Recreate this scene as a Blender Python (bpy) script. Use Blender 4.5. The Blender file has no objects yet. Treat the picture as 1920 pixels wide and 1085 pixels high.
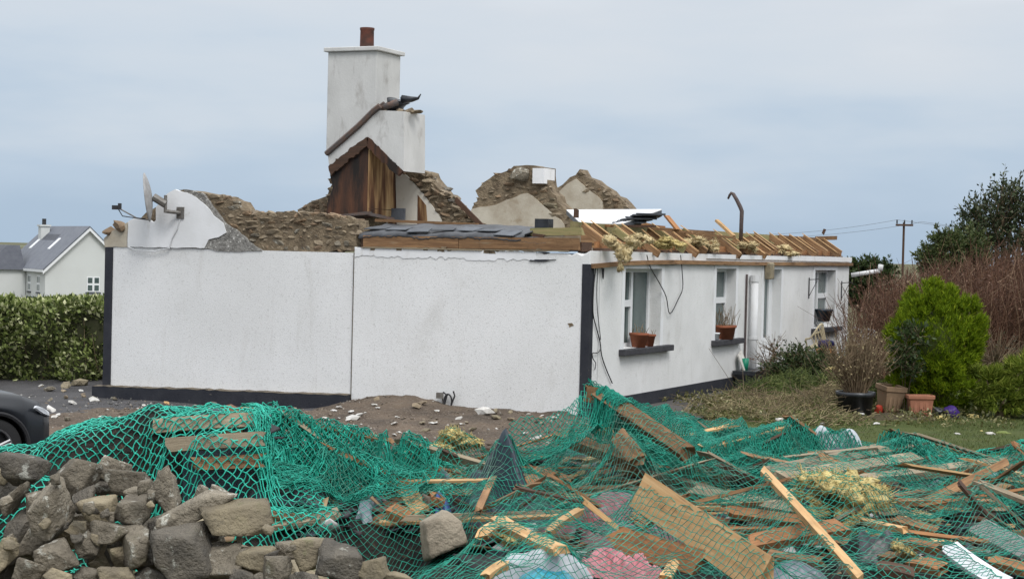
import bpy, bmesh, math, random
import numpy as np
from mathutils import Vector, Matrix

random.seed(7)
RNG = np.random.default_rng(11)
scene = bpy.context.scene
C = scene.collection

# ---------------------------------------------------------------- camera
F, CZ, PITCH, ROLL = 3300.0, 2.8, 1.21, 1.39
CAM = np.array([0, 0, CZ])
MR = Matrix.Rotation(math.radians(90 - PITCH), 3, 'X') @ Matrix.Rotation(math.radians(ROLL), 3, 'Z')
MRN = np.array(MR)
cd = bpy.data.cameras.new('camera')
cd.sensor_width = 36.0
cd.lens = F / 1920 * 36
cd.clip_start = 0.1
cd.clip_end = 6000
cam = bpy.data.objects.new('camera', cd)
C.objects.link(cam)
cam.matrix_world = Matrix.Translation((0, 0, CZ)) @ MR.to_4x4()
scene.camera = cam

# ---------------------------------------------------------------- sky, sun, exposure
SUN_EL, SUN_AZ = math.radians(50), math.radians(158)   # azimuth from +Y clockwise: high behind the viewer
w = bpy.data.worlds.new('World')
scene.world = w
w.use_nodes = True
nt = w.node_tree
nt.nodes.clear()
N = nt.nodes.new
L = nt.links.new
out = N('ShaderNodeOutputWorld')
sky = N('ShaderNodeTexSky')
sky.sky_type = 'NISHITA'
sky.sun_disc = False
sky.sun_elevation = SUN_EL
sky.sun_rotation = SUN_AZ
sky.air_density = 1.2
sky.dust_density = 2.0
bg1 = N('ShaderNodeBackground')
bg1.inputs['Strength'].default_value = 0.06
L(sky.outputs[0], bg1.inputs[0])
tc = N('ShaderNodeTexCoord')
sep = N('ShaderNodeSeparateXYZ')
L(tc.outputs['Generated'], sep.inputs[0])
mp = N('ShaderNodeMapping')
mp.inputs['Scale'].default_value = (2.2, 2.2, 9.0)
mp.inputs['Rotation'].default_value = (0.0, 0.12, 0.0)
L(tc.outputs['Generated'], mp.inputs[0])
no = N('ShaderNodeTexNoise')
no.inputs['Scale'].default_value = 2.2
no.inputs['Detail'].default_value = 5
no.inputs['Roughness'].default_value = 0.5
L(mp.outputs[0], no.inputs['Vector'])
ma = N('ShaderNodeMath')
ma.operation = 'MULTIPLY_ADD'
L(no.outputs['Fac'], ma.inputs[0])
ma.inputs[1].default_value = 0.22
ma.inputs[2].default_value = -0.10
ad = N('ShaderNodeMath')
ad.operation = 'ADD'
L(sep.outputs['Z'], ad.inputs[0])
L(ma.outputs[0], ad.inputs[1])
cr = N('ShaderNodeValToRGB')
e = cr.color_ramp.elements
e[0].position = 0.0
e[0].color = (0.305, 0.390, 0.490, 1)
e[1].position = 1.0
e[1].color = (1.45, 1.48, 1.52, 1)
for p, c in ((0.05, (0.350, 0.430, 0.525)), (0.10, (0.435, 0.490, 0.555)), (0.16, (0.485, 0.520, 0.565)), (0.32, (0.66, 0.69, 0.72))):
    q = e.new(p)
    q.color = (*c, 1)
L(ad.outputs[0], cr.inputs[0])
bg2 = N('ShaderNodeBackground')
bg2.inputs['Strength'].default_value = 1.0
L(cr.outputs[0], bg2.inputs[0])
mx = N('ShaderNodeMixShader')
mx.inputs[0].default_value = 0.93
L(bg1.outputs[0], mx.inputs[1])
L(bg2.outputs[0], mx.inputs[2])
L(mx.outputs[0], out.inputs[0])

sd = bpy.data.lights.new('sun', 'SUN')
sd.energy = 1.25
sd.angle = math.radians(22)
sd.color = (1.0, 0.97, 0.93)
so = bpy.data.objects.new('sun', sd)
C.objects.link(so)
dirv = Vector((math.sin(SUN_AZ) * math.cos(SUN_EL), math.cos(SUN_AZ) * math.cos(SUN_EL), math.sin(SUN_EL)))
so.rotation_euler = dirv.to_track_quat('Z', 'Y').to_euler()
so.location = (0, -10, 30)

vs = scene.view_settings
vs.view_transform = 'Standard'
vs.look = 'None'
vs.exposure = 0.53
vs.gamma = 1.0
vs.use_curve_mapping = False

# ---------------------------------------------------------------- pixels and frames
def ray(px, py):
    return MRN @ np.array([(px - 960) / F, -(py - 542.5) / F, -1.0])

def P(px, py, D):
    d = ray(px, py)
    return CAM + d * (D / d[1])

def onz(px, py, z):
    d = ray(px, py)
    return CAM + d * ((z - CZ) / d[2])

TH = math.radians(25)
O = onz(1101, 787, 0)
EX = np.array([math.cos(TH), -math.sin(TH), 0])
EY = np.array([math.sin(TH), math.cos(TH), 0])

def W(x, y, z):
    return O + EX * x + EY * y + np.array([0, 0, z])

def loc(p):
    q = np.asarray(p) - O
    return np.array([q @ EX, q @ EY, p[2]])

def ony(px, py, y):
    d = ray(px, py)
    return loc(CAM + d * ((y - (CAM - O) @ EY) / (d @ EY)))

def onx(px, py, x):
    d = ray(px, py)
    return loc(CAM + d * ((x - (CAM - O) @ EX) / (d @ EX)))

# ---------------------------------------------------------------- noise, ground height
def hash3(i, j, k, s):
    v = np.sin(i * 127.1 + j * 311.7 + k * 74.7 + s * 53.3) * 43758.5453
    return v - np.floor(v)

def vn(x, y, z=0.0, s=0):
    x, y, z = np.broadcast_arrays(np.asarray(x, float), np.asarray(y, float), np.asarray(z, float))
    i, j, k = np.floor(x), np.floor(y), np.floor(z)
    a, b, c = x - i, y - j, z - k
    a, b, c = a * a * (3 - 2 * a), b * b * (3 - 2 * b), c * c * (3 - 2 * c)
    r = 0
    for di in (0, 1):
        for dj in (0, 1):
            for dk in (0, 1):
                r = r + hash3(i + di, j + dj, k + dk, s) * (a if di else 1 - a) * (b if dj else 1 - b) * (c if dk else 1 - c)
    return r * 2 - 1

def fbm(x, y, z=0.0, s=0, o=4):
    r, a = 0, 1.0
    for q in range(o):
        r = r + a * vn(np.asarray(x) * 2 ** q, np.asarray(y) * 2 ** q, np.asarray(z) * 2 ** q, s + q)
        a *= 0.5
    return r

def gz(x, y):
    x, y = np.asarray(x, float), np.asarray(y, float)
    t = np.clip((20 - y) / 14, 0, 1)
    g = 0.8 * t * t * (3 - 2 * t)
    g = g - 0.016 * np.clip(-x - 1, 0, 12)
    g = g - 2.4 * np.clip((y - 48) / 100, 0, 1)
    lx = (x - 1.324) * 0.9063 - (y - 29.69) * 0.4226
    ly = (x - 1.324) * 0.4226 + (y - 29.69) * 0.9063
    g = g - 0.10 * np.clip((-4.2 - lx) / 1.5, 0, 1) * np.exp(-((ly + .5) / 3.0) ** 2)
    return g + 0.02 * vn(x * .4, y * .4, 0, 3)

# ---------------------------------------------------------------- object helpers
def link(o, parent=None):
    C.objects.link(o)
    if parent is not None:
        o.parent = parent
    return o

def mobj(name, v, f, m, parent=None, smooth=False):
    me = bpy.data.meshes.new(name)
    me.from_pydata([tuple(map(float, q)) for q in v], [], [tuple(int(i) for i in q) for q in f])
    me.validate()
    if smooth:
        me.polygons.foreach_set('use_smooth', [True] * len(me.polygons))
    me.update()
    if m is not None:
        for q in (m if isinstance(m, (list, tuple)) else [m]):
            me.materials.append(q)
    return link(bpy.data.objects.new(name, me), parent)

def fast_mesh(name, v, faces, m, parent=None, smooth=False):
    """v (n,3) array, faces (k,3|4) array"""
    me = bpy.data.meshes.new(name)
    v = np.asarray(v, np.float32)
    faces = np.asarray(faces, np.int32)
    k, c = faces.shape
    me.vertices.add(len(v))
    me.vertices.foreach_set('co', v.ravel())
    me.loops.add(k * c)
    me.loops.foreach_set('vertex_index', faces.ravel())
    me.polygons.add(k)
    me.polygons.foreach_set('loop_start', np.arange(0, k * c, c, dtype=np.int32))
    me.polygons.foreach_set('loop_total', np.full(k, c, np.int32))
    if smooth:
        me.polygons.foreach_set('use_smooth', np.ones(k, bool))
    me.update(calc_edges=True)
    if m is not None:
        me.materials.append(m)
    return link(bpy.data.objects.new(name, me), parent)

def tag(o, label, cat=None, group=None, kind=None):
    if label:
        o['label'] = label
    if cat:
        o['category'] = cat
    if group:
        o['group'] = group
    if kind:
        o['kind'] = kind
    return o

def empty(name, l=(0, 0, 0), rz=0.0):
    o = bpy.data.objects.new(name, None)
    o.location = tuple(map(float, l))
    o.rotation_euler = (0, 0, rz)
    o.empty_display_size = 0.2
    return link(o)

def struct(o):
    o['kind'] = 'structure'
    return o

class MB:
    def __init__(s):
        s.v, s.f = [], []

    def add(s, v, f):
        n = len(s.v)
        s.v += [tuple(q) for q in v]
        s.f += [tuple(i + n for i in q) for q in f]
        return s

    def box(s, c, d, M=None):
        c, d = np.array(c, float), np.array(d, float) / 2
        vv = [c + d * np.array(q) for q in ((-1, -1, -1), (1, -1, -1), (1, 1, -1), (-1, 1, -1), (-1, -1, 1), (1, -1, 1), (1, 1, 1), (-1, 1, 1))]
        if M is not None:
            vv = [tuple(M @ Vector(q)) for q in vv]
        return s.add(vv, ((0, 3, 2, 1), (4, 5, 6, 7), (0, 1, 5, 4), (1, 2, 6, 5), (2, 3, 7, 6), (3, 0, 4, 7)))

    def b(s, x0, x1, y0, y1, z0, z1):
        return s.box(((x0 + x1) / 2, (y0 + y1) / 2, (z0 + z1) / 2), (x1 - x0, y1 - y0, z1 - z0))

    def prism(s, pts, y0, y1):
        """outline pts (x,z), counter-clockwise seen from -y, extruded y0 -> y1"""
        n = len(pts)
        a = sum(pts[i][0] * pts[(i + 1) % n][1] - pts[(i + 1) % n][0] * pts[i][1] for i in range(n))
        if a < 0:
            pts = pts[::-1]
        v = [(p[0], y0, p[1]) for p in pts] + [(p[0], y1, p[1]) for p in pts]
        f = [tuple(range(n)), tuple(range(2 * n - 1, n - 1, -1))]
        f += [(i, i + n, (i + 1) % n + n, (i + 1) % n) for i in range(n)]
        return s.add(v, f)

    def tube(s, pts, r, n=6, cap=True):
        pts = [Vector(p) for p in pts]
        k = len(pts)
        rr = r if isinstance(r, (list, tuple)) else [r] * k
        vv, ff = [], []
        up = Vector((0.31, 0.17, 0.93))
        for i, p in enumerate(pts):
            t = (pts[min(i + 1, k - 1)] - pts[max(i - 1, 0)]).normalized()
            a = t.cross(up)
            if a.length < 1e-3:
                a = t.cross(Vector((1, 0, 0)))
            a.normalize()
            c = t.cross(a)
            for j in range(n):
                g = 2 * math.pi * j / n
                vv.append(p + (a * math.cos(g) + c * math.sin(g)) * rr[i])
        for i in range(k - 1):
            for j in range(n):
                ff.append((i * n + j, i * n + (j + 1) % n, (i + 1) * n + (j + 1) % n, (i + 1) * n + j))
        if cap:
            ff.append(tuple(range(n - 1, -1, -1)))
            ff.append(tuple(range((k - 1) * n, k * n)))
        return s.add(vv, ff)

    def lathe(s, prof, c=(0, 0, 0), n=20, sx=1, sy=1):
        vv, ff = [], []
        for (r, z) in prof:
            for j in range(n):
                g = 2 * math.pi * j / n
                vv.append((c[0] + r * math.cos(g) * sx, c[1] + r * math.sin(g) * sy, c[2] + z))
        for i in range(len(prof) - 1):
            for j in range(n):
                ff.append((i * n + j, i * n + (j + 1) % n, (i + 1) * n + (j + 1) % n, (i + 1) * n + j))
        return s.add(vv, ff)

    def out(s, name, m, parent=None, smooth=False):
        return mobj(name, s.v, s.f, m, parent, smooth)

def bevel(o, wd=0.01, seg=2):
    md = o.modifiers.new('bevel', 'BEVEL')
    md.width = wd
    md.segments = seg
    md.limit_method = 'ANGLE'
    return o

# ---------------------------------------------------------------- materials
MATS = {}

def mat(name, c1, c2=None, scale=4.0, rough=0.8, bump=0.0, bscale=60.0, c3=None, s3=12.0, t3=(0.55, 0.65), stretch=(1, 1, 1),
        space='world', detail=6, island=0.0, rnd=0.0, spec=0.3, metal=0.0, trans=0.0, lohi=(0.35, 0.65), bdist=0.02):
    m = bpy.data.materials.new(name)
    m.use_nodes = True
    t = m.node_tree
    n, l = t.nodes.new, t.links.new
    b = t.nodes['Principled BSDF']
    b.inputs['Roughness'].default_value = rough
    b.inputs['Specular IOR Level'].default_value = spec
    b.inputs['Metallic'].default_value = metal
    if space == 'world':
        src = n('ShaderNodeNewGeometry').outputs['Position']
    else:
        tcn = n('ShaderNodeTexCoord')
        oi = n('ShaderNodeObjectInfo')
        va = n('ShaderNodeVectorMath')
        va.operation = 'MULTIPLY_ADD'
        l(oi.outputs['Random'], va.inputs[0])
        va.inputs[1].default_value = (37, 21, 13)
        l(tcn.outputs['Object'], va.inputs[2])
        src = va.outputs[0]
    mpn = n('ShaderNodeMapping')
    mpn.inputs['Scale'].default_value = stretch
    l(src, mpn.inputs[0])

    def noise(sc, det=detail, vec=mpn.outputs[0]):
        q = n('ShaderNodeTexNoise')
        q.inputs['Scale'].default_value = sc
        q.inputs['Detail'].default_value = det
        q.inputs['Roughness'].default_value = 0.6
        l(vec, q.inputs['Vector'])
        return q.outputs['Fac']

    def rng(x, a, c):
        q = n('ShaderNodeMapRange')
        q.inputs[1].default_value = a
        q.inputs[2].default_value = c
        l(x, q.inputs[0])
        return q.outputs[0]

    def mix(f, a, c):
        q = n('ShaderNodeMix')
        q.data_type = 'RGBA'
        l(f, q.inputs[0]) if not isinstance(f, float) else setattr(q.inputs[0], 'default_value', f)
        for s_, i in ((a, 6), (c, 7)):
            if isinstance(s_, (tuple, list)):
                q.inputs[i].default_value = (*s_[:3], 1)
            else:
                l(s_, q.inputs[i])
        return q.outputs[2]
    col = c1
    if c2 is not None:
        col = mix(rng(noise(scale), *lohi), c1, c2)
    if c3 is not None:
        col = mix(rng(noise(s3), *t3), col, c3)
    if island > 0 or rnd > 0:
        hs = n('ShaderNodeHueSaturation')
        if isinstance(col, (tuple, list)):
            hs.inputs['Color'].default_value = (*col[:3], 1)
        else:
            l(col, hs.inputs['Color'])
        rs = n('ShaderNodeNewGeometry').outputs['Random Per Island'] if island > 0 else n('ShaderNodeObjectInfo').outputs['Random']
        q = n('ShaderNodeMapRange')
        a = island or rnd
        q.inputs[3].default_value = 1 - a
        q.inputs[4].default_value = 1 + a
        l(rs, q.inputs[0])
        l(q.outputs[0], hs.inputs['Value'])
        col = hs.outputs[0]
    if isinstance(col, (tuple, list)):
        b.inputs['Base Color'].default_value = (*col[:3], 1)
    else:
        l(col, b.inputs['Base Color'])
    if bump > 0:
        bn = n('ShaderNodeBump')
        bn.inputs['Strength'].default_value = bump
        bn.inputs['Distance'].default_value = bdist
        l(noise(bscale, 5, mpn.outputs[0]), bn.inputs['Height'])
        l(bn.outputs[0], b.inputs['Normal'])
    if trans > 0:
        tr = n('ShaderNodeBsdfTranslucent')
        if isinstance(col, (tuple, list)):
            tr.inputs[0].default_value = (*col[:3], 1)
        else:
            l(col, tr.inputs[0])
        ms = n('ShaderNodeMixShader')
        ms.inputs[0].default_value = trans
        l(b.outputs[0], ms.inputs[1])
        l(tr.outputs[0], ms.inputs[2])
        l(ms.outputs[0], t.nodes['Material Output'].inputs[0])
    MATS[name] = m
    return m

M_ROUGH = mat('white_roughcast', (0.75, 0.755, 0.76), (0.67, 0.675, 0.675), 0.45, 0.95, 0.45, 75, c3=(0.40, 0.40, 0.39), s3=34, t3=(0.55, 0.80), bdist=0.02)
M_SIDE = mat('white_side_paint', (0.72, 0.725, 0.725), (0.62, 0.625, 0.62), 0.9, 0.95, 0.4, 38, c3=(0.50, 0.50, 0.485), s3=3.2, t3=(0.60, 0.85), bdist=0.02)
M_SMOOTH = mat('smooth_white_plaster', (0.74, 0.75, 0.77), (0.66, 0.67, 0.68), 1.5, 0.9, 0.15, 25, c3=(0.42, 0.38, 0.32), s3=3.0, t3=(0.66, 0.85))
M_CHIM = mat('chimney_plaster', (0.58, 0.58, 0.57), (0.47, 0.47, 0.46), 1.2, 0.92, 0.25, 30, c3=(0.27, 0.25, 0.23), s3=2.6, t3=(0.60, 0.85), stretch=(1, 1, .55))
M_CREAM = mat('cream_plaster', (0.54, 0.50, 0.43), (0.60, 0.57, 0.51), 2.0, 0.92, 0.25, 24, c3=(0.34, 0.27, 0.19), s3=2.5, t3=(0.58, 0.8))
M_BLACK = mat('black_masonry_paint', (0.018, 0.020, 0.028), (0.03, 0.032, 0.04), 3, 0.75, 0.4, 40, c3=(0.12, 0.11, 0.10), s3=14, t3=(0.66, 0.75))
M_LEDGE = mat('ledge_dirt', (0.17, 0.14, 0.10), (0.08, 0.07, 0.06), 7, 0.95, 0.5, 40)
M_GREYR = mat('broken_render', (0.33, 0.32, 0.30), (0.14, 0.135, 0.125), 9, 0.95, 0.9, 26, c3=(0.62, 0.61, 0.58), s3=22, t3=(0.60, 0.66), bdist=0.05)
M_MORT = mat('earth_mortar', (0.25, 0.195, 0.13), (0.12, 0.092, 0.062), 5, 0.95, 0.9, 18, bdist=0.06)
M_STONE = mat('rubble_stone', (0.17, 0.135, 0.098), (0.28, 0.225, 0.155), 3.5, 0.92, 0.7, 26, c3=(0.36, 0.31, 0.235), s3=6, t3=(0.60, 0.75), rnd=0.20, bdist=0.03)
M_STONEB = mat('warm_rubble_stone', (0.23, 0.16, 0.10), (0.16, 0.115, 0.078), 4, 0.92, 0.7, 26, c3=(0.33, 0.25, 0.17), s3=7, t3=(0.6, 0.75), rnd=0.3, bdist=0.03)
M_WALLST = mat('field_stone', (0.285, 0.25, 0.195), (0.15, 0.13, 0.10), 5, 0.9, 1.0, 30, c3=(0.50, 0.49, 0.43), s3=11, t3=(0.58, 0.66), rnd=0.25, bdist=0.05)
M_WALLST2 = mat('ochre_field_stone', (0.29, 0.245, 0.165), (0.17, 0.145, 0.105), 4.5, 0.9, 0.9, 34, c3=(0.14, 0.15, 0.07), s3=5, t3=(0.60, 0.75), rnd=0.2, bdist=0.03)
M_WALLST3 = mat('dark_field_stone', (0.105, 0.096, 0.083), (0.20, 0.178, 0.145), 8, 0.9, 1.0, 45, c3=(0.45, 0.45, 0.40), s3=9, t3=(0.60, 0.66), rnd=0.2, bdist=0.05)
M_TERRA = mat('terracotta', (0.30, 0.10, 0.05), (0.22, 0.075, 0.04), 9, 0.8, 0.2, 40)
M_POTCLAY = mat('chimney_pot_clay', (0.13, 0.045, 0.030), (0.05, 0.028, 0.022), 5, 0.8, 0.3, 40)
M_LEAD = mat('lead_flashing', (0.075, 0.07, 0.07), (0.13, 0.08, 0.06), 8, 0.6, 0.4, 20)
M_FELT = mat('roofing_felt', (0.032, 0.034, 0.040), (0.075, 0.08, 0.09), 5, 0.55, 0.5, 14, spec=0.5)
M_TARP = mat('black_plastic', (0.010, 0.012, 0.016), (0.03, 0.033, 0.04), 5, 0.38, 0.3, 14, spec=0.5)
M_NAVY = mat('navy_sheet', (0.012, 0.022, 0.035), (0.025, 0.04, 0.055), 5, 0.5, 0.3, 14, spec=0.4)
WS = dict(space='object', stretch=(1.2, 16, 16))
M_WFRESH = mat('fresh_pine', (0.53, 0.35, 0.175), (0.41, 0.24, 0.105), 2.0, 0.75, 0.25, 9, c3=(0.22, 0.12, 0.06), s3=0.9, t3=(0.66, 0.75), rnd=0.2, **WS)
M_WOLD = mat('old_timber', (0.29, 0.17, 0.085), (0.155, 0.085, 0.044), 2.0, 0.85, 0.4, 9, c3=(0.30, 0.23, 0.15), s3=1.2, t3=(0.6, 0.75), rnd=0.28, **WS)
M_WRED = mat('reddish_timber', (0.36, 0.175, 0.075), (0.23, 0.11, 0.05), 2.0, 0.8, 0.3, 9, c3=(0.10, 0.05, 0.03), s3=1.0, t3=(0.68, 0.75), rnd=0.18, **WS)
M_WGREY = mat('weathered_timber', (0.30, 0.25, 0.175), (0.20, 0.16, 0.11), 2.0, 0.85, 0.4, 9, rnd=0.22, **WS)
M_WGREEN = mat('treated_timber', (0.20, 0.195, 0.085), (0.30, 0.24, 0.12), 1.6, 0.85, 0.3, 9, rnd=0.25, **WS)
M_WDARK = mat('dark_timber', (0.085, 0.045, 0.028), (0.05, 0.03, 0.02), 2.0, 0.8, 0.3, 9, rnd=0.2, **WS)
M_WWHITE = mat('white_painted_board', (0.66, 0.68, 0.71), (0.55, 0.57, 0.60), 2, 0.5, 0.05, 9, rnd=0.05, **WS)
M_WGREYP = mat('grey_board', (0.26, 0.26, 0.245), (0.19, 0.19, 0.18), 3, 0.7, 0.1, 9, **WS)
M_SLATE = mat('slate', (0.10, 0.11, 0.125), (0.065, 0.07, 0.08), 6, 0.65, 0.3, 25, rnd=0.3)
M_SILL = mat('dark_slate_sill', (0.035, 0.035, 0.042), (0.06, 0.06, 0.066), 6, 0.7, 0.3, 25)
M_UPVC = mat('white_upvc', (0.72, 0.735, 0.75), None, rough=0.4)
M_PIPE = mat('white_pipe', (0.62, 0.63, 0.64), (0.55, 0.55, 0.55), 3, 0.5)
M_GLASS = mat('dark_window_glass', (0.10, 0.135, 0.13), (0.055, 0.08, 0.08), 1.2, 0.12, spec=0.5)
M_INSUL = mat('yellow_insulation', (0.66, 0.55, 0.24), (0.56, 0.44, 0.18), 9, 0.98, 1.0, 22, c3=(0.62, 0.53, 0.28), s3=14, t3=(0.5, 0.7), bdist=0.05)
M_INSUL2 = mat('buff_insulation', (0.66, 0.55, 0.33), (0.52, 0.40, 0.20), 9, 0.98, 1.0, 22, c3=(0.58, 0.48, 0.28), s3=14, t3=(0.5, 0.7), bdist=0.05)
M_CABLE = mat('dark_cable', (0.03, 0.03, 0.033), None, rough=0.6)
M_WHITEC = mat('white_cable', (0.55, 0.56, 0.57), None, rough=0.6)
M_GALV = mat('galvanised_steel', (0.20, 0.195, 0.185), (0.13, 0.115, 0.10), 12, 0.6, 0.2, 30, metal=0.4)
M_DISH = mat('dish_grey', (0.36, 0.36, 0.36), (0.26, 0.25, 0.24), 7, 0.6)
M_RUST = mat('brown_pipe', (0.10, 0.075, 0.07), (0.06, 0.045, 0.045), 12, 0.6, 0.2, 30)
M_CHIP = mat('plaster_chip', (0.60, 0.59, 0.57), (0.45, 0.43, 0.39), 8, 0.9, 0.3, 30, rnd=0.15)

def weather(m, tint, thr, stretch, sc, amt):
    """lay a noise-shaped stain over a material's own colour"""
    t = m.node_tree
    n, l = t.nodes.new, t.links.new
    b = t.nodes['Principled BSDF']
    src = b.inputs['Base Color'].links[0].from_socket
    g = n('ShaderNodeNewGeometry')
    mp_ = n('ShaderNodeMapping')
    mp_.inputs['Scale'].default_value = stretch
    l(g.outputs['Position'], mp_.inputs[0])
    q = n('ShaderNodeTexNoise')
    q.inputs['Scale'].default_value = sc
    q.inputs['Detail'].default_value = 7
    q.inputs['Roughness'].default_value = .68
    q.inputs['Distortion'].default_value = .4
    l(mp_.outputs[0], q.inputs['Vector'])
    r = n('ShaderNodeMapRange')
    r.inputs[1].default_value, r.inputs[2].default_value = thr
    r.inputs[4].default_value = amt
    l(q.outputs['Fac'], r.inputs[0])
    x = n('ShaderNodeMix')
    x.data_type = 'RGBA'
    l(r.outputs[0], x.inputs[0])
    l(src, x.inputs[6])
    x.inputs[7].default_value = (*tint, 1)
    l(x.outputs[2], b.inputs['Base Color'])

weather(M_ROUGH, (0.42, 0.405, 0.37), (0.57, 0.82), (1, 1, 0.22), 2.6, 0.35)
weather(M_ROUGH, (0.30, 0.30, 0.285), (0.60, 0.72), (1, 1, 1), 14.0, 0.30)
weather(M_ROUGH, (0.42, 0.405, 0.37), (0.58, 0.78), (1, 1, 1), 0.8, 0.40)
weather(M_SIDE, (0.38, 0.365, 0.33), (0.56, 0.82), (1, 1, 0.25), 2.0, 0.45)
weather(M_SIDE, (0.30, 0.29, 0.26), (0.60, 0.75), (1, 1, 1), 9.0, 0.4)
weather(M_CHIM, (0.16, 0.14, 0.125), (0.56, 0.75), (1, 1, 0.3), 2.4, 0.75)
for _m in (M_WFRESH, M_WOLD, M_WRED, M_WGREY, M_WGREEN):
    weather(_m, (0.07, 0.045, 0.028), (0.55, 0.75), (1, 1, 1), 5.0, 0.55)
    weather(_m, (0.05, 0.035, 0.022), (0.64, 0.70), (1, 1, 1), 28.0, 0.6)
weather(M_SMOOTH, (0.40, 0.37, 0.32), (0.58, 0.78), (1, 1, 0.5), 3.0, 0.5)
for _m in (M_WALLST, M_WALLST2, M_WALLST3):
    weather(_m, (0.06, 0.056, 0.05), (0.58, 0.72), (1, 1, 1), 16.0, 0.5)
    weather(_m, (0.13, 0.13, 0.06), (0.60, 0.75), (1, 1, 1), 4.0, 0.5)

def stain_material():
    m = mat('smoke_stained_plaster', (0.46, 0.33, 0.18), (0.40, 0.29, 0.16), 3, 0.9, 0.2, 30)
    t = m.node_tree
    n, l = t.nodes.new, t.links.new
    b = t.nodes['Principled BSDF']
    g = n('ShaderNodeTexCoord')
    mp_ = n('ShaderNodeMapping')
    mp_.inputs['Scale'].default_value = (3.5, 3.0, 0.45)
    l(g.outputs['Object'], mp_.inputs[0])
    q = n('ShaderNodeTexNoise')
    q.inputs['Scale'].default_value = 1.0
    q.inputs['Detail'].default_value = 6
    l(mp_.outputs[0], q.inputs['Vector'])
    r = n('ShaderNodeValToRGB')
    el = r.color_ramp.elements
    el[0].position, el[0].color = 0.36, (0.020, 0.014, 0.012, 1)
    el[1].position, el[1].color = 0.72, (0.50, 0.37, 0.21, 1)
    k = el.new(0.46)
    k.color = (0.10, 0.045, 0.022, 1)
    k = el.new(0.56)
    k.color = (0.36, 0.23, 0.11, 1)
    l(q.outputs['Fac'], r.inputs[0])
    l(r.outputs[0], b.inputs['Base Color'])
    return m

M_STAIN = stain_material()
M_SOOT = mat('soot_stained_plaster', (0.030, 0.020, 0.017), (0.115, 0.05, 0.027), 1.0, 0.9, 0.3, 30, c3=(0.018, 0.015, 0.014), s3=1.6, t3=(0.45, 0.6), stretch=(2.2, 2.2, .40), space='object')
M_RUBBLEP = mat('cream_grey_plaster', (0.50, 0.46, 0.38), (0.36, 0.31, 0.24), 1.6, 0.92, 0.4, 20, c3=(0.25, 0.19, 0.12), s3=3, t3=(0.6, 0.8))

M_GRASS0 = mat('rough_ground', (0.075, 0.085, 0.03), (0.10, 0.085, 0.05), 0.6, 0.95, 0.8, 8, c3=(0.12, 0.10, 0.065), s3=2.2, t3=(0.55, 0.7), bdist=0.1)
M_YARD = mat('wet_gravel', (0.085, 0.082, 0.085), (0.055, 0.053, 0.056), 1.2, 0.8, 0.9, 30, c3=(0.16, 0.15, 0.14), s3=55, t3=(0.60, 0.68), bdist=0.04)
M_DIRT = mat('brown_soil', (0.165, 0.125, 0.092), (0.085, 0.066, 0.052), 1.1, 0.92, 1.0, 20, c3=(0.24, 0.20, 0.155), s3=22, t3=(0.56, 0.68), bdist=0.08)
M_PATH = mat('damp_concrete', (0.095, 0.088, 0.084), (0.065, 0.06, 0.058), 2, 0.85, 0.4, 30, c3=(0.17, 0.15, 0.13), s3=8, t3=(0.6, 0.75))
M_LAWN = mat('lawn_turf', (0.048, 0.070, 0.014), (0.070, 0.085, 0.02), 1.4, 0.95, 0.9, 40, c3=(0.085, 0.07, 0.04), s3=3, t3=(0.60, 0.75), bdist=0.04)
M_ROAD = mat('road_verge', (0.10, 0.10, 0.095), (0.07, 0.075, 0.05), 0.8, 0.95, 0.5, 20)
M_HILL = mat('far_field', (0.10, 0.13, 0.07), (0.14, 0.13, 0.09), 0.02, 0.95)

# ---------------------------------------------------------------- ground
def patch(name, xs, ys, hf, m, smooth=True):
    X, Y = np.meshgrid(xs, ys)
    Z = hf(X, Y)
    nx, ny = len(xs), len(ys)
    idx = np.arange(nx * ny).reshape(ny, nx)
    f = np.stack([idx[:-1, :-1], idx[:-1, 1:], idx[1:, 1:], idx[1:, :-1]], -1).reshape(-1, 4)
    return fast_mesh(name, np.stack([X, Y, Z], -1).reshape(-1, 3), f, m, None, smooth)

xs = np.unique(np.concatenate([np.linspace(-3000, -60, 26), np.linspace(-60, 60, 81), np.linspace(60, 3000, 26)]))
ys = np.unique(np.concatenate([np.linspace(-60, 0, 7), np.linspace(0, 60, 61), np.linspace(60, 200, 21), np.linspace(200, 4000, 20)]))
struct(patch('ground', xs, ys, gz, M_GRASS0))

def fall(a, lo, hi, soft):
    return np.clip((a - lo) / soft, 0, 1) * np.clip((hi - a) / soft, 0, 1)

def sheet(name, x0, x1, y0, y1, st, off, soft, m, rough=0.0, edge=0.25, seed=0, freq=2.0):
    def h(X, Y):
        e_ = fall(X + edge * vn(X * .9, Y * .9, 0, seed), x0, x1, soft) * fall(Y + edge * vn(X * .9, Y * .9, 5, seed), y0, y1, soft)
        return gz(X, Y) + off * np.clip(e_ * 3, 0, 1) - 0.10 * (1 - np.clip(e_ * 3, 0, 1)) + rough * fbm(X * freq, Y * freq, 0, seed + 9) * e_
    return struct(patch(name, np.arange(x0 - .3, x1 + .3, st), np.arange(y0 - .3, y1 + .3, st), h, m))

sheet('gravel_yard', -30, -1.5, 16.5, 60, 0.25, 0.02, 0.6, M_YARD, 0.012, 0.4, 4, 3)

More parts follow.
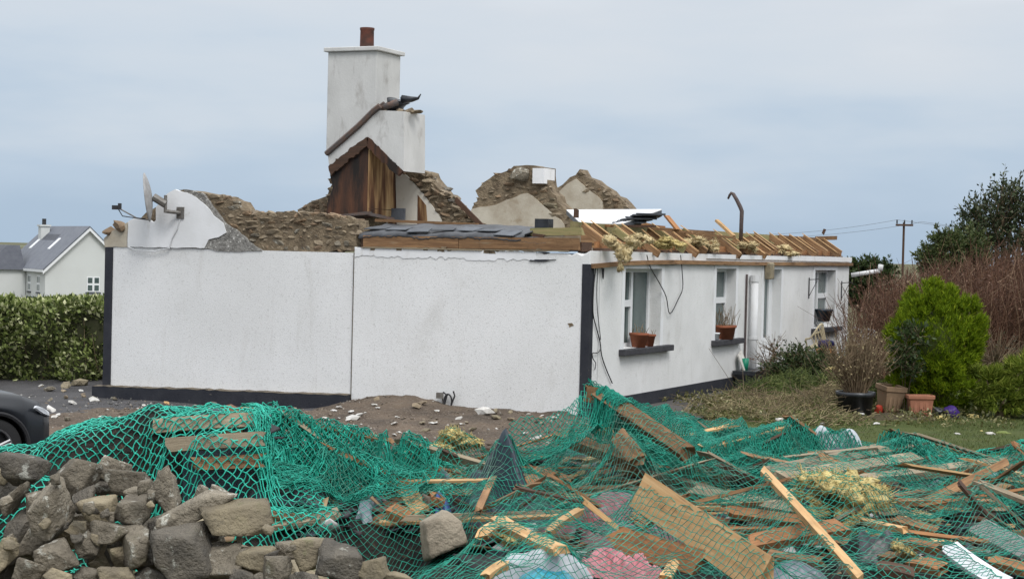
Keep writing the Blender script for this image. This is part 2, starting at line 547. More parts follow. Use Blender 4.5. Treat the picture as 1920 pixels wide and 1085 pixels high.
def dirt_h(X, Y):
    lx = (X - O[0]) * EX[0] + (Y - O[1]) * EX[1]
    ly = (X - O[0]) * EY[0] + (Y - O[1]) * EY[1]
    e_ = fall(lx + .5 * vn(X * .7, Y * .7, 0, 2), -8.6, 2.2, 1.2) * np.clip((ly + 7.5 + .8 * vn(X * .6, Y * .6, 3, 2)) / 1.6, 0, 1) * np.clip((.35 - ly) / .2, 0, 1)
    bank = 0.10 * np.exp(-((ly + 0.2) / 0.6) ** 2) * np.clip((-lx - 1) / 3, 0, 1) * np.clip((lx + 5.0) / .6, 0, 1) - 0.14 * np.clip((-4.2 - lx) / 1.2, 0, 1) * np.exp(-((ly + 0.2) / 1.6) ** 2)
    return gz(X, Y) + 0.085 * e_ - 0.17 * (1 - np.clip(e_ * 3, 0, 1)) + e_ * (bank + 0.06 * fbm(X * 1.1, Y * 1.1, 0, 8) + 0.03 * fbm(X * 4.5, Y * 4.5, 0, 21, 3))

struct(patch('bare_soil', np.arange(-9.5, 4.5, 0.08), np.arange(20.5, 34.5, 0.08), dirt_h, M_DIRT))

def lawn_h(X, Y):
    ly = (X - O[0]) * EX[0] + (Y - O[1]) * EX[1]
    e_ = np.clip((ly - 2.1 + .4 * vn(X * .7, Y * .7, 0, 12)) / 0.8, 0, 1) * np.clip((Y - 16.5) / 1, 0, 1)
    return gz(X, Y) + 0.035 * np.clip(e_ * 3, 0, 1) - 0.1 * (1 - np.clip(e_ * 3, 0, 1)) + 0.02 * fbm(X * 1.2, Y * 1.2, 0, 14) * e_

struct(patch('lawn', np.arange(-1.0, 22, 0.15), np.arange(16, 50, 0.15), lawn_h, M_LAWN))

def path_pts():
    v, f = [], []
    ys_ = np.arange(-1.2, 17.5, 0.6)
    for y in ys_:
        for x in (0.0, 0.5, 1.0, 1.55 + 0.08 * math.sin(y * 2)):
            p = W(x, y, 0)
            v.append((p[0], p[1], float(gz(p[0], p[1])) + 0.055))
    for i in range(len(ys_) - 1):
        for j in range(3):
            f.append((i * 4 + j, i * 4 + j + 1, i * 4 + j + 5, i * 4 + j + 4))
    return v, f

struct(mobj('path', *path_pts(), M_PATH))

def hill_h(X, Y):
    return -4 + 16 * np.exp(-((X + 530) / 80) ** 2 - ((Y - 1300) / 260) ** 2) + 1.5 * vn(X * .02, Y * .02, 0, 5)

struct(patch('distant_hill', np.linspace(-800, -150, 40), np.linspace(900, 1700, 24), hill_h, M_HILL))

# ---------------------------------------------------------------- stones
def ico(sub):
    bm = bmesh.new()
    bmesh.ops.create_icosphere(bm, subdivisions=sub, radius=1)
    v = np.array([q.co[:] for q in bm.verts])
    f = np.array([[x.index for x in q.verts] for q in bm.faces])
    bm.free()
    return v, f

ICO = {k: ico(k) for k in (1, 2, 3, 4)}

def rock_verts(sub, seed, cuts=9, boxy=5.0, amp=0.05, tight=(0.50, 0.86)):
    r = np.random.default_rng(seed)
    v = ICO[sub][0].copy()
    if boxy < 4:                        # soft lumps
        v = v / (np.sum(np.abs(v) ** boxy, 1) ** (1 / boxy))[:, None]
        for k in range(cuts):
            n = r.normal(size=3)
            n /= np.linalg.norm(n)
            d = r.uniform(*tight) * np.max(v @ n)
            v -= np.clip(v @ n - d, 0, None)[:, None] * n
    else:                               # split stone: cleft planes meeting in edges
        pn = [np.array(q, float) + r.normal(0, .30, 3) for q in ((1, 0, 0), (-1, 0, 0), (0, 1, 0), (0, -1, 0), (0, 0, 1), (0, 0, -1))]
        pd = list(r.uniform(.85, 1.1, 6))
        for k in range(max(2, cuts // 2)):
            pn.append(r.normal(size=3))
            pd.append(r.uniform(.92, 1.30))
        rad = np.full(len(v), 9.0)
        for n, d in zip(pn, pd):
            n = n / np.linalg.norm(n)
            rad = np.minimum(rad, d / np.maximum(v @ n, 1e-3))
        v = v * rad[:, None]
    o = r.uniform(0, 50, 3)
    q = v * 1.7 + o
    v = v * (1 + amp * fbm(q[:, 0], q[:, 1], q[:, 2], seed % 97, 3))[:, None]
    v /= np.abs(v).max(0)
    return v

STONES = []
for k in range(10):
    me = bpy.data.meshes.new('stone')
    me.from_pydata([tuple(q) for q in rock_verts(2, 100 + k, 8, 5.0, 0.05, (0.6, 0.9)) * 0.5], [], [tuple(map(int, q)) for q in ICO[2][1]])
    STONES.append(me)

def stone_inst(parent, l, s, rot, m, name='stone'):
    me = random.choice(STONES)
    if not me.materials:
        me.materials.append(None)
    o = bpy.data.objects.new(name, me)
    o.location, o.scale, o.rotation_euler = tuple(map(float, l)), tuple(map(float, s)), rot
    link(o, parent)
    o.material_slots[0].link = 'OBJECT'
    o.material_slots[0].material = m
    return o

def inside(p, poly):
    x, z = p
    c = False
    n = len(poly)
    for i in range(n):
        x0, z0 = poly[i]
        x1, z1 = poly[(i + 1) % n]
        if (z0 > z) != (z1 > z) and x < (x1 - x0) * (z - z0) / (z1 - z0) + x0:
            c = not c
    return c

def rubble(parent, poly, y0, mats, hrange=(0.11, 0.2), wrange=(0.18, 0.42), depth=0.22, proud=0.04, skip=0.0, tilt=0.05, limit=999):
    zs = [p[1] for p in poly]
    xs_ = [p[0] for p in poly]
    z = min(zs)
    n = 0
    while z < max(zs) and n < limit:
        h = random.uniform(*hrange)
        x = min(xs_) - random.uniform(0, .2)
        while x < max(xs_):
            wd = random.uniform(*wrange)
            cx, cz = x + wd / 2, z + h / 2 + random.uniform(-.02, .02)
            if inside((cx, cz), poly) and random.random() > skip:
                stone_inst(parent, (cx, y0 + depth * .5 - random.uniform(.015, .03 + proud), cz), (wd * 1.04, depth, h * random.uniform(0.95, 1.25)),
                           (random.uniform(-.12, .12), random.gauss(0, tilt), random.uniform(-.15, .15)), random.choice(mats))
                n += 1
            x += wd
        z += h * 0.95

def jag(pts, step, amp, closed=False):
    r = []
    n = len(pts)
    for i in range(n - (0 if closed else 1)):
        a, b = np.array(pts[i], float), np.array(pts[(i + 1) % n], float)
        k = max(1, int(np.linalg.norm(b - a) / step))
        for j in range(k):
            q = a + (b - a) * j / k
            r.append(tuple(q + (np.array([random.uniform(-amp, amp), random.uniform(-amp, amp)]) if j else 0)))
    if not closed:
        r.append(tuple(pts[-1]))
    return r

def pxy(pts, y):
    """pixels -> (x,z) on the cottage plane y"""
    return [(float(q[0]), float(q[2])) for q in (ony(a, b, y) for a, b in pts)]

# ---------------------------------------------------------------- timber
def plank_mesh(name, Ln, wd, th, seed, rag0=0.06, rag1=0.06, bend=0.0, taper=1.0, seg=6):
    r = np.random.default_rng(seed)
    ring = np.array([(-.5, -.5), (0, -.5), (.5, -.5), (.5, .5), (0, .5), (-.5, .5)])
    vv, ff = [], []
    for i in range(seg + 1):
        t = i / seg
        k = 1 + (taper - 1) * t
        for (a, b) in ring:
            x = (t - .5) * Ln
            if i == 0:
                x += r.uniform(0, rag0)
            if i == seg:
                x -= r.uniform(0, rag1)
            vv.append((x, a * wd * k + r.normal(0, wd * .008), b * th * k + bend * (1 - (2 * t - 1) ** 2) + r.normal(0, th * .01)))
    n = 6
    for i in range(seg):
        for j in range(n):
            ff.append((i * n + j, (i + 1) * n + j, (i + 1) * n + (j + 1) % n, i * n + (j + 1) % n))
    ff.append(tuple(range(n)))
    ff.append(tuple(range((seg + 1) * n - 1, seg * n - 1, -1)))
    return vv, ff

def frame_matrix(p0, p1, up):
    p0, p1, up = Vector(p0), Vector(p1), Vector(up)
    x = (p1 - p0).normalized()
    y = up.cross(x)
    if y.length < 1e-4:
        y = Vector((0, 1, 0)).cross(x)
    y.normalize()
    z = x.cross(y)
    M = Matrix((x, y, z)).transposed().to_4x4()
    M.translation = (p0 + p1) / 2
    return M

PSEED = [0]

def plank(name, p0, p1, wd, th, m, parent=None, up=(0, 0, 1), roll=0.0, **kw):
    PSEED[0] += 1
    p0, p1 = np.asarray(p0, float), np.asarray(p1, float)
    v, f = plank_mesh(name, float(np.linalg.norm(p1 - p0)), wd, th, PSEED[0], **kw)
    o = mobj(name, v, f, m, parent)
    M = frame_matrix(p0, p1, up) @ Matrix.Rotation(roll, 4, 'X')
    o.location, o.rotation_euler = M.to_translation(), M.to_euler()
    return o

# ================================================================ THE COTTAGE
cot = empty('ruined_cottage', O, -TH)
tag(cot, 'long low white cottage with its roof torn off, bare rubble gables and one standing chimney', 'cottage')
XL, XM = -10.12, -4.58      # left corner, joint between the two front walls
YE = 17.45                  # far end of the side wall
ZW = 2.72

# front wall, left half (roughcast gable of the old house) and its painted trim
gw = MB().b(XL, XM + .012, 0.0, 0.42, -0.35, ZW).out('gable_wall', M_ROUGH, cot)
MB().b(XL - .012, XL + 0.17, -0.02, 0.30, -0.3, ZW - .01).out('black_corner_band', M_BLACK, gw)
pl = MB()
n = 44
top, bot = [], []
for i in range(n + 1):
    x = XL - .12 + (XM - XL + .10) * i / n
    zt = 0.03 + 0.135 * i / n + random.uniform(-.012, .012)
    top.append((x, zt))
v = []
f = []
for i, (x, zt) in enumerate(top):
    yo = -0.20 + random.uniform(-.008, .008)
    v += [(x, yo, zt - .4), (x, yo, zt), (x, 0.05, zt + .015), (x, 0.05, zt - .4)]
for i in range(n):
    a = i * 4
    f += [(a, a + 4, a + 5, a + 1), (a + 3, a + 2, a + 6, a + 7)]
f += [(0, 1, 2, 3), (n * 4 + 3, n * 4 + 2, n * 4 + 1, n * 4)]
led = mobj('plinth', v, f, M_BLACK, gw)
mobj('plinth_ledge', [q for i, (x, zt) in enumerate(top) for q in ((x, -.197 + random.uniform(0, .03), zt + .006), (x, 0.0, zt + .021))],
     [(i * 2, i * 2 + 2, i * 2 + 3, i * 2 + 1) for i in range(n)], M_LEDGE, gw)
MB().b(XM - .022, XM - .001, -.03, 0.01, .1, ZW).out('wall_joint', M_LEDGE, gw)
# broken plaster gable above the left half
lp = pxy([(197, 463), (195, 447), (209, 434), (224, 426), (239, 417), (239, 463)], -0.01)
pg = MB().prism(jag(lp, .12, .012, True), -0.02, 0.40).out('old_plaster', M_RUBBLEP, gw)
for a, b in ((205, 436), (227, 423)):
    q = ony(a, b, 0.02)
    stone_inst(pg, (q[0], 0.0, q[2]), (.30, .3, .2), (0, .5, 0), M_STONEB)
gp = pxy([(240, 463), (241, 415), (254, 408), (279, 411), (288, 417), (293, 413), (293, 388), (304, 377), (312, 365), (329, 355), (339, 359), (350, 361),
          (368, 370), (382, 381), (394, 393), (401, 404), (419, 418), (425, 436), (410, 445), (392, 449), (384, 465)], -0.02)
MB().prism(jag(gp, .10, .008, True), -0.035, 0.02).out('white_plaster', M_SMOOTH, gw)
rp = pxy([(384, 466), (392, 450), (410, 446), (424, 436), (418, 418), (401, 404), (394, 393), (382, 381), (368, 370), (350, 361), (343, 355), (362, 357), (378, 361), (388, 372),
          (398, 387), (410, 402), (424, 420), (442, 430), (466, 452), (492, 470), (440, 472), (410, 471)], 0.0)
MB().prism(jag(rp, .07, .016, True), -0.018, 0.05).out('broken_render', M_GREYR, gw)
core = pxy([(241, 463), (243, 420), (300, 385), (330, 358), (343, 356), (375, 361), (392, 364), (405, 369), (420, 368), (445, 378), (455, 394), (480, 401), (508, 401), (530, 397), (560, 398), (600, 402),
            (640, 406), (668, 412), (674, 470), (600, 473), (400, 470)], 0.10)
cb = MB().prism(jag(core, .15, .03, True), 0.06, 0.55).out('rubble_core', M_MORT, gw)
rubble(gw, pxy([(372, 362), (405, 369), (420, 368), (445, 378), (455, 394), (480, 401), (508, 401), (560, 398), (600, 402), (640, 406), (668, 412), (670, 470), (500, 470), (440, 428), (395, 380)], 0.08),
       0.06, [M_STONE, M_STONE, M_STONEB, M_WALLST], (0.06, 0.135), (0.11, 0.34), 0.20, 0.03, 0.16, .14)
# stones and earth lying on the broken wall head
for px in np.arange(398, 670, 5):
    zt = np.interp(px, [398, 420, 445, 455, 480, 508, 560, 640, 670], [368, 367, 377, 393, 400, 400, 397, 405, 411])
    q = ony(px, zt, 0.3)
    stone_inst(gw, (q[0], random.uniform(.12, .5), q[2] - .03), (random.uniform(.08, .28), .25, random.uniform(.05, .13)), (random.uniform(-.2, .2), random.gauss(0, .25), random.uniform(-.4, .4)),
               random.choice([M_STONE, M_STONEB, M_MORT]))

# front wall, right half (later extension), slightly proud
ext = MB()
tl = [(XM, 0.0)] + [(XM, 2.83)] + [(x, 2.79 + random.uniform(-.02, .03)) for x in np.linspace(XM + .1, -0.15, 44)] + [(0.0, 2.86), (0.0, -.3), (XM, -.3)]
ext.prism(tl, -0.045, 0.40)
ew = ext.out('extension_front_wall', M_ROUGH, cot)
bevel(ew, 0.012, 2)
# plaster mend along the wall head, with peeled lumps
hd = [(XM + .02, 2.64)] + [(x, 2.665 + random.uniform(-.028, .028)) for x in np.linspace(XM + .05, -1.0, 60)] + [(-1.0, 2.80)] + [(x, 2.82 + random.uniform(-.02, .015)) for x in np.linspace(-1.0, XM + .02, 60)]
MB().prism(hd, -0.056, -0.03).out('peeling_plaster_band', M_SMOOTH, ew)
for k in range(9):
    x = random.uniform(XM + .3, -.6)
    z = 2.8 + random.uniform(-.03, .02)
    MB().prism(jag([(x, z), (x + random.uniform(.06, .16), z), (x + .1, z + .05), (x, z + .05)], .04, .01, True), -.062, -.04).out('mortar_gap', M_MORT, ew)
MB().prism(jag([(-1.12, 2.655), (-.80, 2.66), (-.62, 2.70), (-.85, 2.69), (-1.1, 2.68)], .05, .008, True), -0.07, -.04).out('crack', M_BLACK, ew)
MB().b(-0.135, 0.012, -0.06, 0.12, 0.0, 2.63).out('black_corner_band', M_BLACK, ew)
# smashed patch on the lower wall
MB().prism(jag(pxy([(1064, 606), (1072, 605), (1076, 610), (1068, 614)], -.05), .04, .01, True), -.05, -.04).out('chipped_spot', M_MORT, ew)

# hose bib with a loop of hose, low on the right half
q0 = ony(832, 765, -.05)
hb = empty('garden_tap')
tag(hb, 'outdoor tap with a black loop of hose at the front wall', 'tap')
h1 = MB()
base = W(q0[0], -.10, 0)
h1.tube([base + np.array([0, 0, 0]), base + np.array([0, 0, .28])], .012, 6)
h1.box(base + np.array([-.05, -.02, .27]), (.13, .05, .10), None)
h1.out('pipe', M_GALV, hb)
lp_ = [W(q0[0] + .12 + .075 * math.cos(a), -.13, .17 + .13 * math.sin(a)) for a in np.linspace(-1.2, 5.3, 22)]
lp_ += [W(q0[0] + .25, -.13, .28), W(q0[0] + .22, -.13, .36)]
MB().tube(lp_, .016, 6).out('hose', M_CABLE, hb)
MB().tube([W(q0[0] + .02, -.12, .33), W(q0[0] + .10, -.13, .28), W(q0[0] + .05, -.13, .1), W(q0[0] + .15, -.13, .02)], .016, 6).out('hose', M_CABLE, hb)

# hidden shell of the old house: rear wall, inner wall, floor slab of the extension
MB().b(XL, XL + .42, 0.42, 16.6, -.4, 2.5).out('rear_wall', M_SMOOTH, cot)
MB().b(XM - .42, XM, 0.56, 16.6, -.1, 2.62).out('inner_wall', M_CREAM, cot)
MB().b(-4.57, -.45, YE - .42, YE, -.1, 2.8).out('end_wall', M_SIDE, cot)

# ------------------------------------------------ side wall with openings
OPEN = [(1.57, 3.43, 1.14, 2.56), (6.65, 7.95, 1.12, 2.57), (9.98, 11.29, 0.10, 2.56), (14.15, 16.1, 1.14, 2.55)]
TS = 0.42

def holed_wall(name, y0, y1, z0, z1, holes, t, m, parent):
    ysl = sorted({y0, y1, *[h[0] for h in holes], *[h[1] for h in holes]})
    zsl = sorted({z0, z1, *[h[2] for h in holes], *[h[3] for h in holes]})
    v, f = [], []

    def quad(*q):
        k = len(v)
        v.extend(q)
        f.append((k, k + 1, k + 2, k + 3))
    for a, b in zip(ysl, ysl[1:]):
        for c, d in zip(zsl, zsl[1:]):
            if any(h[0] <= a and b <= h[1] and h[2] <= c and d <= h[3] for h in holes):
                continue
            quad((0, a, c), (0, b, c), (0, b, d), (0, a, d))
            quad((-t, a, d), (-t, b, d), (-t, b, c), (-t, a, c))
    for a, b, c, d in holes:
        quad((0, a, c), (0, a, d), (-t, a, d), (-t, a, c))
        quad((0, b, d), (0, b, c), (-t, b, c), (-t, b, d))
        quad((0, a, d), (0, b, d), (-t, b, d), (-t, a, d))
        quad((0, b, c), (0, a, c), (-t, a, c), (-t, b, c))
    quad((0, y0, z1), (0, y1, z1), (-t, y1, z1), (-t, y0, z1))
    quad((0, y1, z0), (-t, y1, z0), (-t, y1, z1), (0, y1, z1))
    return mobj(name, v, f, m, parent)

sw = holed_wall('side_wall', 0.40, YE, -.1, 2.86, OPEN, TS, M_SIDE, cot)
MB().b(0.0, .022, 0.12, 9.85, -.1, 0.30).out('black_plinth', M_BLACK, sw)
for (a, b, c, d) in OPEN:           # raised smooth band round each opening
    s = MB()
    if c > .5:
        s.b(0, .014, a - .14, a, c - .02, d + .14).b(0, .014, b, b + .14, c - .02, d + .14).b(0, .014, a, b, d, d + .14)
    else:
        s.b(0, .014, a - .14, a, .1, d + .14).b(0, .014, b, b + .14, .1, d + .14).b(0, .014, a, b, d, d + .14)
    s.out('plaster_surround', M_SMOOTH, sw)

def window(hole, cols, setback, frame=0.07):
    """cols: list of (y0,y1,[z breaks]) in the hole's own 0..1 span"""
    a, b, c, d = hole
    xo = -setback
    wn = MB()
    panes = []
    wn.b(xo - .07, xo, a, b, c, c + frame).b(xo - .07, xo, a, b, d - frame, d)
    wn.b(xo - .07, xo, a, a + frame, c + frame, d - frame).b(xo - .07, xo, b - frame, b, c + frame, d - frame)
    for i, (t0, t1, br) in enumerate(cols):
        y0 = a + frame + (b - a - 2 * frame) * t0
        y1 = a + frame + (b - a - 2 * frame) * t1
        if t1 < 1:
            wn.b(xo - .07, xo + .004, y1 - .05, y1 + .05, c + frame, d - frame)
        zz = [0] + list(br) + [1]
        for k in range(len(zz) - 1):
            z0 = c + frame + (d - c - 2 * frame) * zz[k]
            z1 = c + frame + (d - c - 2 * frame) * zz[k + 1]
            if k:
                wn.b(xo - .07, xo + .012, y0 + (.05 if t0 else 0), y1 - (.05 if t1 < 1 else 0), z0 - .06, z0 + .06)
            panes.append((y0, y1, z0, z1))
    o = wn.out('window', M_UPVC, cot)
    for (y0, y1, z0, z1) in panes:
        MB().b(xo - .045, xo - .035, y0, y1, z0, z1).out('pane', M_GLASS, o)
    s = MB()
    s.b(-setback, 0.13, a - .20, b + .46 if a < 3 else b + .34, c - .115, c - .005)
    bevel(s.out('sill', M_SILL, o), .012)
    return o

window(OPEN[0], [(0, .50, [.56]), (.50, 1, [])], 0.22)
window(OPEN[1], [(0, 1, [.55])], 0.20)
window(OPEN[3], [(0, .52, []), (.52, 1, [.55])], 0.20)
# door
a, b, c, d = OPEN[2]
dr = MB().b(-.27, -.20, a, a + .10, c, d).b(-.27, -.20, b - .10, b, c, d).b(-.27, -.20, a + .1, b - .1, d - .08, d).b(-.27, -.205, a + .1, b - .1, c, 1.02)
dr.b(-.27, -.205, a + .1, a + .25, 1.02, d - .08).b(-.27, -.205, b - .25, b - .1, 1.02, d - .08)
dr = dr.out('door', M_UPVC, cot)
MB().b(-.25, -.24, a + .25, b - .25, 1.02, d - .08).out('pane', M_GLASS, dr)
MB().b(-.205, -.19, a + .38, b - .40, .72, .80).out('letter_box', M_UPVC, dr)
MB().b(-.205, -.195, a + .30, b - .30, .22, .62).b(-.205, -.195, a + .30, b - .30, .86, .96).out('raised_panel', M_UPVC, dr)
MB().tube([(-.195, a + .20, 1.08), (-.15, a + .20, 1.08), (-.15, a + .32, 1.08)], .012).out('handle', M_GALV, dr)
MB().b(-.3, 0.25, a - .1, b + .1, 0.0, .10).out('door_step', M_PATH, dr)

# batten / gutter board along the eave
bt = [(0.045, -.02, 2.60), (0.045, 1.6, 2.66), (0.045, 4, 2.69), (0.045, 9, 2.68), (0.045, 13, 2.69), (0.045, YE + .1, 2.70)]
for p, q in zip(bt, bt[1:]):
    plank('eave_batten', p, q, .07, .075, M_WOLD, cot, rag0=0, rag1=0)
MB().b(0.0, .03, 12.0, YE + .15, 2.76, 2.88).b(0.0, .03, 6.0, 12, 2.77, 2.86).out('eave_board', M_SMOOTH, cot)
# rafters left standing
ry = np.linspace(1.05, 17.1, 27)
for i, y in enumerate(ry):
    jit = random.uniform(-.22, .22)
    if i in (10, 18, 23):
        continue
    m = [M_WGREEN, M_WOLD][0 if i in (2, 4, 6, 9, 12) else 1]
    top = random.uniform(-.22, .08) if i % 3 else random.uniform(-.05, .14)
    low = 0.02 + (0.12 if i in (3, 7, 11, 14) else random.uniform(-.12, .03))
    zl = 2.93 - .62 * (low + .0)
    plank('rafter', (-.68 - top, y + jit, 3.32 + .5 * top), (low, y + jit + random.uniform(-.12, .12), zl - .03), .045, .13, m, cot, rag0=.12, rag1=.08)
    o = plank('rafter_edge', (-.66 - top, y + jit, 3.40 + .5 * top), (low - .03, y + jit, zl + .055), .047, .012, M_WFRESH, cot, rag0=.02, rag1=.02)
for y0, y1 in ((.75, 4.4), (4.4, 8.6), (8.6, 13.2), (13.2, 17.35)):
    plank('wall_plate', (-.70, y0, 3.26), (-.70, y1, 3.26 + random.uniform(-.02, .02)), .05, .20, random.choice([M_WOLD, M_WGREEN]), cot, rag0=0, rag1=0)
    plank('noggin', (-.24, y0, 2.96), (-.24, y1, 2.96), .04, .13, M_WRED, cot, rag0=0, rag1=0)
    plank('wall_plate', (-.22, y0, 2.885), (-.22, y1, 2.885), .14, .05, M_WDARK, cot, rag0=0, rag1=0)
plank('beam', (-.72, 16.7, 3.34), (-.42, 17.75, 3.38), .05, .10, M_WOLD, cot)
plank('beam', (-.66, 17.2, 3.44), (-.60, 17.24, 3.62), .06, .06, M_WDARK, cot)
# ceiling joists and boarded deck behind the rafters
for y in np.arange(3, 17, .9):
    plank('joist', (-4.3, y, 3.02), (-.75, y, 3.10), .05, .16, M_WOLD, cot)
for y in np.arange(3.4, 17, 1.7):
    MB().b(-4.5, -.8, y, y + 1.6, 2.86, 2.90).out('ceiling_board', M_CREAM, cot)

# fascia and torn felt over the extension front
plank('fascia_board', (-4.42, -.02, 2.935), (-2.5, -.02, 2.945), .035, .20, M_WOLD, cot, rag0=.02, rag1=0)
plank('fascia_board', (-2.49, -.02, 2.945), (-.20, -.02, 2.965), .035, .20, M_WOLD, cot, rag0=0, rag1=.05)
plank('fascia_batten', (-4.45, -.06, 2.825), (-2.0, -.06, 2.825), .04, .022, M_WGREY, cot)
plank('fascia_batten', (-2.0, -.06, 2.83), (-.35, -.06, 2.845), .04, .022, M_WGREY, cot)
MB().b(-4.5, -.2, .05, .5, 2.84, 3.0).out('roof_packing', M_WDARK, cot)

def felt_sheet(name, x0, x1, y0, y1, z0, z1, m, amp, seed, nx=70, ny=12, droop=.05):
    v, f = [], []
    for j in range(ny + 1):
        for i in range(nx + 1):
            s, t = i / nx, j / ny
            x, y = x0 + (x1 - x0) * s, y0 + (y1 - y0) * t
            z = z0 + (z1 - z0) * t + amp * float(fbm(x * 2.2, y * 3, 0, seed, 3))
            if j == 0:
                z -= droop + .03 * random.random()
                y += .02
            if i in (0, nx):
                x += random.uniform(-.05, .05)
            v.append((x, y, z))
    for j in range(ny):
        for i in range(nx):
            a = j * (nx + 1) + i
            f.append((a, a + 1, a + nx + 2, a + nx + 1))
    o = mobj(name, v, f, m, cot, True)
    md = o.modifiers.new('solid', 'SOLIDIFY')
    md.thickness = .015
    return o

felt_sheet('torn_felt', -4.52, -1.3, -.07, .95, 3.08, 3.27, M_FELT, .025, 5)
felt_sheet('torn_felt', -1.6, -.85, -.06, .8, 3.06, 3.15, M_FELT, .03, 8, 20, 8)
for k in range(7):
    x = -4.3 + k * .45
    MB().box((x, random.uniform(.1, .4), 3.17), (.40, .34, .014), Matrix.Translation((x, .25, 3.16)) @ Matrix.Rotation(random.uniform(.1, .3), 4, 'X') @ Matrix.Rotation(random.uniform(-.3, .3), 4, 'Z') @ Matrix.Translation((-x, -.25, -3.16))).out('slate', M_SLATE, cot)
plank('roof_edge_batten', (-4.75, .98, 3.33), (-2.6, 1.0, 3.28), .06, .05, M_WOLD, cot)
plank('roof_edge_batten', (-3.3, 1.05, 3.27), (-.75, 1.0, 3.17), .05, .035, M_WDARK, cot)
plank('beam', (-1.35, .45, 3.16), (-.35, .50, 3.19), .10, .13, M_WGREEN, cot)
plank('beam', (-1.05, .28, 3.02), (-.32, .30, 3.04), .09, .14, M_WGREY, cot)
plank('beam', (-1.22, .22, 3.09), (-.95, .22, 3.06), .1, .10, M_WDARK, cot)
MB().box((0, 0, 0), (.26, .22, .18)).out('slate_bundle', M_TARP, cot).location = tuple(float(t) for t in ony(1020, 420, .9))

# ------------------------------------------------ chimney gable
YC = 4.4
chim = MB()
xa, xb = ony(615, 95, YC + .25)[0], ony(707, 95, YC + .25)[0]
chim.prism([(xa, 6.93), (xa, 4.74), (xa + .62, 5.20), (xb, 5.20), (xb, 6.93)], YC + .25, YC + 1.28)
ch = chim.out('chimney', M_CHIM, cot)
bevel(ch, .02)
cp = MB().b(xa - .07, xb + .07, YC + .18, YC + 1.35, 6.93, 7.02).out('chimney_cap', M_CHIM, ch)
bevel(cp, .015)
MB().lathe([(.0, 0), (.155, 0), (.15, .04), (.145, .40), (.155, .42), (.155, .46), (.12, .46), (.12, .1), (0, .1)], ((xa + xb) / 2 + .06, YC + .75, 7.02), 24).out('chimney_pot', M_POTCLAY, ch, True)
# lower white block with a sloping head and a notch below
lb = pxy([(615, 293), (711, 207), (757, 209), (757, 321), (737, 303), (718, 283), (690, 257), (672, 268), (640, 293), (617, 312)], YC)
lbk = MB().prism(jag(lb, .25, .008, True), YC, YC + .93).out('chimney_base', M_CHIM, ch)
fl = pxy([(611, 293), (640, 268), (672, 240), (700, 212), (712, 203)], YC - .04)
v = MB()
v.tube([(x, YC - .03, z + .05) for x, z in fl], .06, 6)
v.tube([(x + .02, YC + .12, z + .11) for x, z in fl], .05, 6)
v.out('lead_flashing', M_LEAD, ch)
for k in range(9):
    px = 712 + k * 9
    q = ony(px, 208, YC + .3)
    stone_inst(ch, (q[0], YC + random.uniform(.15, .6), q[2] - .02), (random.uniform(.16, .3), .3, random.uniform(.08, .16)), (0, random.gauss(0, .2), random.uniform(-.4, .4)), random.choice([M_STONE, M_MORT]))
# breast below: sooty front, streaked flank
br = pxy([(612, 408), (614, 380), (624, 352), (619, 330), (620, 310), (640, 293), (672, 268), (685, 256), (690, 259), (690, 400)], YC + .04)
sb = MB().prism(jag(br, .10, .012, True), YC + .04, YC + 1.25).out('chimney_breast', M_SOOT, cot)
xc = br[-1][0] + .006
zt = [4.95, 4.62, 4.45, 4.4]
sl = MB()
zt0, zb0 = 5.12, 3.5
sl.add([(xc, YC + .03, zb0), (xc, YC + 1.25, zb0), (xc, YC + 1.25, 4.62), (xc, YC + .9, 4.75), (xc, YC + .45, 4.98), (xc, YC + .03, zt0)], [(0, 1, 2, 3, 4, 5)])
so_ = sl.out('streaked_plaster', M_STAIN, sb)
so_.modifiers.new('s', 'SOLIDIFY').thickness = .02
# charred ragged edge left along the old roof line
for seg_ in (((617, 312), (640, 293), (672, 268), (690, 257), (690, 274), (668, 290), (640, 314), (622, 330)), ((690, 257), (718, 283), (737, 303), (757, 321), (748, 330), (728, 312), (710, 296), (690, 276))):
    MB().prism(jag(pxy(seg_, YC), .06, .028, True), YC - .035, YC + .06).out('charred_edge', M_WDARK if seg_[0][0] < 650 else M_SOOT, sb)
# dark overhanging lintel edge at the foot of the breast
MB().prism(pxy([(600, 404), (618, 408), (690, 402), (690, 396), (640, 402), (622, 402)], YC - .05), YC - .06, YC + .1).out('lead_apron', M_LEAD, sb)
MB().add([(xc, YC - .06, 3.5), (xc + .32, YC + .6, 3.40), (xc + .32, YC + .6, 3.46), (xc, YC - .06, 3.57)], [(0, 1, 2, 3)]).out('lead_apron', M_LEAD, sb)
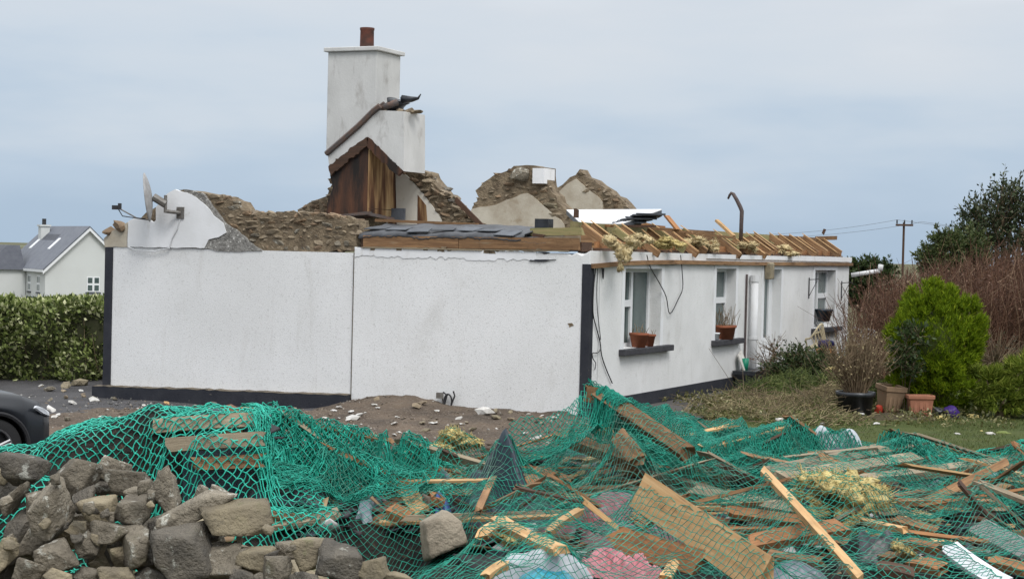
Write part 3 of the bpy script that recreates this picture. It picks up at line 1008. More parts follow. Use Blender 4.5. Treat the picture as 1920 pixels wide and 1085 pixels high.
# the gable wall behind it
YG = YC + 1.2
g1 = pxy([(560, 470), (557, 393), (580, 379), (613, 367), (622, 345), (618, 318), (640, 300), (735, 300), (757, 318), (800, 323), (812, 343), (830, 365), (850, 385), (893, 430), (898, 470)], YG)
g1o = MB().prism(jag(g1, .12, .03, True), YG + .02, YG + .55).out('chimney_gable', M_MORT, cot)
pp = pxy([(725, 470), (728, 300), (748, 318), (770, 336), (800, 372), (828, 410), (832, 470)], YG)
MB().prism(jag(pp, .10, .012, True), YG - .02, YG + .04).out('stained_plaster', M_CREAM, g1o)
st = pxy([(728, 470), (729, 300), (742, 312), (746, 470)], YG)
MB().prism(st, YG - .026, YG).out('stain_streak', M_STAIN, g1o)
st = pxy([(783, 470), (784, 365), (800, 385), (806, 470)], YG)
MB().prism(st, YG - .026, YG).out('stain_streak', M_STAIN, g1o)
rubble(g1o, pxy([(748, 318), (800, 323), (812, 343), (835, 360), (858, 378), (905, 428), (907, 445), (840, 445), (820, 395), (785, 350)], YG), YG + .02, [M_STONE, M_STONE, M_STONEB], (.07, .13), (.12, .32), .3, .10, 0, .28)
rubble(g1o, pxy([(557, 393), (580, 379), (613, 367), (622, 345), (616, 318), (642, 300), (650, 320), (648, 420), (560, 420)], YG), YG + .02, [M_STONEB, M_STONEB, M_STONE], (.07, .14), (.12, .30), .3, .06, .02, .2)
for k, px in enumerate(range(758, 905, 7)):
    py = np.interp(px, [758, 800, 812, 835, 858, 905], [318, 322, 342, 359, 376, 426])
    q = ony(px, py, YG + .2)
    stone_inst(g1o, (q[0], YG + random.uniform(.0, .4), q[2] - .02), (random.uniform(.2, .38), .34, random.uniform(.07, .14)), (random.uniform(-.15, .15), random.gauss(.25, .25), random.uniform(-.3, .3)), random.choice([M_STONE, M_STONE, M_WALLST3]))
p0, p1 = ony(853, 372, YG - .06), ony(912, 432, YG - .06)
plank('verge_board', p0, p1, .05, .10, M_WDARK, cot)
q = ony(748, 403, YG - .25)
gb = MB().b(q[0] - .16, q[0] + .16, YG - .30, YG - .25, q[2] - .16, q[2] + .14).b(q[0] - .12, q[0] + .12, YG - .315, YG - .30, q[2] - .11, q[2] + .10).out('meter_box', M_SLATE, cot)
# black torn membrane caught on the chimney
tarp = empty('torn_membrane')
tag(tarp, 'scrap of torn black plastic membrane snagged on the chimney shoulder', 'plastic scrap')
tv, tf = rock_verts(3, 77, 5, 2.4, .30), ICO[3][1]
tq = ony(742, 193, YC + .3)
fast_mesh('crumpled_sheet', np.array([W(tq[0] + a[0] * .24, YC + .35 + a[1] * .3, tq[2] - .02 + a[2] * .16 * (1 - .4 * a[0])) for a in tv]), tf, M_TARP, tarp, True)
tl_ = [ony(*p, YC + .2) for p in ((752, 186), (770, 186), (782, 184), (787, 176))]
MB().tube([W(q[0], YC + .25, q[2]) for q in tl_], [.09, .06, .03, .012], 6).out('strip', M_TARP, tarp, True)
tl_ = [ony(*p, YC + .1) for p in ((745, 192), (728, 198), (708, 206))]
MB().tube([W(q[0], YC + .1, q[2]) for q in tl_], [.07, .07, .05], 6).out('strip', M_LEAD, tarp, True)

# ------------------------------------------------ second and third gables
YG2 = 12.6
g2 = pxy([(868, 470), (884, 388), (897, 372), (890, 357), (905, 342), (925, 328), (955, 318), (962, 311), (1000, 310), (1024, 314), (1026, 346), (1032, 360), (1060, 395), (1090, 425), (1092, 470)], YG2)
g2o = MB().prism(jag(g2, .15, .03, True), YG2 + .04, YG2 + .6).out('middle_gable', M_MORT, cot)
MB().prism(jag(pxy([(870, 470), (884, 392), (930, 384), (960, 372), (988, 362), (1006, 374), (1035, 400), (1058, 420), (1062, 470)], YG2), .12, .02, True), YG2 - .02, YG2 + .1).out('cream_plaster', M_RUBBLEP, g2o)
rubble(g2o, pxy([(884, 388), (890, 357), (905, 342), (925, 328), (955, 318), (1000, 318), (1026, 346), (1032, 360), (1060, 395), (1085, 422), (1058, 418), (1006, 372), (988, 360), (960, 372), (930, 384)], YG2), YG2 + .04, [M_STONE, M_STONE, M_STONEB, M_WALLST2], (.09, .17), (.15, .46), .35, .06, .06, .12)
q = ony(1011, 329, YG2 - .1)
MB().b(q[0] - .16, q[0] + .16, YG2 - .15, YG2 + .5, q[2] - .2, q[2] + .18).out('white_block', M_SMOOTH, g2o)
q = ony(975, 328, YG2 - .1)
stone_inst(g2o, (q[0], YG2 - .02, q[2]), (.5, .4, .42), (0, .35, 0), M_WALLST)
YG3 = 16.4
g3 = pxy([(1030, 470), (1034, 362), (1060, 340), (1078, 328), (1086, 317), (1094, 331), (1112, 337), (1132, 352), (1160, 370), (1180, 392), (1180, 470)], YG3)
g3o = MB().prism(jag(g3, .15, .035, True), YG3 + .04, YG3 + .6).out('end_gable', M_MORT, cot)
MB().prism(jag(pxy([(1034, 470), (1038, 366), (1062, 346), (1080, 335), (1095, 348), (1112, 362), (1130, 380), (1136, 470)], YG3), .12, .025, True), YG3 - .01, YG3 + .1).out('cream_plaster', M_RUBBLEP, g3o)
rubble(g3o, pxy([(1078, 330), (1086, 318), (1094, 331), (1112, 337), (1132, 352), (1160, 370), (1180, 392), (1178, 400), (1140, 400), (1130, 380), (1095, 348)], YG3), YG3 + .04, [M_STONE, M_STONE, M_STONEB], (.08, .15), (.14, .38), .4, .08, 0, .35)

# fallen white slab on the extension roof
fs = empty('fallen_ceiling_slab')
tag(fs, 'fallen white boarded slab with dark edges lying on the wrecked roof before the end gable', 'slab')
A_, B_, C_, D_ = W(*ony(1062, 393, 6.4)), W(*ony(1241, 392, 4.4)), W(*ony(1166, 419, 3.2)), W(*ony(1090, 419, 4.2))
v = [A_, B_, C_, D_]
dn = np.array([0, 0, -.09])
mobj('white_face', [*v, *[q + dn * .2 for q in v]], [(3, 2, 1, 0), (4, 5, 6, 7), (0, 1, 5, 4), (1, 2, 6, 5), (2, 3, 7, 6), (3, 0, 4, 7)], M_SMOOTH, fs)
v = [q + dn * .25 for q in v]
mobj('slab_backing', [*v, *[q + dn * .9 for q in v]], [(3, 2, 1, 0), (4, 5, 6, 7), (0, 1, 5, 4), (1, 2, 6, 5), (2, 3, 7, 6), (3, 0, 4, 7)], M_SLATE, fs)
sl_ = MB()
for k in range(6):
    p_ = W(*ony(1175 + k * 9, 419 - k * 3.5, 3.7))
    sl_.box(p_, (.55, .34, .03), Matrix.Translation(Vector(p_)) @ Matrix.Rotation(random.uniform(-.4, .4), 4, 'Z') @ Matrix.Rotation(random.uniform(-.1, .2), 4, 'X') @ Matrix.Translation(-Vector(p_)))
tag(sl_.out('slate_stack', M_SLATE), 'stack of loose dark slates under the fallen white slab', 'slates')

def tplank(label, name, p0, p1, wd, th, m, cat='plank', group=None, **kw):
    o = plank(name, p0, p1, wd, th, m, None, **kw)
    return tag(o, label, cat, group)

tplank('splintered brown board leaning against the right end of the fallen white slab', 'splintered_board', W(*ony(1246, 400, 4.5)), W(*ony(1272, 432, 4.2)), .10, .04, M_WRED, rag0=.3)
tplank('splintered pale board sticking up beside the bent vent pipe', 'splintered_board', W(*ony(1337, 407, 8)), W(*ony(1377, 444, 7.8)), .10, .05, M_WFRESH, rag0=.45)
tplank('short upright brown stump in front of the fallen white slab', 'timber_stub', W(*ony(1081, 390, 3.6)), W(*ony(1080, 412, 3.6)), .10, .10, M_WDARK, cat='timber', up=(0, 1, 0))
for k, (a, b) in enumerate((((1090, 420), (1150, 424)), ((1130, 424), (1230, 424)), ((1220, 428), (1300, 436)), ((1150, 416), (1250, 426)), ((1280, 436), (1380, 446)), ((1205, 418), (1290, 440)))):
    o = plank('loose_batten', W(*ony(*a, 2.6 + k * .8)), W(*ony(*b, 2.2 + k * 1.1)), .09, .04, random.choice([M_WOLD, M_WRED, M_WDARK, M_WGREY]), None)
    tag(o, 'loose split batten on the bare rafters ' + ('below the left end of the fallen slab', 'below the middle of the fallen slab', 'right of the fallen slab', 'crossing under the slate stack', 'left of the bent vent pipe', 'near the leaning splintered brown board')[k], 'batten', 'battens scattered over the bare rafters')

vp = MB().tube([W(*ony(*p, 9)) for p in ((1389, 452), (1390, 420), (1391, 396), (1388, 388), (1381, 374), (1375, 364), (1371, 362), (1368, 366), (1365, 373))], [.045, .045, .045, .045, .042, .04, .035, .028, .022], 10)
tag(vp.out('bent_vent_pipe', M_RUST, None, True), 'bent dark metal pipe standing up out of the bare rafters', 'pipe')

# ================================================================ FIXTURES ON THE COTTAGE
def wl(x, y, z):
    return W(x, y, z)

# satellite dish (seen almost edge on)
sd_ = empty('satellite_dish')
tag(sd_, 'grey satellite dish seen edge on, mounted on the broken white gable', 'satellite dish')
dc = ony(284, 369, -.42)
nrm = Vector((-0.84, -0.50, -0.13)).normalized()
M = nrm.to_track_quat('Z', 'Y').to_matrix().to_4x4()
M.translation = Vector((dc[0], -.42, dc[2]))
vv, ff = [], []
NR, NA = 6, 28
for i in range(NR + 1):
    for j in range(NA):
        r = .46 * i / NR
        a = 2 * math.pi * j / NA
        vv.append(Vector(wl(*(M @ Vector((r * math.cos(a) * .92, r * math.sin(a), .42 * r * r))))))
for i in range(NR):
    for j in range(NA):
        ff.append((i * NA + j, (i + 1) * NA + j, (i + 1) * NA + (j + 1) % NA, i * NA + (j + 1) % NA))
o = mobj('reflector', vv, ff, M_DISH, sd_, True)
o.modifiers.new('s', 'SOLIDIFY').thickness = .012
bl, ln = ony(282, 413, -.42), ony(224, 391, -.55)
MB().tube([wl(bl[0], -.42, bl[2]), wl(bl[0] - .3, -.45, bl[2] + .04), wl(ln[0], -.55, ln[2])], .014, 6).out('feed_arm', M_GALV, sd_)
q = ony(218, 389, -.55)
bx = MB().box(wl(q[0], -.55, q[2]), (.15, .08, .08))
bx.box(wl(q[0] + .08, -.55, q[2] + .02), (.05, .1, .12)).out('receiver_head', M_CABLE, sd_)
MB().tube([wl(q[0] + .05, -.55, q[2] - .03), wl(q[0] + .15, -.55, q[2] - .16), wl(q[0] + .4, -.5, q[2] - .19), wl(q[0] + .6, -.45, q[2] - .20)], .010, 5).out('cable', M_CABLE, sd_)
mb = MB()
p1_, p2_ = ony(338, 399, -.05), ony(310, 396, -.3)
mb.b(p1_[0] - .08, p1_[0] + .08, -.06, -.03, p1_[2] - .11, p1_[2] + .11)
mt = MB().add([wl(*q) for q in mb.v], mb.f)
mt.tube([wl(p1_[0], -.06, p1_[2]), wl(p2_[0], -.3, p2_[2])], .035, 8)
mt.tube([wl(p2_[0], -.3, p2_[2] - .03), wl(p2_[0], -.3, p2_[2] + .30)], .032, 8)
mt.tube([wl(p2_[0], -.3, p2_[2] + .13), wl(dc[0] + .03, -.40, dc[2])], .075, 8)
mt.out('wall_mount', M_GALV, sd_)
q = [ony(*p, -.05) for p in ((337, 412), (332, 430), (322, 448), (318, 464))]
MB().tube([wl(t[0], -.05, t[2]) for t in q], .014, 5).out('cable', M_WHITEC, sd_)
q = [ony(*p, -.06) for p in ((240, 463), (256, 470), (290, 471), (318, 465))]
MB().tube([wl(t[0], -.06, t[2]) for t in q], .012, 5).out('cable', M_WHITEC, sd_)

# loose cables on the side wall
def cable(label, pts, r=.010, x=.03, m=M_CABLE):
    q = [onx(a, b, x) for a, b in pts]
    # smooth with catmull-rom
    pp_ = [Vector(wl(x, t[1], t[2])) for t in q]
    out_ = []
    for i in range(len(pp_) - 1):
        a_, b_, c_, d_ = pp_[max(i - 1, 0)], pp_[i], pp_[i + 1], pp_[min(i + 2, len(pp_) - 1)]
        for t in (0, .25, .5, .75):
            out_.append(.5 * ((2 * b_) + (c_ - a_) * t + (2 * a_ - 5 * b_ + 4 * c_ - d_) * t * t + (3 * b_ - a_ - 3 * c_ + d_) * t ** 3))
    out_.append(pp_[-1])
    return tag(MB().tube(out_, r, 5).out('loose_cable', m, None, True), label, 'cable')

cable('dark cables hanging down beside the black corner band, the longest one trailing to the net', [(1117, 503), (1113, 540), (1112, 585), (1117, 610), (1125, 640), (1128, 665), (1136, 690), (1148, 718)], .011)
cable('thin cable hanging beside the black corner band and joining a longer one at mid wall', [(1121, 503), (1119, 540), (1120, 580), (1125, 625), (1126, 637)], .008, .04)
cable('short cable curling away from the longer ones low beside the corner band', [(1126, 655), (1120, 661), (1111, 662), (1112, 672), (1117, 681), (1115, 693)], .008, .04)
cable('V shaped loop of cable hanging from the rafters to the right of the first window', [(1213, 478), (1219, 500), (1235, 528), (1249, 556), (1256, 588), (1272, 560), (1280, 540), (1279, 510), (1276, 478)], .010, .06)
cable('short pair of dark hooks hanging under the batten by the corner', [(1129, 502), (1131, 522), (1132, 503)], .012, .04)
cable('thin cable running along under the eave batten above the first window', [(1116, 495), (1150, 499), (1210, 492), (1250, 497), (1285, 493)], .006, .07)

# downpipe
dpz = MB()
p0, p1 = onx(1417, 516, .12), onx(1409, 700, .12)
dpy = (p0[1] + p1[1]) / 2
dpz.tube([wl(.12, dpy, 0.0), wl(.12, dpy, p0[2] - .08)], .085, 12)
dpo = dpz.out('downpipe', M_PIPE, None, True)
tag(dpo, 'thick white plastic downpipe on the side wall beside the door', 'pipe')
MB().tube([wl(.12, dpy, p0[2] - .14), wl(.12, dpy, p0[2])], .10, 12).out('open_socket', M_PIPE, dpo)
MB().tube([wl(.12, dpy, 1.06), wl(.12, dpy, 1.12)], .10, 12).out('bracket', M_PIPE, dpo)
tag(MB().tube([wl(.03, dpy - .28, 0.1), wl(.03, dpy - .28, 2.45)], .022, 6).out('waste_pipe', M_RUST), 'thin brown pipe running down just left of the thick white downpipe', 'pipe')
q = onx(1400, 684, .2)
gs = MB().lathe([(.0, 0), (.07, 0), (.085, .28), (.075, .28), (.06, .02), (0, .02)], wl(.16, q[1], q[2] - .14), 14)
M_GREENP = mat('green_plastic', (0.01, 0.20, 0.12), None, rough=0.4)
tag(gs.out('green_scoop', M_GREENP, None, True), 'small green plastic beaker against the foot of the downpipe', 'beaker')
# basket block beside the door, brackets, gutter end
q = onx(1443, 508, .1)
st_ = MB().box((0, 0, 0), (.16, .26, .36))
o = st_.out('wall_lantern', M_WALLST2)
o.location = tuple(map(float, wl(.10, q[1], q[2] + .0)))
o.rotation_euler = (0.05, 0, -TH)
bevel(o, .03)
tag(o, 'weathered pale box hanging under the eave beside the door', 'box')
for (px, py, lab) in ((1517, 540, 'thin dark hanging basket bracket left of the far window'), (1578, 545, 'thin dark hanging basket bracket right of the far window')):
    q = onx(px, py, .02)
    br_ = MB()
    br_.tube([wl(.02, q[1], q[2] - .25), wl(.02, q[1], q[2] + .25)], .014, 5)
    br_.tube([wl(.02, q[1], q[2] + .2), wl(.25, q[1] + .05, q[2] + .22), wl(.3, q[1] + .05, q[2] + .18)], .010, 5)
    br_.tube([wl(.02, q[1], q[2] - .2), wl(.2, q[1] + .04, q[2] + .18)], .008, 5)
    tag(br_.out('basket_bracket', M_CABLE), lab, 'bracket')
gt_ = MB()
a, b = wl(.05, YE + .05, 2.42), wl(.75, YE + .25, 2.55)
gt_.tube([a, b], .06, 8)
gt_.tube([b, b + np.array([.02, .02, .16]), ], .07, 8)
tag(gt_.out('broken_gutter', M_PIPE, None, True), 'broken white gutter end sticking out past the far corner of the cottage', 'gutter')

# pots on the sills
def pot(name, c, r0, r1, h, m, label, cat='flower pot', sx=1.0, sy=1.0, rz=0.0, twigs=0, th=.2, twm=None):
    e_ = empty(name, c, rz)
    tag(e_, label, cat)
    MB().lathe([(0, 0), (r0, 0), (r1 * .97, h * .82), (r1 * 1.06, h * .82), (r1 * 1.08, h), (r1 * .95, h), (r1 * .9, h * .8)], (0, 0, 0), 20, sx, sy).out('pot', m, e_, True)
    MB().lathe([(r1 * .94, h * .86), (0.0, h * .9)], (0, 0, 0), 20, sx, sy).out('soil', M_DIRT, e_)
    if twigs:
        t = MB()
        for k in range(twigs):
            a = random.uniform(0, 6.28)
            x0, y0 = random.uniform(-.8, .8) * r1 * sx, random.uniform(-.8, .8) * r1 * sy
            hh = th * random.uniform(.4, 1.1)
            t.tube([(x0, y0, h * .85), (x0 + .3 * hh * math.cos(a), y0 + .3 * hh * math.sin(a), h + hh * .6), (x0 + .55 * hh * math.cos(a), y0 + .55 * hh * math.sin(a), h + hh)], [.006, .005, .003], 4, False)
        t.out('dry_stems', twm or M_TWIG, e_)['kind'] = 'stuff'
    return e_

M_TWIG = mat('dry_twigs', (0.21, 0.16, 0.10), (0.13, 0.095, 0.06), 8, 0.9, island=.35)
q = onx(1187, 648, -.05)
pot('flower_pot', wl(-.0, q[1] + .15, 1.137), .12, .17, .26, M_TERRA, 'larger terracotta pot, the left one on the sill of the first window', twigs=10, th=.16)
pot('flower_pot', wl(-.03, q[1] + .70, 1.137), .10, .14, .22, M_TERRA, 'smaller terracotta pot, the right one on the sill of the first window', twigs=8, th=.14)
pot('window_trough', wl(-.0, 7.35, 1.117), .15, .19, .28, M_TERRA, 'terracotta trough of dead stems on the sill of the second window', 'trough', 1.0, 2.0, -TH, 34, .42)
pot('white_cup', wl(.02, 6.72, 1.117), .05, .065, .15, M_UPVC, 'white cup beside the terracotta trough on the second sill', 'cup')
q = onx(1545, 590, .0)
pot('hanging_planter', wl(.0, q[1], q[2] - .16), .13, .20, .30, M_NAVY, 'dark plastic planter hanging before the far window', 'planter', 1, 1.6, -TH, 6, .1)

# dark membrane bag, leaning tile and gutter length at the foot of the side wall
q = onx(1388, 708, .25)
bg = empty('black_trough')
tag(bg, 'black plastic trough on the path against the side wall below the downpipe', 'trough')
MB().add([wl(*t) for t in MB().b(.06, .50, 7.9, 9.7, .06, .36).v], MB().b(0, 1, 0, 1, 0, 1).f).out('trough_body', M_TARP, bg)
MB().add([wl(*t) for t in MB().b(.03, .53, 7.8, 9.8, .36, .44).v], MB().b(0, 1, 0, 1, 0, 1).f).out('rim', M_TARP, bg)
tq_ = onx(1368, 690, .2)
o = MB().box((0, 0, 0), (.03, .34, .40)).out('loose_tile', M_CHIP)
o.location = tuple(map(float, wl(.12, 8.2, .62)))
o.rotation_euler = (0.35, -.3, -TH)
tag(o, 'pale square tile propped on the black trough by the side wall', 'tile')
tplank('black length of guttering sloping from the black trough to the garden cuttings', 'gutter_length', P(1423, 722, 36.5), P(1462, 746, 34.5), .09, .05, M_TARP, cat='gutter', rag0=0, rag1=0)

# ================================================================ FAR HOUSE
DF = 150.0
fa = P(85, 503, DF)
fh = empty('neighbouring_house', (fa[0], fa[1], 0), 0)
tag(fh, 'cream rendered house with grey slate roof and small chimney beyond the hedge', 'house')
# axes: gable runs right, the long wall recedes to the left
ga = math.radians(-24)
gx = np.array([math.cos(ga), math.sin(ga), 0])
gy = np.array([-math.sin(ga) * 0 - math.sin(math.radians(38)), math.cos(math.radians(38)), 0])
gyn = np.array([-0.50, 0.866, 0])
gx = np.array([0.866, 0.50, 0])
GW_, GL = 7.4, 13.2
ze = fa[2]
zr = P(163, 428, DF + GW_ * .5 * .5)[2]
zb = ze - 2.9

def fw(x, y, z):
    return np.array([0, 0, z]) + gx * x + gyn * y

M_FW = mat('cream_render', (0.58, 0.60, 0.59), (0.55, 0.565, 0.555), .4, .9)
M_FR = mat('grey_slate_roof', (0.135, 0.145, 0.17), (0.10, 0.11, 0.135), 1.2, .6, c3=(0.17, .18, .2), s3=9, t3=(.5, .7))
M_FR2 = mat('dark_slate_roof', (0.07, 0.075, 0.09), (0.05, 0.055, 0.07), 2, .6)
M_BLUE = mat('navy_plinth_paint', (0.025, 0.035, 0.09), None, rough=.7)

def fbox(x0, x1, y0, y1, z0, z1):
    s = MB().b(x0, x1, y0, y1, z0, z1)
    return MB().add([fw(*q) for q in s.v], s.f)

gm = GW_ / 2
wv = [(0, 0, zb), (GW_, 0, zb), (GW_, 0, ze), (gm, 0, zr), (0, 0, ze), (0, GL, zb), (GW_, GL, zb), (GW_, GL, ze), (gm, GL, zr), (0, GL, ze)]
fwall = mobj('wall', [fw(*q) for q in wv], [(0, 1, 2, 3, 4), (9, 8, 7, 6, 5), (0, 4, 9, 5), (1, 6, 7, 2)], M_FW, fh)
fbox(-.03, GW_ + .03, -.03, GL + .03, zb - .05, zb + .35).out('plinth', M_BLUE, fwall)
rs = (zr - ze) / gm
def slope_pt(x, y, off=0.0):
    return fw(x, y, zr - abs(x - gm) * rs + off)
rf = MB()
ov = .3
rf.add([slope_pt(-ov, -ov, .05), slope_pt(gm, -ov, .05), slope_pt(gm, GL + ov, .05), slope_pt(-ov, GL + ov, .05), slope_pt(-ov, -ov, .20), slope_pt(gm, -ov, .20), slope_pt(gm, GL + ov, .20), slope_pt(-ov, GL + ov, .20)],
       ((0, 1, 2, 3), (7, 6, 5, 4), (0, 4, 5, 1), (0, 3, 7, 4), (3, 2, 6, 7)))
rf.add([slope_pt(GW_ + ov, -ov, .05), slope_pt(gm, -ov, .05), slope_pt(gm, GL + ov, .05), slope_pt(GW_ + ov, GL + ov, .05), slope_pt(GW_ + ov, -ov, .20), slope_pt(gm, -ov, .20), slope_pt(gm, GL + ov, .20), slope_pt(GW_ + ov, GL + ov, .20)],
       ((0, 3, 2, 1), (4, 5, 6, 7), (0, 1, 5, 4), (0, 4, 7, 3), (3, 7, 6, 2)))
roof = rf.out('roof', M_FR, fh)
vg = MB()
for s in (0, 1):
    xa_ = -ov if s == 0 else GW_ + ov
    vg.add([slope_pt(xa_, -ov - .04, -.22), slope_pt(gm, -ov - .04, -.22), slope_pt(gm, -ov - .04, .06), slope_pt(xa_, -ov - .04, .06)], [(0, 1, 2, 3)])
vg.out('barge_board', M_UPVC, roof)
fbox(-.35, -.2, -.3, GL + .3, ze - .33, ze - .12).out('gutter', M_UPVC, roof)
cxp = fw(gm - .6, GL - 2.5, 0)
fbox(gm - 1.35, gm - .55, 10.4, 11.3, zr - 2.0, zr + .15).out('chimney', M_FW, roof)
fbox(gm - 1.45, gm - .45, 10.3, 11.4, zr + .15, zr + .3).out('chimney_cap', M_FW, roof)
fbox(gm - 1.1, gm - .8, 10.7, 11.0, zr + .3, zr + .85).out('chimney_pot', M_CABLE, roof)
# flashing stain and rooflights on the near slope
def slope_quad(x0, x1, y0, y1, off):
    return [slope_pt(x0, y0, off), slope_pt(x1, y0, off), slope_pt(x1, y1, off), slope_pt(x0, y1, off)]
for (x0, x1, y0, y1, nm, m, off) in ((1.5, 2.5, 4.3, 5.0, 'rooflight', M_UPVC, .26), (1.5, 2.5, 10.6, 11.3, 'rooflight', M_UPVC, .26), (2.35, 2.9, 5.8, 10.3, 'patched_slates', M_FR2, .215)):
    q4 = slope_quad(x0, x1, y0, y1, off)
    q5 = slope_quad(x0, x1, y0, y1, .1)
    mobj(nm, [*q4, *q5], [(3, 2, 1, 0), (0, 1, 5, 4), (1, 2, 6, 5), (2, 3, 7, 6), (3, 0, 4, 7)], m, roof)

def far_window(x0, x1, z0, z1, face, cols, rows):
    """face 'g' gable (y=0) or 'l' long wall (x=0)"""
    def bb(a, b, c, d, p, q):
        return fbox(a, b, -q, -p, c, d) if face == 'g' else fbox(-q, -p, a, b, c, d)
    o = bb(x0 - .10, x1 + .10, z0 - .16, z0 - .04, 0, .10).out('window', M_SLATE, fh)
    bb(x0, x1, z0, z1, .0, .03).out('window_frame', M_UPVC, o)
    for i in range(cols):
        for j in range(rows):
            wx, wz = (x1 - x0) / cols, (z1 - z0) / rows
            bb(x0 + i * wx + .09, x0 + (i + 1) * wx - .09, z0 + j * wz + .09, z0 + (j + 1) * wz - .09, .03, .045).out('pane', M_GLASS, o)

far_window(3.6, 4.75, zb + .95, zb + 2.25, 'g', 2, 2)
far_window(1.6, 2.55, zb + .85, zb + 2.25, 'l', 2, 2)
far_window(4.6, 5.55, zb + .85, zb + 2.25, 'l', 2, 2)
fbox(6.9, 7.2, -.15, 0, zb + .9, zb + 1.2).out('vent', M_SLATE, fh)
# wing towards the left
wg = fbox(-3.6, -.05, 6.2, 12.5, zb, ze - .25).out('wing_wall', M_FW, fh)
wq = [(-3.9, 5.9, ze - .25), (-.1, 5.9, ze - .25), (-.1, 12.8, ze - .25), (-3.9, 12.8, ze - .25), (-1.2, 8.2, ze + 1.9), (-.1, 8.2, ze + 1.9), (-.1, 12.8, ze + 1.9), (-1.9, 12.8, ze + 1.9)]
mobj('wing_roof', [fw(*q) for q in wq], [(0, 1, 5, 4), (0, 4, 7, 3), (4, 5, 6, 7), (3, 2, 1, 0)], M_FR2, fh)
fbox(-3.95, -3.85, 5.85, 12.8, ze - .42, ze - .22).out('gutter', M_UPVC, wg)

# utility pole and wires
up_ = empty('utility_pole', P(1694, 520, 118))
tag(up_, 'wooden utility pole with a crossbar rising behind the brown thicket', 'pole')
pb, pt = P(1691, 560, 118), P(1695, 417, 118)
bz = np.array(up_.location)
MB().tube([pb - bz - np.array([0, 0, 3]), pt - bz], [.085, .075], 8).out('post', M_WDARK, up_)
MB().box(pt - bz + np.array([0, -.15, -.18]), (1.15, .12, .13)).out('crossbar', M_WDARK, up_)
for s in (-.5, 0, .5):
    MB().tube([pt - bz + np.array([s, -.15, -.1]), pt - bz + np.array([s, -.15, .16])], .05, 6).out('insulator', M_CABLE, up_)
wm = mat('overhead_wire', (0.16, 0.17, 0.19), None, rough=.6)
for k, (s, lab) in enumerate(((-.5, 'lower'), (.5, 'upper'))):
    wv_ = []
    a_, b_ = P(1370, 440, 135), pt + np.array([s, -.15, .16])
    for t in np.linspace(0, 1, 18):
        wv_.append(a_ + (b_ - a_) * t + np.array([0, 0, -.5 * 4 * t * (1 - t) * .6 - .25 * k]))
    c_ = P(1990, 442, 110)
    for t in np.linspace(0, 1, 16)[1:]:
        wv_.append(b_ + (c_ - b_) * t + np.array([0, 0, -.5 * t * (1 - t)]))
    tag(MB().tube(wv_, .012, 4).out('overhead_wire', wm), 'thin overhead wire, the %s of two running across the pole' % lab, 'wire')

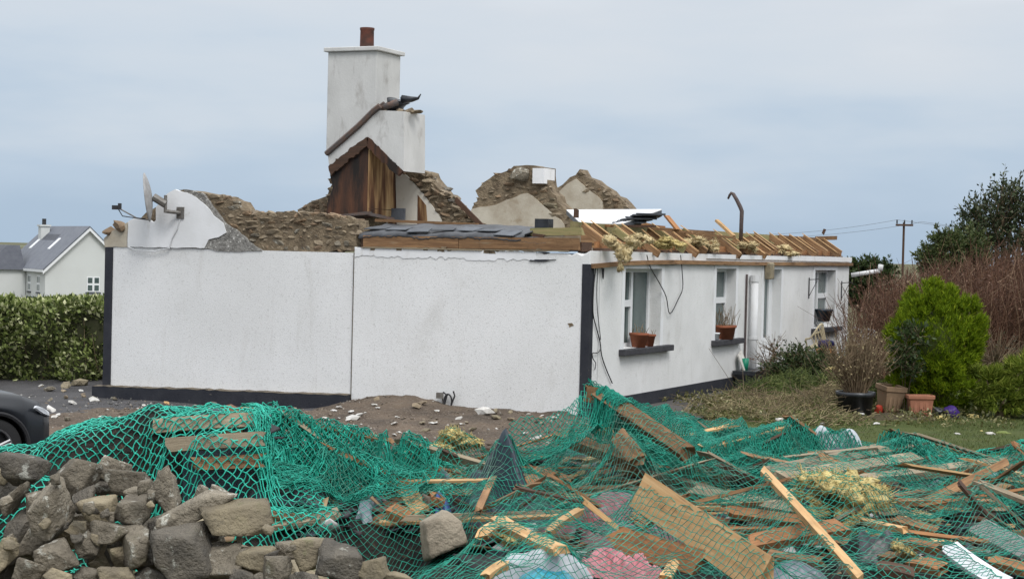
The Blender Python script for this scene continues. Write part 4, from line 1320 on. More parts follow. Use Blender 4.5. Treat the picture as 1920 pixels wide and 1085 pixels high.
# ================================================================ CAR
def car():
    c = empty('parked_car')
    tag(c, 'dark grey car of which only the nose and front wheel are in view', 'car')
    paint = mat('dark_grey_car_paint', (0.012, 0.014, 0.018), None, rough=.32, spec=.35)
    paint.node_tree.nodes['Principled BSDF'].inputs['Coat Weight'].default_value = .15
    trim = mat('car_trim', (0.015, 0.015, 0.017), None, rough=.7)
    rub = mat('tyre_rubber', (0.02, 0.02, 0.021), None, rough=.85)
    alloy = mat('alloy_rim', (0.36, 0.36, 0.37), None, rough=.35, metal=.8)
    lampm = mat('headlamp', (0.55, 0.57, 0.6), None, rough=.12, spec=.6)
    gl = mat('car_glass', (0.02, 0.025, 0.028), None, rough=.06, spec=.6)
    # profile stations along x (0 = nose, negative to the tail): half width, lower z, shoulder z, top z, top half width
    ST = [(0.00, .50, .42, .62, .66, .42), (-.06, .70, .30, .68, .78, .60), (-.20, .82, .24, .76, .90, .70), (-.45, .89, .22, .84, .99, .76), (-.9, .92, .22, .90, 1.05, .78), (-1.35, .93, .22, .95, 1.10, .78),
          (-1.55, .93, .22, .97, 1.14, .78), (-2.05, .93, .22, .99, 1.50, .66), (-2.45, .93, .22, 1.0, 1.62, .62), (-3.2, .93, .22, 1.0, 1.62, .62), (-3.9, .92, .24, 1.0, 1.50, .60), (-4.3, .90, .28, .98, 1.15, .66), (-4.55, .84, .34, .92, .98, .70), (-4.62, .70, .42, .80, .86, .6)]
    xs_ = sorted({round(float(q), 3) for q in (*[s[0] for s in ST], *np.arange(-4.6, .001, .05))})
    arr = np.array(sorted(ST))
    WH = [(-.84, .40), (-3.66, .40)]
    vv, ff = [], []
    K = 15
    for x in xs_:
        hw, lo, sh, tp, tw = [np.interp(x, arr[:, 0], arr[:, k]) for k in range(1, 6)]
        for wx, wr in WH:                                 # wheel arches cut up into the lower body
            d = abs(x - wx)
            if d < wr + .03:
                lo = max(lo, .36 + math.sqrt(max((wr + .03) ** 2 - d * d, 0)))
        ring = [(-hw * .97, lo), (-hw, lo + (sh - lo) * .35), (-hw * .995, lo + (sh - lo) * .75), (-hw * .965, sh), (-(hw * .5 + tw * .5) * .98, sh + (tp - sh) * .45), (-tw, tp - .03 if tp - sh < .3 else tp - .07), (-tw * .6, tp - .008), (0, tp)]
        full = ring + [(-a, b) for a, b in ring[-2::-1]]
        for a, b in full:
            vv.append((x, a, b))
    for i in range(len(xs_) - 1):
        for j in range(K - 1):
            ff.append((i * K + j, i * K + j + 1, (i + 1) * K + j + 1, (i + 1) * K + j))
    ff.append(tuple(range(K - 1, -1, -1)))
    ff.append(tuple(range((len(xs_) - 1) * K, len(xs_) * K)))
    body = mobj('body', vv, ff, paint, c, True)
    MB().b(-4.45, -.15, -.62, .62, .20, .60).out('underbody', trim, c)
    for s in (-1, 1):
        # lamp, arch lining, lower trim
        m_ = MB()
        m_.add([(-.035, s * .56, .66), (-.10, s * .72, .70), (-.22, s * .825, .745), (-.34, s * .868, .82), (-.32, s * .85, .845), (-.20, s * .79, .80), (-.09, s * .68, .745)], [tuple(range(7)) if s < 0 else tuple(range(6, -1, -1))])
        o_ = m_.out('headlight', lampm, c)
        o_.modifiers.new('s', 'SOLIDIFY').thickness = .03
        for wx, wr in WH:
            a_ = MB()
            arc = [(wx + (wr + .02) * math.cos(t), s * .935, .36 + (wr + .02) * math.sin(t)) for t in np.linspace(-.25, math.pi + .25, 26)]
            a_.tube(arc, .028, 6)
            a_.out('arch_trim', trim, c)
            wv = MB()
            for t, u in zip(np.linspace(0, math.pi, 16)[:-1], np.linspace(0, math.pi, 16)[1:]):
                rr_ = wr + .025
                wv.add([(wx + rr_ * math.cos(t), s * .93, .36 + rr_ * math.sin(t)), (wx + rr_ * math.cos(u), s * .93, .36 + rr_ * math.sin(u)), (wx + rr_ * math.cos(u), s * .60, .36 + rr_ * math.sin(u)), (wx + rr_ * math.cos(t), s * .60, .36 + rr_ * math.sin(t))], [(0, 1, 2, 3)])
            wv.out('wheel_well', trim, c)
            wh = MB()
            prof = [(.24, -.10), (.335, -.115), (.355, -.09), (.362, 0), (.355, .09), (.335, .115), (.24, .10)]
            n_ = 36
            tv_, tf_ = [], []
            for r, y in prof:
                for j in range(n_):
                    g = 2 * math.pi * j / n_
                    tv_.append((wx + r * math.cos(g), s * (.80 + y * 1.0), .36 + r * math.sin(g)))
            for i in range(len(prof) - 1):
                for j in range(n_):
                    tf_.append((i * n_ + j, i * n_ + (j + 1) % n_, (i + 1) * n_ + (j + 1) % n_, (i + 1) * n_ + j))
            wheel = mobj('wheel', tv_, tf_, rub, c, True)
            rm = MB()
            lp2 = [(.245, .09), (.235, .105), (.22, .09), (.215, -.08)]
            rv, rf_ = [], []
            for r, y in lp2:
                for j in range(n_):
                    g = 2 * math.pi * j / n_
                    rv.append((wx + r * math.cos(g), s * (.80 + y), .36 + r * math.sin(g)))
            for i in range(len(lp2) - 1):
                for j in range(n_):
                    rf_.append((i * n_ + j, i * n_ + (j + 1) % n_, (i + 1) * n_ + (j + 1) % n_, (i + 1) * n_ + j))
            rm.add(rv, rf_)
            for k in range(5):
                for dg in (-.10, .10):
                    g = 2 * math.pi * k / 5 + .3
                    rm.tube([(wx + .04 * math.cos(g), s * .885, .36 + .04 * math.sin(g)), (wx + .225 * math.cos(g + dg), s * .885, .36 + .225 * math.sin(g + dg))], [.026, .018], 6)
            rm.lathe([(0, 0), (.001, 0)], (wx, s * .9, .36), 4)
            rm.tube([(wx, s * .86, .36), (wx, s * .905, .36)], .055, 14)
            rm.out('rim', alloy, wheel)
            dk = MB().tube([(wx, s * .80, .36), (wx, s * .81, .36)], .21, 24)
            dk.out('brake_disc', trim, wheel)
        gs_ = MB()
        gs_.add([(-1.72, s * .885, 1.06), (-2.2, s * .76, 1.46), (-3.4, s * .73, 1.50), (-3.95, s * .80, 1.06)], [(0, 1, 2, 3) if s < 0 else (3, 2, 1, 0)])
        gs_.out('side_window', gl, c)
        MB().box((-1.75, s * 1.0, 1.08), (.12, .18, .13)).out('mirror', paint, c)
    MB().add([(-1.5, -.70, 1.15), (-1.5, .70, 1.15), (-2.08, .60, 1.53), (-2.08, -.60, 1.53)], [(0, 1, 2, 3)]).out('windscreen', gl, c)
    MB().b(-.02, .012, -.42, .42, .40, .62).out('grille', trim, c)
    return c

cr_ = car()
cp_ = P(88, 800, 19.2)
cr_.location = (-6.02, 22.15, float(gz(-6.0, 21.5)) + .03)
cr_.rotation_euler = (0, 0, math.radians(38))

# ================================================================ VEGETATION
def leafmat(name, c1, c2, c3=None, rough=.55, trans=.25, spec=.35, mid=.82):
    m = bpy.data.materials.new(name)
    m.use_nodes = True
    t = m.node_tree
    n, l = t.nodes.new, t.links.new
    b = t.nodes['Principled BSDF']
    b.inputs['Roughness'].default_value = rough
    b.inputs['Specular IOR Level'].default_value = spec
    g = n('ShaderNodeNewGeometry')
    r = n('ShaderNodeValToRGB')
    el = r.color_ramp.elements
    el[0].color, el[1].color = (*c1, 1), (*c2, 1)
    if c3:
        k = el.new(mid)
        k.color = (*c2, 1)
        el[-1].color = (*c3, 1)
    l(g.outputs['Random Per Island'], r.inputs[0])
    l(r.outputs[0], b.inputs['Base Color'])
    tr = n('ShaderNodeBsdfTranslucent')
    l(r.outputs[0], tr.inputs[0])
    ms = n('ShaderNodeMixShader')
    ms.inputs[0].default_value = trans
    l(b.outputs[0], ms.inputs[1])
    l(tr.outputs[0], ms.inputs[2])
    l(ms.outputs[0], t.nodes['Material Output'].inputs[0])
    return m

def unit(a):
    return a / np.maximum(np.linalg.norm(a, axis=1, keepdims=True), 1e-6)

def leaves(Pp, Dd, ln, wd, r):
    """one folded diamond leaf per point, along direction Dd"""
    n = len(Pp)
    Dd = unit(Dd)
    S = unit(np.cross(Dd, r.normal(size=(n, 3))))
    Nn = np.cross(Dd, S)
    ln = (ln * r.uniform(.6, 1.3, n))[:, None]
    wd = (wd * r.uniform(.7, 1.2, n))[:, None]
    a = Pp
    b = Pp + Dd * ln * .5 + S * wd * .5 + Nn * wd * .15
    c = Pp + Dd * ln
    d = Pp + Dd * ln * .5 - S * wd * .5 + Nn * wd * .15
    v = np.stack([a, b, c, d], 1).reshape(-1, 3)
    f = np.arange(4 * n).reshape(n, 4)
    return v, f

def stems(A, B, Cc, r0, r1):
    """3-sided two-segment stems through A,B,C"""
    n = len(A)
    ax = unit(Cc - A)
    s = unit(np.cross(ax, np.array([.3, .9, .2]) + np.zeros((n, 3))))
    u = np.cross(ax, s)
    vs_ = []
    for pt, rr in ((A, r0), (B, (r0 + r1) / 2), (Cc, r1)):
        for k in range(3):
            g = 2 * math.pi * k / 3
            vs_.append(pt + (s * math.cos(g) + u * math.sin(g)) * rr)
    v = np.stack(vs_, 1).reshape(-1, 3)
    f = []
    base = (np.arange(n) * 9)[:, None]
    for i in (0, 3):
        for k in range(3):
            f.append(base + np.array([i + k, i + (k + 1) % 3, i + 3 + (k + 1) % 3, i + 3 + k]))
    return v, np.concatenate(f)

def merge(parts):
    vs_, fs_, k = [], [], 0
    for v, f in parts:
        vs_.append(v)
        fs_.append(f + k)
        k += len(v)
    return np.concatenate(vs_), np.concatenate(fs_)

r4 = np.random.default_rng(5)
# ---- hedge on the left
hd = empty('clipped_hedge', (-13, 38, float(gz(-13, 38))))
tag(hd, 'clipped hedge with pale green tips left of the cottage', 'hedge')
hb_ = np.array(hd.location)
n = 34000
X = r4.uniform(-26, -7.4, n)
a = r4.uniform(0, 1, n)
top_z = 1.84 + .13 * vn(X * 1.1, 0 * X, 0, 3) + .10 * vn(X * 3.3, 0 * X, 0, 5)
prof = r4.uniform(0, 1, n)
front = prof < .62
depth = np.abs(r4.normal(0, .16, n))
lump = .42 * fbm(X * 1.3, a * 3, 0, 7, 3)
Yp = np.where(front, -0.75 - lump + depth, r4.uniform(-.75, .75, n))
Zp = np.where(front, a * top_z, top_z - depth * .8)
Zp = Zp - np.where(front & (a > .85), 0, 0)
Yp = np.where(front, Yp + .35 * np.clip((a - .8) / .2, 0, 1) ** 2 + .10 * np.clip(.25 - a, 0, 1), Yp)
Pp = np.stack([X + 13, Yp, Zp - .1], 1)
Dd = np.stack([r4.normal(0, .6, n), np.where(front, -.9, -.2) + r4.normal(0, .4, n), .55 + r4.normal(0, .5, n)], 1)
fast_mesh('foliage', *leaves(Pp, Dd, .15, .07, r4), leafmat('hedge_leaf', (0.022, 0.04, 0.010), (0.27, 0.33, 0.10), (0.75, 0.75, 0.46), mid=.72), hd)
nb = 500
A = np.stack([r4.uniform(-13, 5.6, nb), r4.uniform(-.5, .5, nb), np.full(nb, -.1)], 1)
B = A + np.stack([r4.normal(0, .15, nb), r4.normal(0, .15, nb), r4.uniform(.5, .9, nb)], 1)
fast_mesh('branches', *stems(A, B, B + np.stack([r4.normal(0, .15, nb), r4.normal(0, .1, nb), r4.uniform(.3, .8, nb)], 1), .014, .006), M_TWIG, hd)
MB().b(-13, 5.5, -.45, .55, -.2, 1.55).out('shaded_core', mat('hedge_core', (0.045, 0.045, 0.025), (0.03, 0.035, 0.015), 6, 1), hd)  # solid dark box: shade deep in the hedge put into its colour

# ---- brown thicket on the right
tk = empty('bare_thicket', (11, 41, 0))
tag(tk, 'tall reddish brown thicket of bare stems filling the right side behind the garden', 'thicket')
n = 9000
X = r4.uniform(-4.6, 9.0, n)
Y = r4.uniform(-3.2, 4.5, n)
ok = (X > -3.0 + .45 * Y) & ((Y > -1.2) | (X > -1.2))
X, Y = X[ok], Y[ok]
n = len(X)
H = (2.4 + np.minimum(.15 * (X + 3), 1.3) + .40 * vn(X * .7, Y * .7, 0, 4) + .25 * vn(X * 2, Y * 2, 0, 6)) * r4.uniform(.72, 1.06, n) * (0.8 + .2 * np.clip((Y + 3.2) / 2.5, 0, 1))
A = np.stack([X, Y, np.zeros(n)], 1)
ln_ = np.stack([r4.normal(0, .22, n), r4.normal(-.05, .22, n), np.zeros(n)], 1)
B = A + ln_ * .5 + np.stack([0 * X, 0 * X, H * .55], 1)
Cc = A + ln_ * 1.5 + np.stack([r4.normal(0, .12, n), r4.normal(0, .12, n), H], 1)
pr = [stems(A, B, Cc, .011, .004)]
for k in range(3):
    t = r4.uniform(.3, .95, n)[:, None]
    S0 = A + (Cc - A) * t
    d_ = np.stack([r4.normal(0, .25, n), r4.normal(-.05, .22, n), r4.uniform(.1, .42, n)], 1)
    pr.append(stems(S0, S0 + d_ * .5, S0 + d_ + np.array([0, 0, .04]), .006, .003))
fast_mesh('stems', *merge(pr), leafmat('thicket_stem', (0.055, 0.026, 0.017), (0.165, 0.082, 0.05), (0.34, 0.23, 0.15), rough=.8, trans=0.0), tk)
n = 16000
X = r4.uniform(-4.6, 9.0, n)
Y = r4.uniform(-3.3, 3.5, n)
ok = (X > -2.9 + .45 * Y) & ((Y > -1.2) | (X > -1.2))
X, Y = X[ok], Y[ok]
n = len(X)
Z = (2.3 + np.minimum(.15 * (X + 3), 1.3)) * r4.uniform(0.05, 1.0, n) ** .8
fast_mesh('withered_leaves', *leaves(np.stack([X, Y, Z], 1), r4.normal(size=(n, 3)), .075, .04, r4), leafmat('withered_leaf', (0.06, 0.028, 0.016), (0.14, 0.07, 0.04), (0.22, 0.15, 0.09), trans=.1), tk)
MB().b(-1.6, 8.6, -.6, 4, -.1, 1.9).out('shaded_core', mat('thicket_core', (0.06, 0.034, 0.022), (0.035, 0.02, 0.014), 6, 1), tk)  # solid filler, its dark brown stands in for shade between the stems

def bushy(name, label, cat, base, lobes, nbr, nlv, lsize, m, trunk_r=.06, spread=.35, up=.5, stray=0, seed=1, bark=None):
    """lobes: (dx,dy,dz,rx,ry,rz) ellipsoids of crown relative to base; leaves in clumps on twigs"""
    r = np.random.default_rng(seed)
    e_ = empty(name, base)
    tag(e_, label, cat)
    tr = MB()
    tips, dirs = [], []
    wts = np.array([q[3] * q[4] * q[5] for q in lobes]) ** .66
    wts /= wts.sum()
    for li, (dx, dy, dz, rx, ry, rz) in enumerate(lobes):
        c = np.array([dx, dy, dz])
        tr.tube([(dx * .15, dy * .15, -.1), (dx * .5, dy * .5, dz * .5), (dx, dy, dz)], [trunk_r, trunk_r * .7, trunk_r * .35], 6)
        k = int(nbr * wts[li])
        d = unit(r.normal(size=(k, 3)))
        rad = r.uniform(.70, 1.02, k) ** .7
        p = c + d * np.array([rx, ry, rz]) * rad[:, None]
        p[:, 2] = np.maximum(p[:, 2], .1)
        tips.append(p)
        dirs.append(d + np.array([0, 0, up]))
        for q in p[::7]:
            tr.tube([tuple(c), tuple((c + q) / 2 + r.normal(0, .05, 3)), tuple(q)], [trunk_r * .3, trunk_r * .2, .006], 4, False)
    tips, dirs = np.concatenate(tips), unit(np.concatenate(dirs))
    tr.out('trunk', bark or M_TWIG, e_)
    k = len(tips)
    L_ = r.uniform(.6, 1.3, k)[:, None] * spread
    B_ = tips - dirs * L_ * .5
    E_ = tips + dirs * L_ * .5
    sv = stems(B_, (B_ + E_) / 2 + r.normal(0, .02, (k, 3)), E_, .008, .003)
    fast_mesh('twigs', *sv, bark or M_TWIG, e_)
    per = nlv // k
    t = r.uniform(0, 1, (k, per, 1))
    Pp = (B_[:, None] + (E_ - B_)[:, None] * t + r.normal(0, .02, (k, per, 3))).reshape(-1, 3)
    Dd = (dirs[:, None] * .8 + r.normal(0, .6, (k, per, 3))).reshape(-1, 3)
    fast_mesh('crown', *leaves(Pp, Dd, lsize, lsize * .45, r), m, e_)
    return e_

LM_DARK = leafmat('evergreen_leaf', (0.018, 0.030, 0.013), (0.06, 0.082, 0.036), (0.18, 0.20, 0.12), rough=.4)
LM_MID = leafmat('olive_shrub_leaf', (0.035, 0.055, 0.018), (0.085, 0.115, 0.035), (0.17, 0.17, 0.07))
LM_HEDGE = leafmat('dark_hedge_leaf', (0.018, 0.034, 0.012), (0.05, 0.08, 0.022), (0.09, 0.12, 0.04))

def lob(base, D, *L4):
    """lobes given by pixel centre and pixel radii at distance D"""
    o_ = []
    for px, py, rx, rz, *ry in L4:
        p = P(px, py, D)
        k = D / F
        o_.append((p[0] - base[0], p[1] - base[1] + (ry[1] if len(ry) > 1 else 0), p[2] - base[2], rx * k, (ry[0] if ry else rx * k), rz * k))
    return o_

b1 = P(1880, 690, 47)
b1[2] = 0
bushy('evergreen_tree', 'dark evergreen tree with ragged leafy tips at the upper right edge', 'tree', b1,
      lob(b1, 47, (1865, 415, 42, 55), (1830, 398, 16, 14), (1896, 378, 26, 34), (1915, 440, 40, 90), (1840, 450, 38, 48), (1880, 350, 8, 12), (1812, 445, 22, 36), (1980, 420, 60, 110)), 620, 10500, .13, LM_DARK, .10, .75, .8, seed=3)
b2 = P(1780, 690, 45.5)
b2[2] = 0
bushy('olive_shrub', 'olive green rounded shrub below and left of the dark evergreen tree', 'shrub', b2,
      lob(b2, 45.5, (1775, 468, 32, 26), (1745, 480, 20, 20), (1815, 462, 34, 34), (1790, 500, 60, 44), (1762, 448, 14, 18)), 520, 15000, .10, LM_MID, .06, .34, .5, seed=4)
b3 = P(1635, 690, 52)
b3[2] = 0
bushy('dark_hedge_bush', 'dark green bush showing just past the far corner of the cottage', 'bush', b3,
      lob(b3, 52, (1625, 515, 32, 28), (1650, 510, 24, 22), (1605, 512, 18, 24), (1640, 545, 50, 40), (1590, 530, 26, 36)), 420, 13000, .11, LM_HEDGE, .06, .34, .4, seed=6)

# ---- bright green conifer: fans of fine upright sprays
def conifer(name, label, base, lobes, nspray, m, size, seed, upw=.9, blades=7, core=True):
    r = np.random.default_rng(seed)
    e_ = empty(name, base)
    tag(e_, label, 'conifer')
    Ps, Ds = [], []
    wts = np.array([q[3] * q[5] for q in lobes])
    wts = wts / wts.sum()
    tr = MB()
    for li, (dx, dy, dz, rx, ry, rz) in enumerate(lobes):
        k = int(nspray * wts[li])
        d = unit(r.normal(size=(k, 3)))
        nc_ = max(8, k // 15)                       # plumes: bunches of sprays with gaps between them
        dc_ = unit(r.normal(size=(nc_, 3)))
        i_ = r.integers(0, nc_, k)
        t_ = r.uniform(0, 1, k)
        ext_ = r.uniform(.94, 1.12, nc_)[i_]
        d = unit(dc_[i_] + r.normal(0, .16, (k, 3)) * (1.15 - t_)[:, None])
        rad = (.72 + .34 * t_) * ext_
        p = np.array([dx, dy, dz]) + d * np.array([rx, ry, rz]) * rad[:, None] + np.array([0, 0, .05]) * t_[:, None]
        ok = p[:, 2] > .02
        Ps.append(p[ok])
        Ds.append((d * .8 + np.array([0, 0, upw]))[ok])
        tr.tube([(dx * .1, dy * .1, -.05), (dx * .6, dy * .6, dz * .5), (dx, dy, dz + rz * .4)], [.05, .035, .01], 6)
    tr.out('trunk', M_TWIG, e_)
    Ps, Ds = np.concatenate(Ps), unit(np.concatenate(Ds))
    n_ = len(Ps)
    vs_, k = [], 0
    sw_ = size * r.uniform(.6, 1.25, n_)
    side = unit(np.cross(Ds, r.normal(size=(n_, 3))))
    for bq in range(blades):
        ang = (bq - (blades - 1) / 2) * .28 + r.normal(0, .1, n_)
        st = Ps + Ds * (sw_ * abs(bq - (blades - 1) / 2) * .0)[:, None] + r.normal(0, size * .12, (n_, 3))
        dd = unit(Ds * np.cos(ang)[:, None] + side * np.sin(ang)[:, None] + r.normal(0, .12, (n_, 3)))
        wv = unit(np.cross(dd, r.normal(size=(n_, 3)))) * (size * .075)
        vs_.append(np.stack([st - wv, st + wv, st + dd * sw_[:, None]], 1))
    v = np.concatenate(vs_, 1).reshape(-1, 3)
    fast_mesh('crown', v, np.arange(len(v)).reshape(-1, 3), m, e_)
    return e_

LM_LIME = leafmat('lime_conifer', (0.06, 0.105, 0.005), (0.18, 0.26, 0.010), (0.32, 0.38, 0.02), rough=.7, trans=.2, spec=.15)
b4 = P(1755, 775, 32.6)
b4[2] = float(gz(b4[0], b4[1]))
LB = lob(b4, 32.6, (1745, 650, 72, 92, .85), (1735, 585, 42, 46, .5), (1798, 630, 48, 66, .6, .1), (1815, 598, 26, 34, .3, -.1), (1690, 650, 34, 52, .4, -.2), (1712, 612, 30, 42, .4, -.2), (1775, 570, 26, 30, .35), (1760, 715, 80, 58, .8, -.1), (1700, 715, 38, 52, .4, -.2), (1752, 548, 16, 20, .25))
con = conifer('lime_conifer', 'bright lime green bushy conifer standing on the lawn', b4, LB, 14000, LM_LIME, .105, 8)
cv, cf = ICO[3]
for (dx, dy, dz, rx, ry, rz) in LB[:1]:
    fast_mesh('shaded_core', cv * np.array([rx, ry, rz]) * .72 + np.array([dx, dy, dz]), cf, mat('conifer_core', (0.05, 0.07, 0.012), (0.035, 0.045, 0.01), 6, 1), con, True)  # dark ellipsoid, the shade inside the crown is in its colour
b5 = P(1880, 765, 32.0)
b5[2] = float(gz(b5[0], b5[1]))
LM_JUN = leafmat('juniper', (0.06, 0.095, 0.012), (0.19, 0.24, 0.03), (0.34, 0.36, 0.07), rough=.7, trans=.2, spec=.15)
conifer('spreading_juniper', 'low spreading yellow green juniper right of the lime conifer', b5,
        lob(b5, 32, (1850, 725, 38, 32, .45), (1895, 735, 44, 34, .5), (1930, 715, 46, 46, .6), (1870, 755, 50, 18, .5, -.2), (1980, 720, 60, 50, .6)), 3000, LM_JUN, .15, 12, .25)
b6 = P(1697, 700, 32.1)
bushy('dark_laurel', 'small dark leaved shrub growing against the left side of the lime conifer', 'shrub', (b6[0], b6[1], float(gz(b6[0], b6[1]))),
      lob((b6[0], b6[1], 0), 31.7, (1700, 640, 24, 26, .25), (1690, 672, 22, 26, .25), (1722, 625, 20, 18, .2), (1710, 690, 16, 24, .2)), 80, 900, .10, LM_HEDGE, .008, .25, .3, seed=9)
b6 = P(1870, 690, 34)
bushy('grey_brush', 'grey brown brushwood heaped behind the spreading juniper', 'brushwood', (b6[0], b6[1], float(gz(b6[0], b6[1]))),
      lob((b6[0], b6[1], 0), 34, (1865, 675, 50, 30, .5), (1910, 690, 40, 26, .5), (1850, 700, 30, 20, .4)), 500, 900, .07, leafmat('dead_leaf', (.05, .045, .03), (.12, .11, .07), (.2, .2, .09)), .03, .6, .05, seed=10)

# ---- lawn grass (nobody could count it)
n = 60000
X, Y = r4.uniform(2.2, 12.5, n), 18.5 + 15 * r4.uniform(0, 1, n) ** 1.0
lx = (X - O[0]) * EX[0] + (Y - O[1]) * EX[1]
ok = (lx > 2.6) & (vn(X * .8, Y * .8, 0, 31) > -.55)
X, Y = X[ok], Y[ok]
n = len(X)
Z = lawn_h(X, Y)
h_ = r4.uniform(.02, .065, n)
ang = r4.uniform(0, math.pi, n)
wv = np.stack([np.cos(ang), np.sin(ang), 0 * ang], 1) * .006
A = np.stack([X, Y, Z - .01], 1)
tipd = np.stack([r4.normal(0, .02, n), r4.normal(0, .02, n), h_], 1)
v = np.stack([A - wv, A + wv, A + tipd], 1).reshape(-1, 3)
g_ = fast_mesh('grass', v, np.arange(3 * n).reshape(-1, 3), leafmat('grass_blade', (0.035, 0.052, 0.012), (0.095, 0.12, 0.025), (0.15, 0.14, 0.06), trans=.2))
tag(g_, 'short winter grass of the lawn on the right', 'grass', kind='stuff')

# ---- heap of garden cuttings
def cuttings(name, label, spots, nst, seed, m, ln=.35, flat=.35, kind='stuff', cat='cuttings'):
    r = np.random.default_rng(seed)
    A_ = []
    for (px, py, D, rx, rz) in spots:
        k = nst // len(spots)
        c = P(px, py, D)
        g = float(gz(c[0], c[1]))
        q = r.normal(0, .5, (k, 2))
        hh = np.exp(-(q ** 2).sum(1) * 1.2) * rz
        A_.append(np.stack([c[0] + q[:, 0] * rx, c[1] + q[:, 1] * rx * .9, g + .05 + hh * r.uniform(.35, 1.05, k)], 1))
    A_ = np.concatenate(A_)
    n_ = len(A_)
    d = np.stack([r.normal(0, 1, n_), r.normal(0, 1, n_), r.normal(.05, flat, n_)], 1)
    d = unit(d) * (ln * r.uniform(.3, 1.2, n_))[:, None]
    v_, f_ = stems(A_, A_ + d * .5 + np.array([0, 0, .05]) * r.uniform(0, 1, (n_, 1)), A_ + d, .007, .003)
    o_ = fast_mesh(name, v_, f_, m)
    return tag(o_, label, cat, kind=kind)

LM_CUT = leafmat('cuttings_straw', (0.085, 0.072, 0.034), (0.32, 0.26, 0.14), (0.52, 0.43, 0.26), trans=.05, rough=.85)
LM_CUTG = leafmat('cuttings_green', (0.035, 0.055, 0.014), (0.14, 0.18, 0.045), (0.26, 0.28, 0.10), trans=.15, rough=.8)
SP = [(1420, 752, 31.8, .8, .17), (1480, 745, 32.5, .6, .22), (1540, 760, 31.5, .6, .26), (1400, 768, 30.8, .8, .10), (1510, 785, 30, .9, .08), (1470, 770, 31, 1., .10), (1390, 735, 33, .6, .16)]
cuttings('straw_cuttings', 'heap of straw coloured garden cuttings blown across the ground by the path', SP + [(1560, 740, 33, .7, .42)], 6500, 3, LM_CUT)
cuttings('green_cuttings', 'tangle of green weeds and cuttings lying in front of the side wall', SP, 7600, 4, LM_CUTG, .2)
n = 5200
X, Y = r4.uniform(2.6, 8.6, n), r4.uniform(29.6, 34.5, n)
ok = vn(X * 1.1, Y * 1.1, 0, 71) > -.1
X, Y = X[ok], Y[ok]
n = len(X)
tag(fast_mesh('leaf_litter', *leaves(np.stack([X, Y, gz(X, Y) + .05 + r4.uniform(0, .16, n)], 1), r4.normal(size=(n, 3)), .075, .04, r4), leafmat('fallen_leaf', (.05, .06, .02), (.16, .15, .05), (.42, .38, .22))), 'scattered fallen leaves and scraps over the garden bed', 'leaf litter', kind='stuff')
cuttings('broken_branches', 'long broken branches strewn over the garden cuttings', SP, 260, 6, M_TWIG, 1.1, .30)
cuttings('weed_tangle', 'tangle of green stems by the door and dead potted shrub', [(1440, 730, 34.5, .7, .35), (1490, 720, 35, .8, .5), (1560, 715, 34.5, .8, .55), (1640, 745, 33.2, .6, .5)], 4200, 8, LM_CUTG, .3, .6)
mnd = []
for (px, py, D, rx, rz) in SP + [(1600, 780, 31.5, 1.0, .10), (1680, 790, 31.5, 1.0, .08)]:
    c = P(px, py, D)
    mnd.append((c[0], c[1], rx, rz))
def mound_h(X, Y):
    h = gz(X, Y) - .12
    for cx, cy, rx, rz in mnd:
        h = np.maximum(h, gz(X, Y) + rz * 1.0 * np.exp(-((X - cx) ** 2 + (Y - cy) ** 2) / (rx * rx * .45)) + .01)
    e_ = np.clip((h - gz(X, Y)) * 10, 0, 1)
    return np.where(h - gz(X, Y) < .03, gz(X, Y) - .1, h) + .03 * fbm(X * 4, Y * 4, 0, 44, 3) * e_
struct(patch('garden_bed', np.arange(2.5, 9.2, .08), np.arange(28, 36, .08), mound_h, mat('leaf_litter', (0.10, 0.078, 0.045), (0.055, 0.045, 0.026), 6, .95, .9, 30, c3=(.17, .15, .07), s3=14, t3=(.55, .65), bdist=.05)))

b7 = P(1500, 700, 36)
bushy('flattened_shrub', 'wind flattened green shrub in front of the door', 'shrub', (b7[0], b7[1], float(gz(b7[0], b7[1]))),
      lob((b7[0], b7[1], 0), 36, (1505, 690, 46, 30, .5), (1535, 700, 36, 38, .5), (1490, 668, 26, 14, .3), (1480, 705, 40, 26, .5), (1555, 690, 26, 28, .4), (1520, 720, 60, 30, .5)), 620, 9000, .085, LM_HEDGE, .03, .38, -.05, seed=21)
b7 = P(1450, 690, 36.6)
bushy('bare_rose', 'bare twiggy bush standing before the white door', 'bush', (b7[0], b7[1], float(gz(b7[0], b7[1]))),
      lob((b7[0], b7[1], 0), 36.6, (1440, 680, 26, 26, .3), (1452, 660, 16, 26, .25), (1462, 700, 20, 22, .3)), 150, 420, .07, leafmat('red_brown_leaf', (.05, .03, .02), (.13, .08, .05), (.25, .1, .06)), .02, .42, .2, seed=22)
# dead potted shrub
pp_ = P(1603, 780, 31.3)
dp = pot('dead_potted_shrub', (pp_[0], pp_[1], float(gz(pp_[0], pp_[1])) + .02), .28, .33, .46, M_TARP, 'dead straw coloured shrub in a large black pot left of the lime conifer', 'potted shrub')
n = 240
a = r4.uniform(0, 6.28, n)
rr = r4.uniform(0, .2, n)
A = np.stack([rr * np.cos(a), rr * np.sin(a), np.full(n, .42)], 1)
out_ = r4.uniform(.1, 1.0, n)
H = r4.uniform(.4, 1.15, n) * (1.15 - .3 * out_)
Cc = np.stack([.75 * out_ * np.cos(a), .55 * out_ * np.sin(a), .45 + H], 1)
B = (A + Cc) / 2 + r4.normal(0, .05, (n, 3)) + np.array([0, 0, .06])
pr = [stems(A, B, Cc, .009, .005)]
for k in range(4):
    t = r4.uniform(.45, 1, (n, 1))
    S0 = A + (Cc - A) * t
    d_ = r4.normal(0, .09, (n, 3)) + np.array([0, 0, .08])
    pr.append(stems(S0, S0 + d_ * .5, S0 + d_, .004, .002))
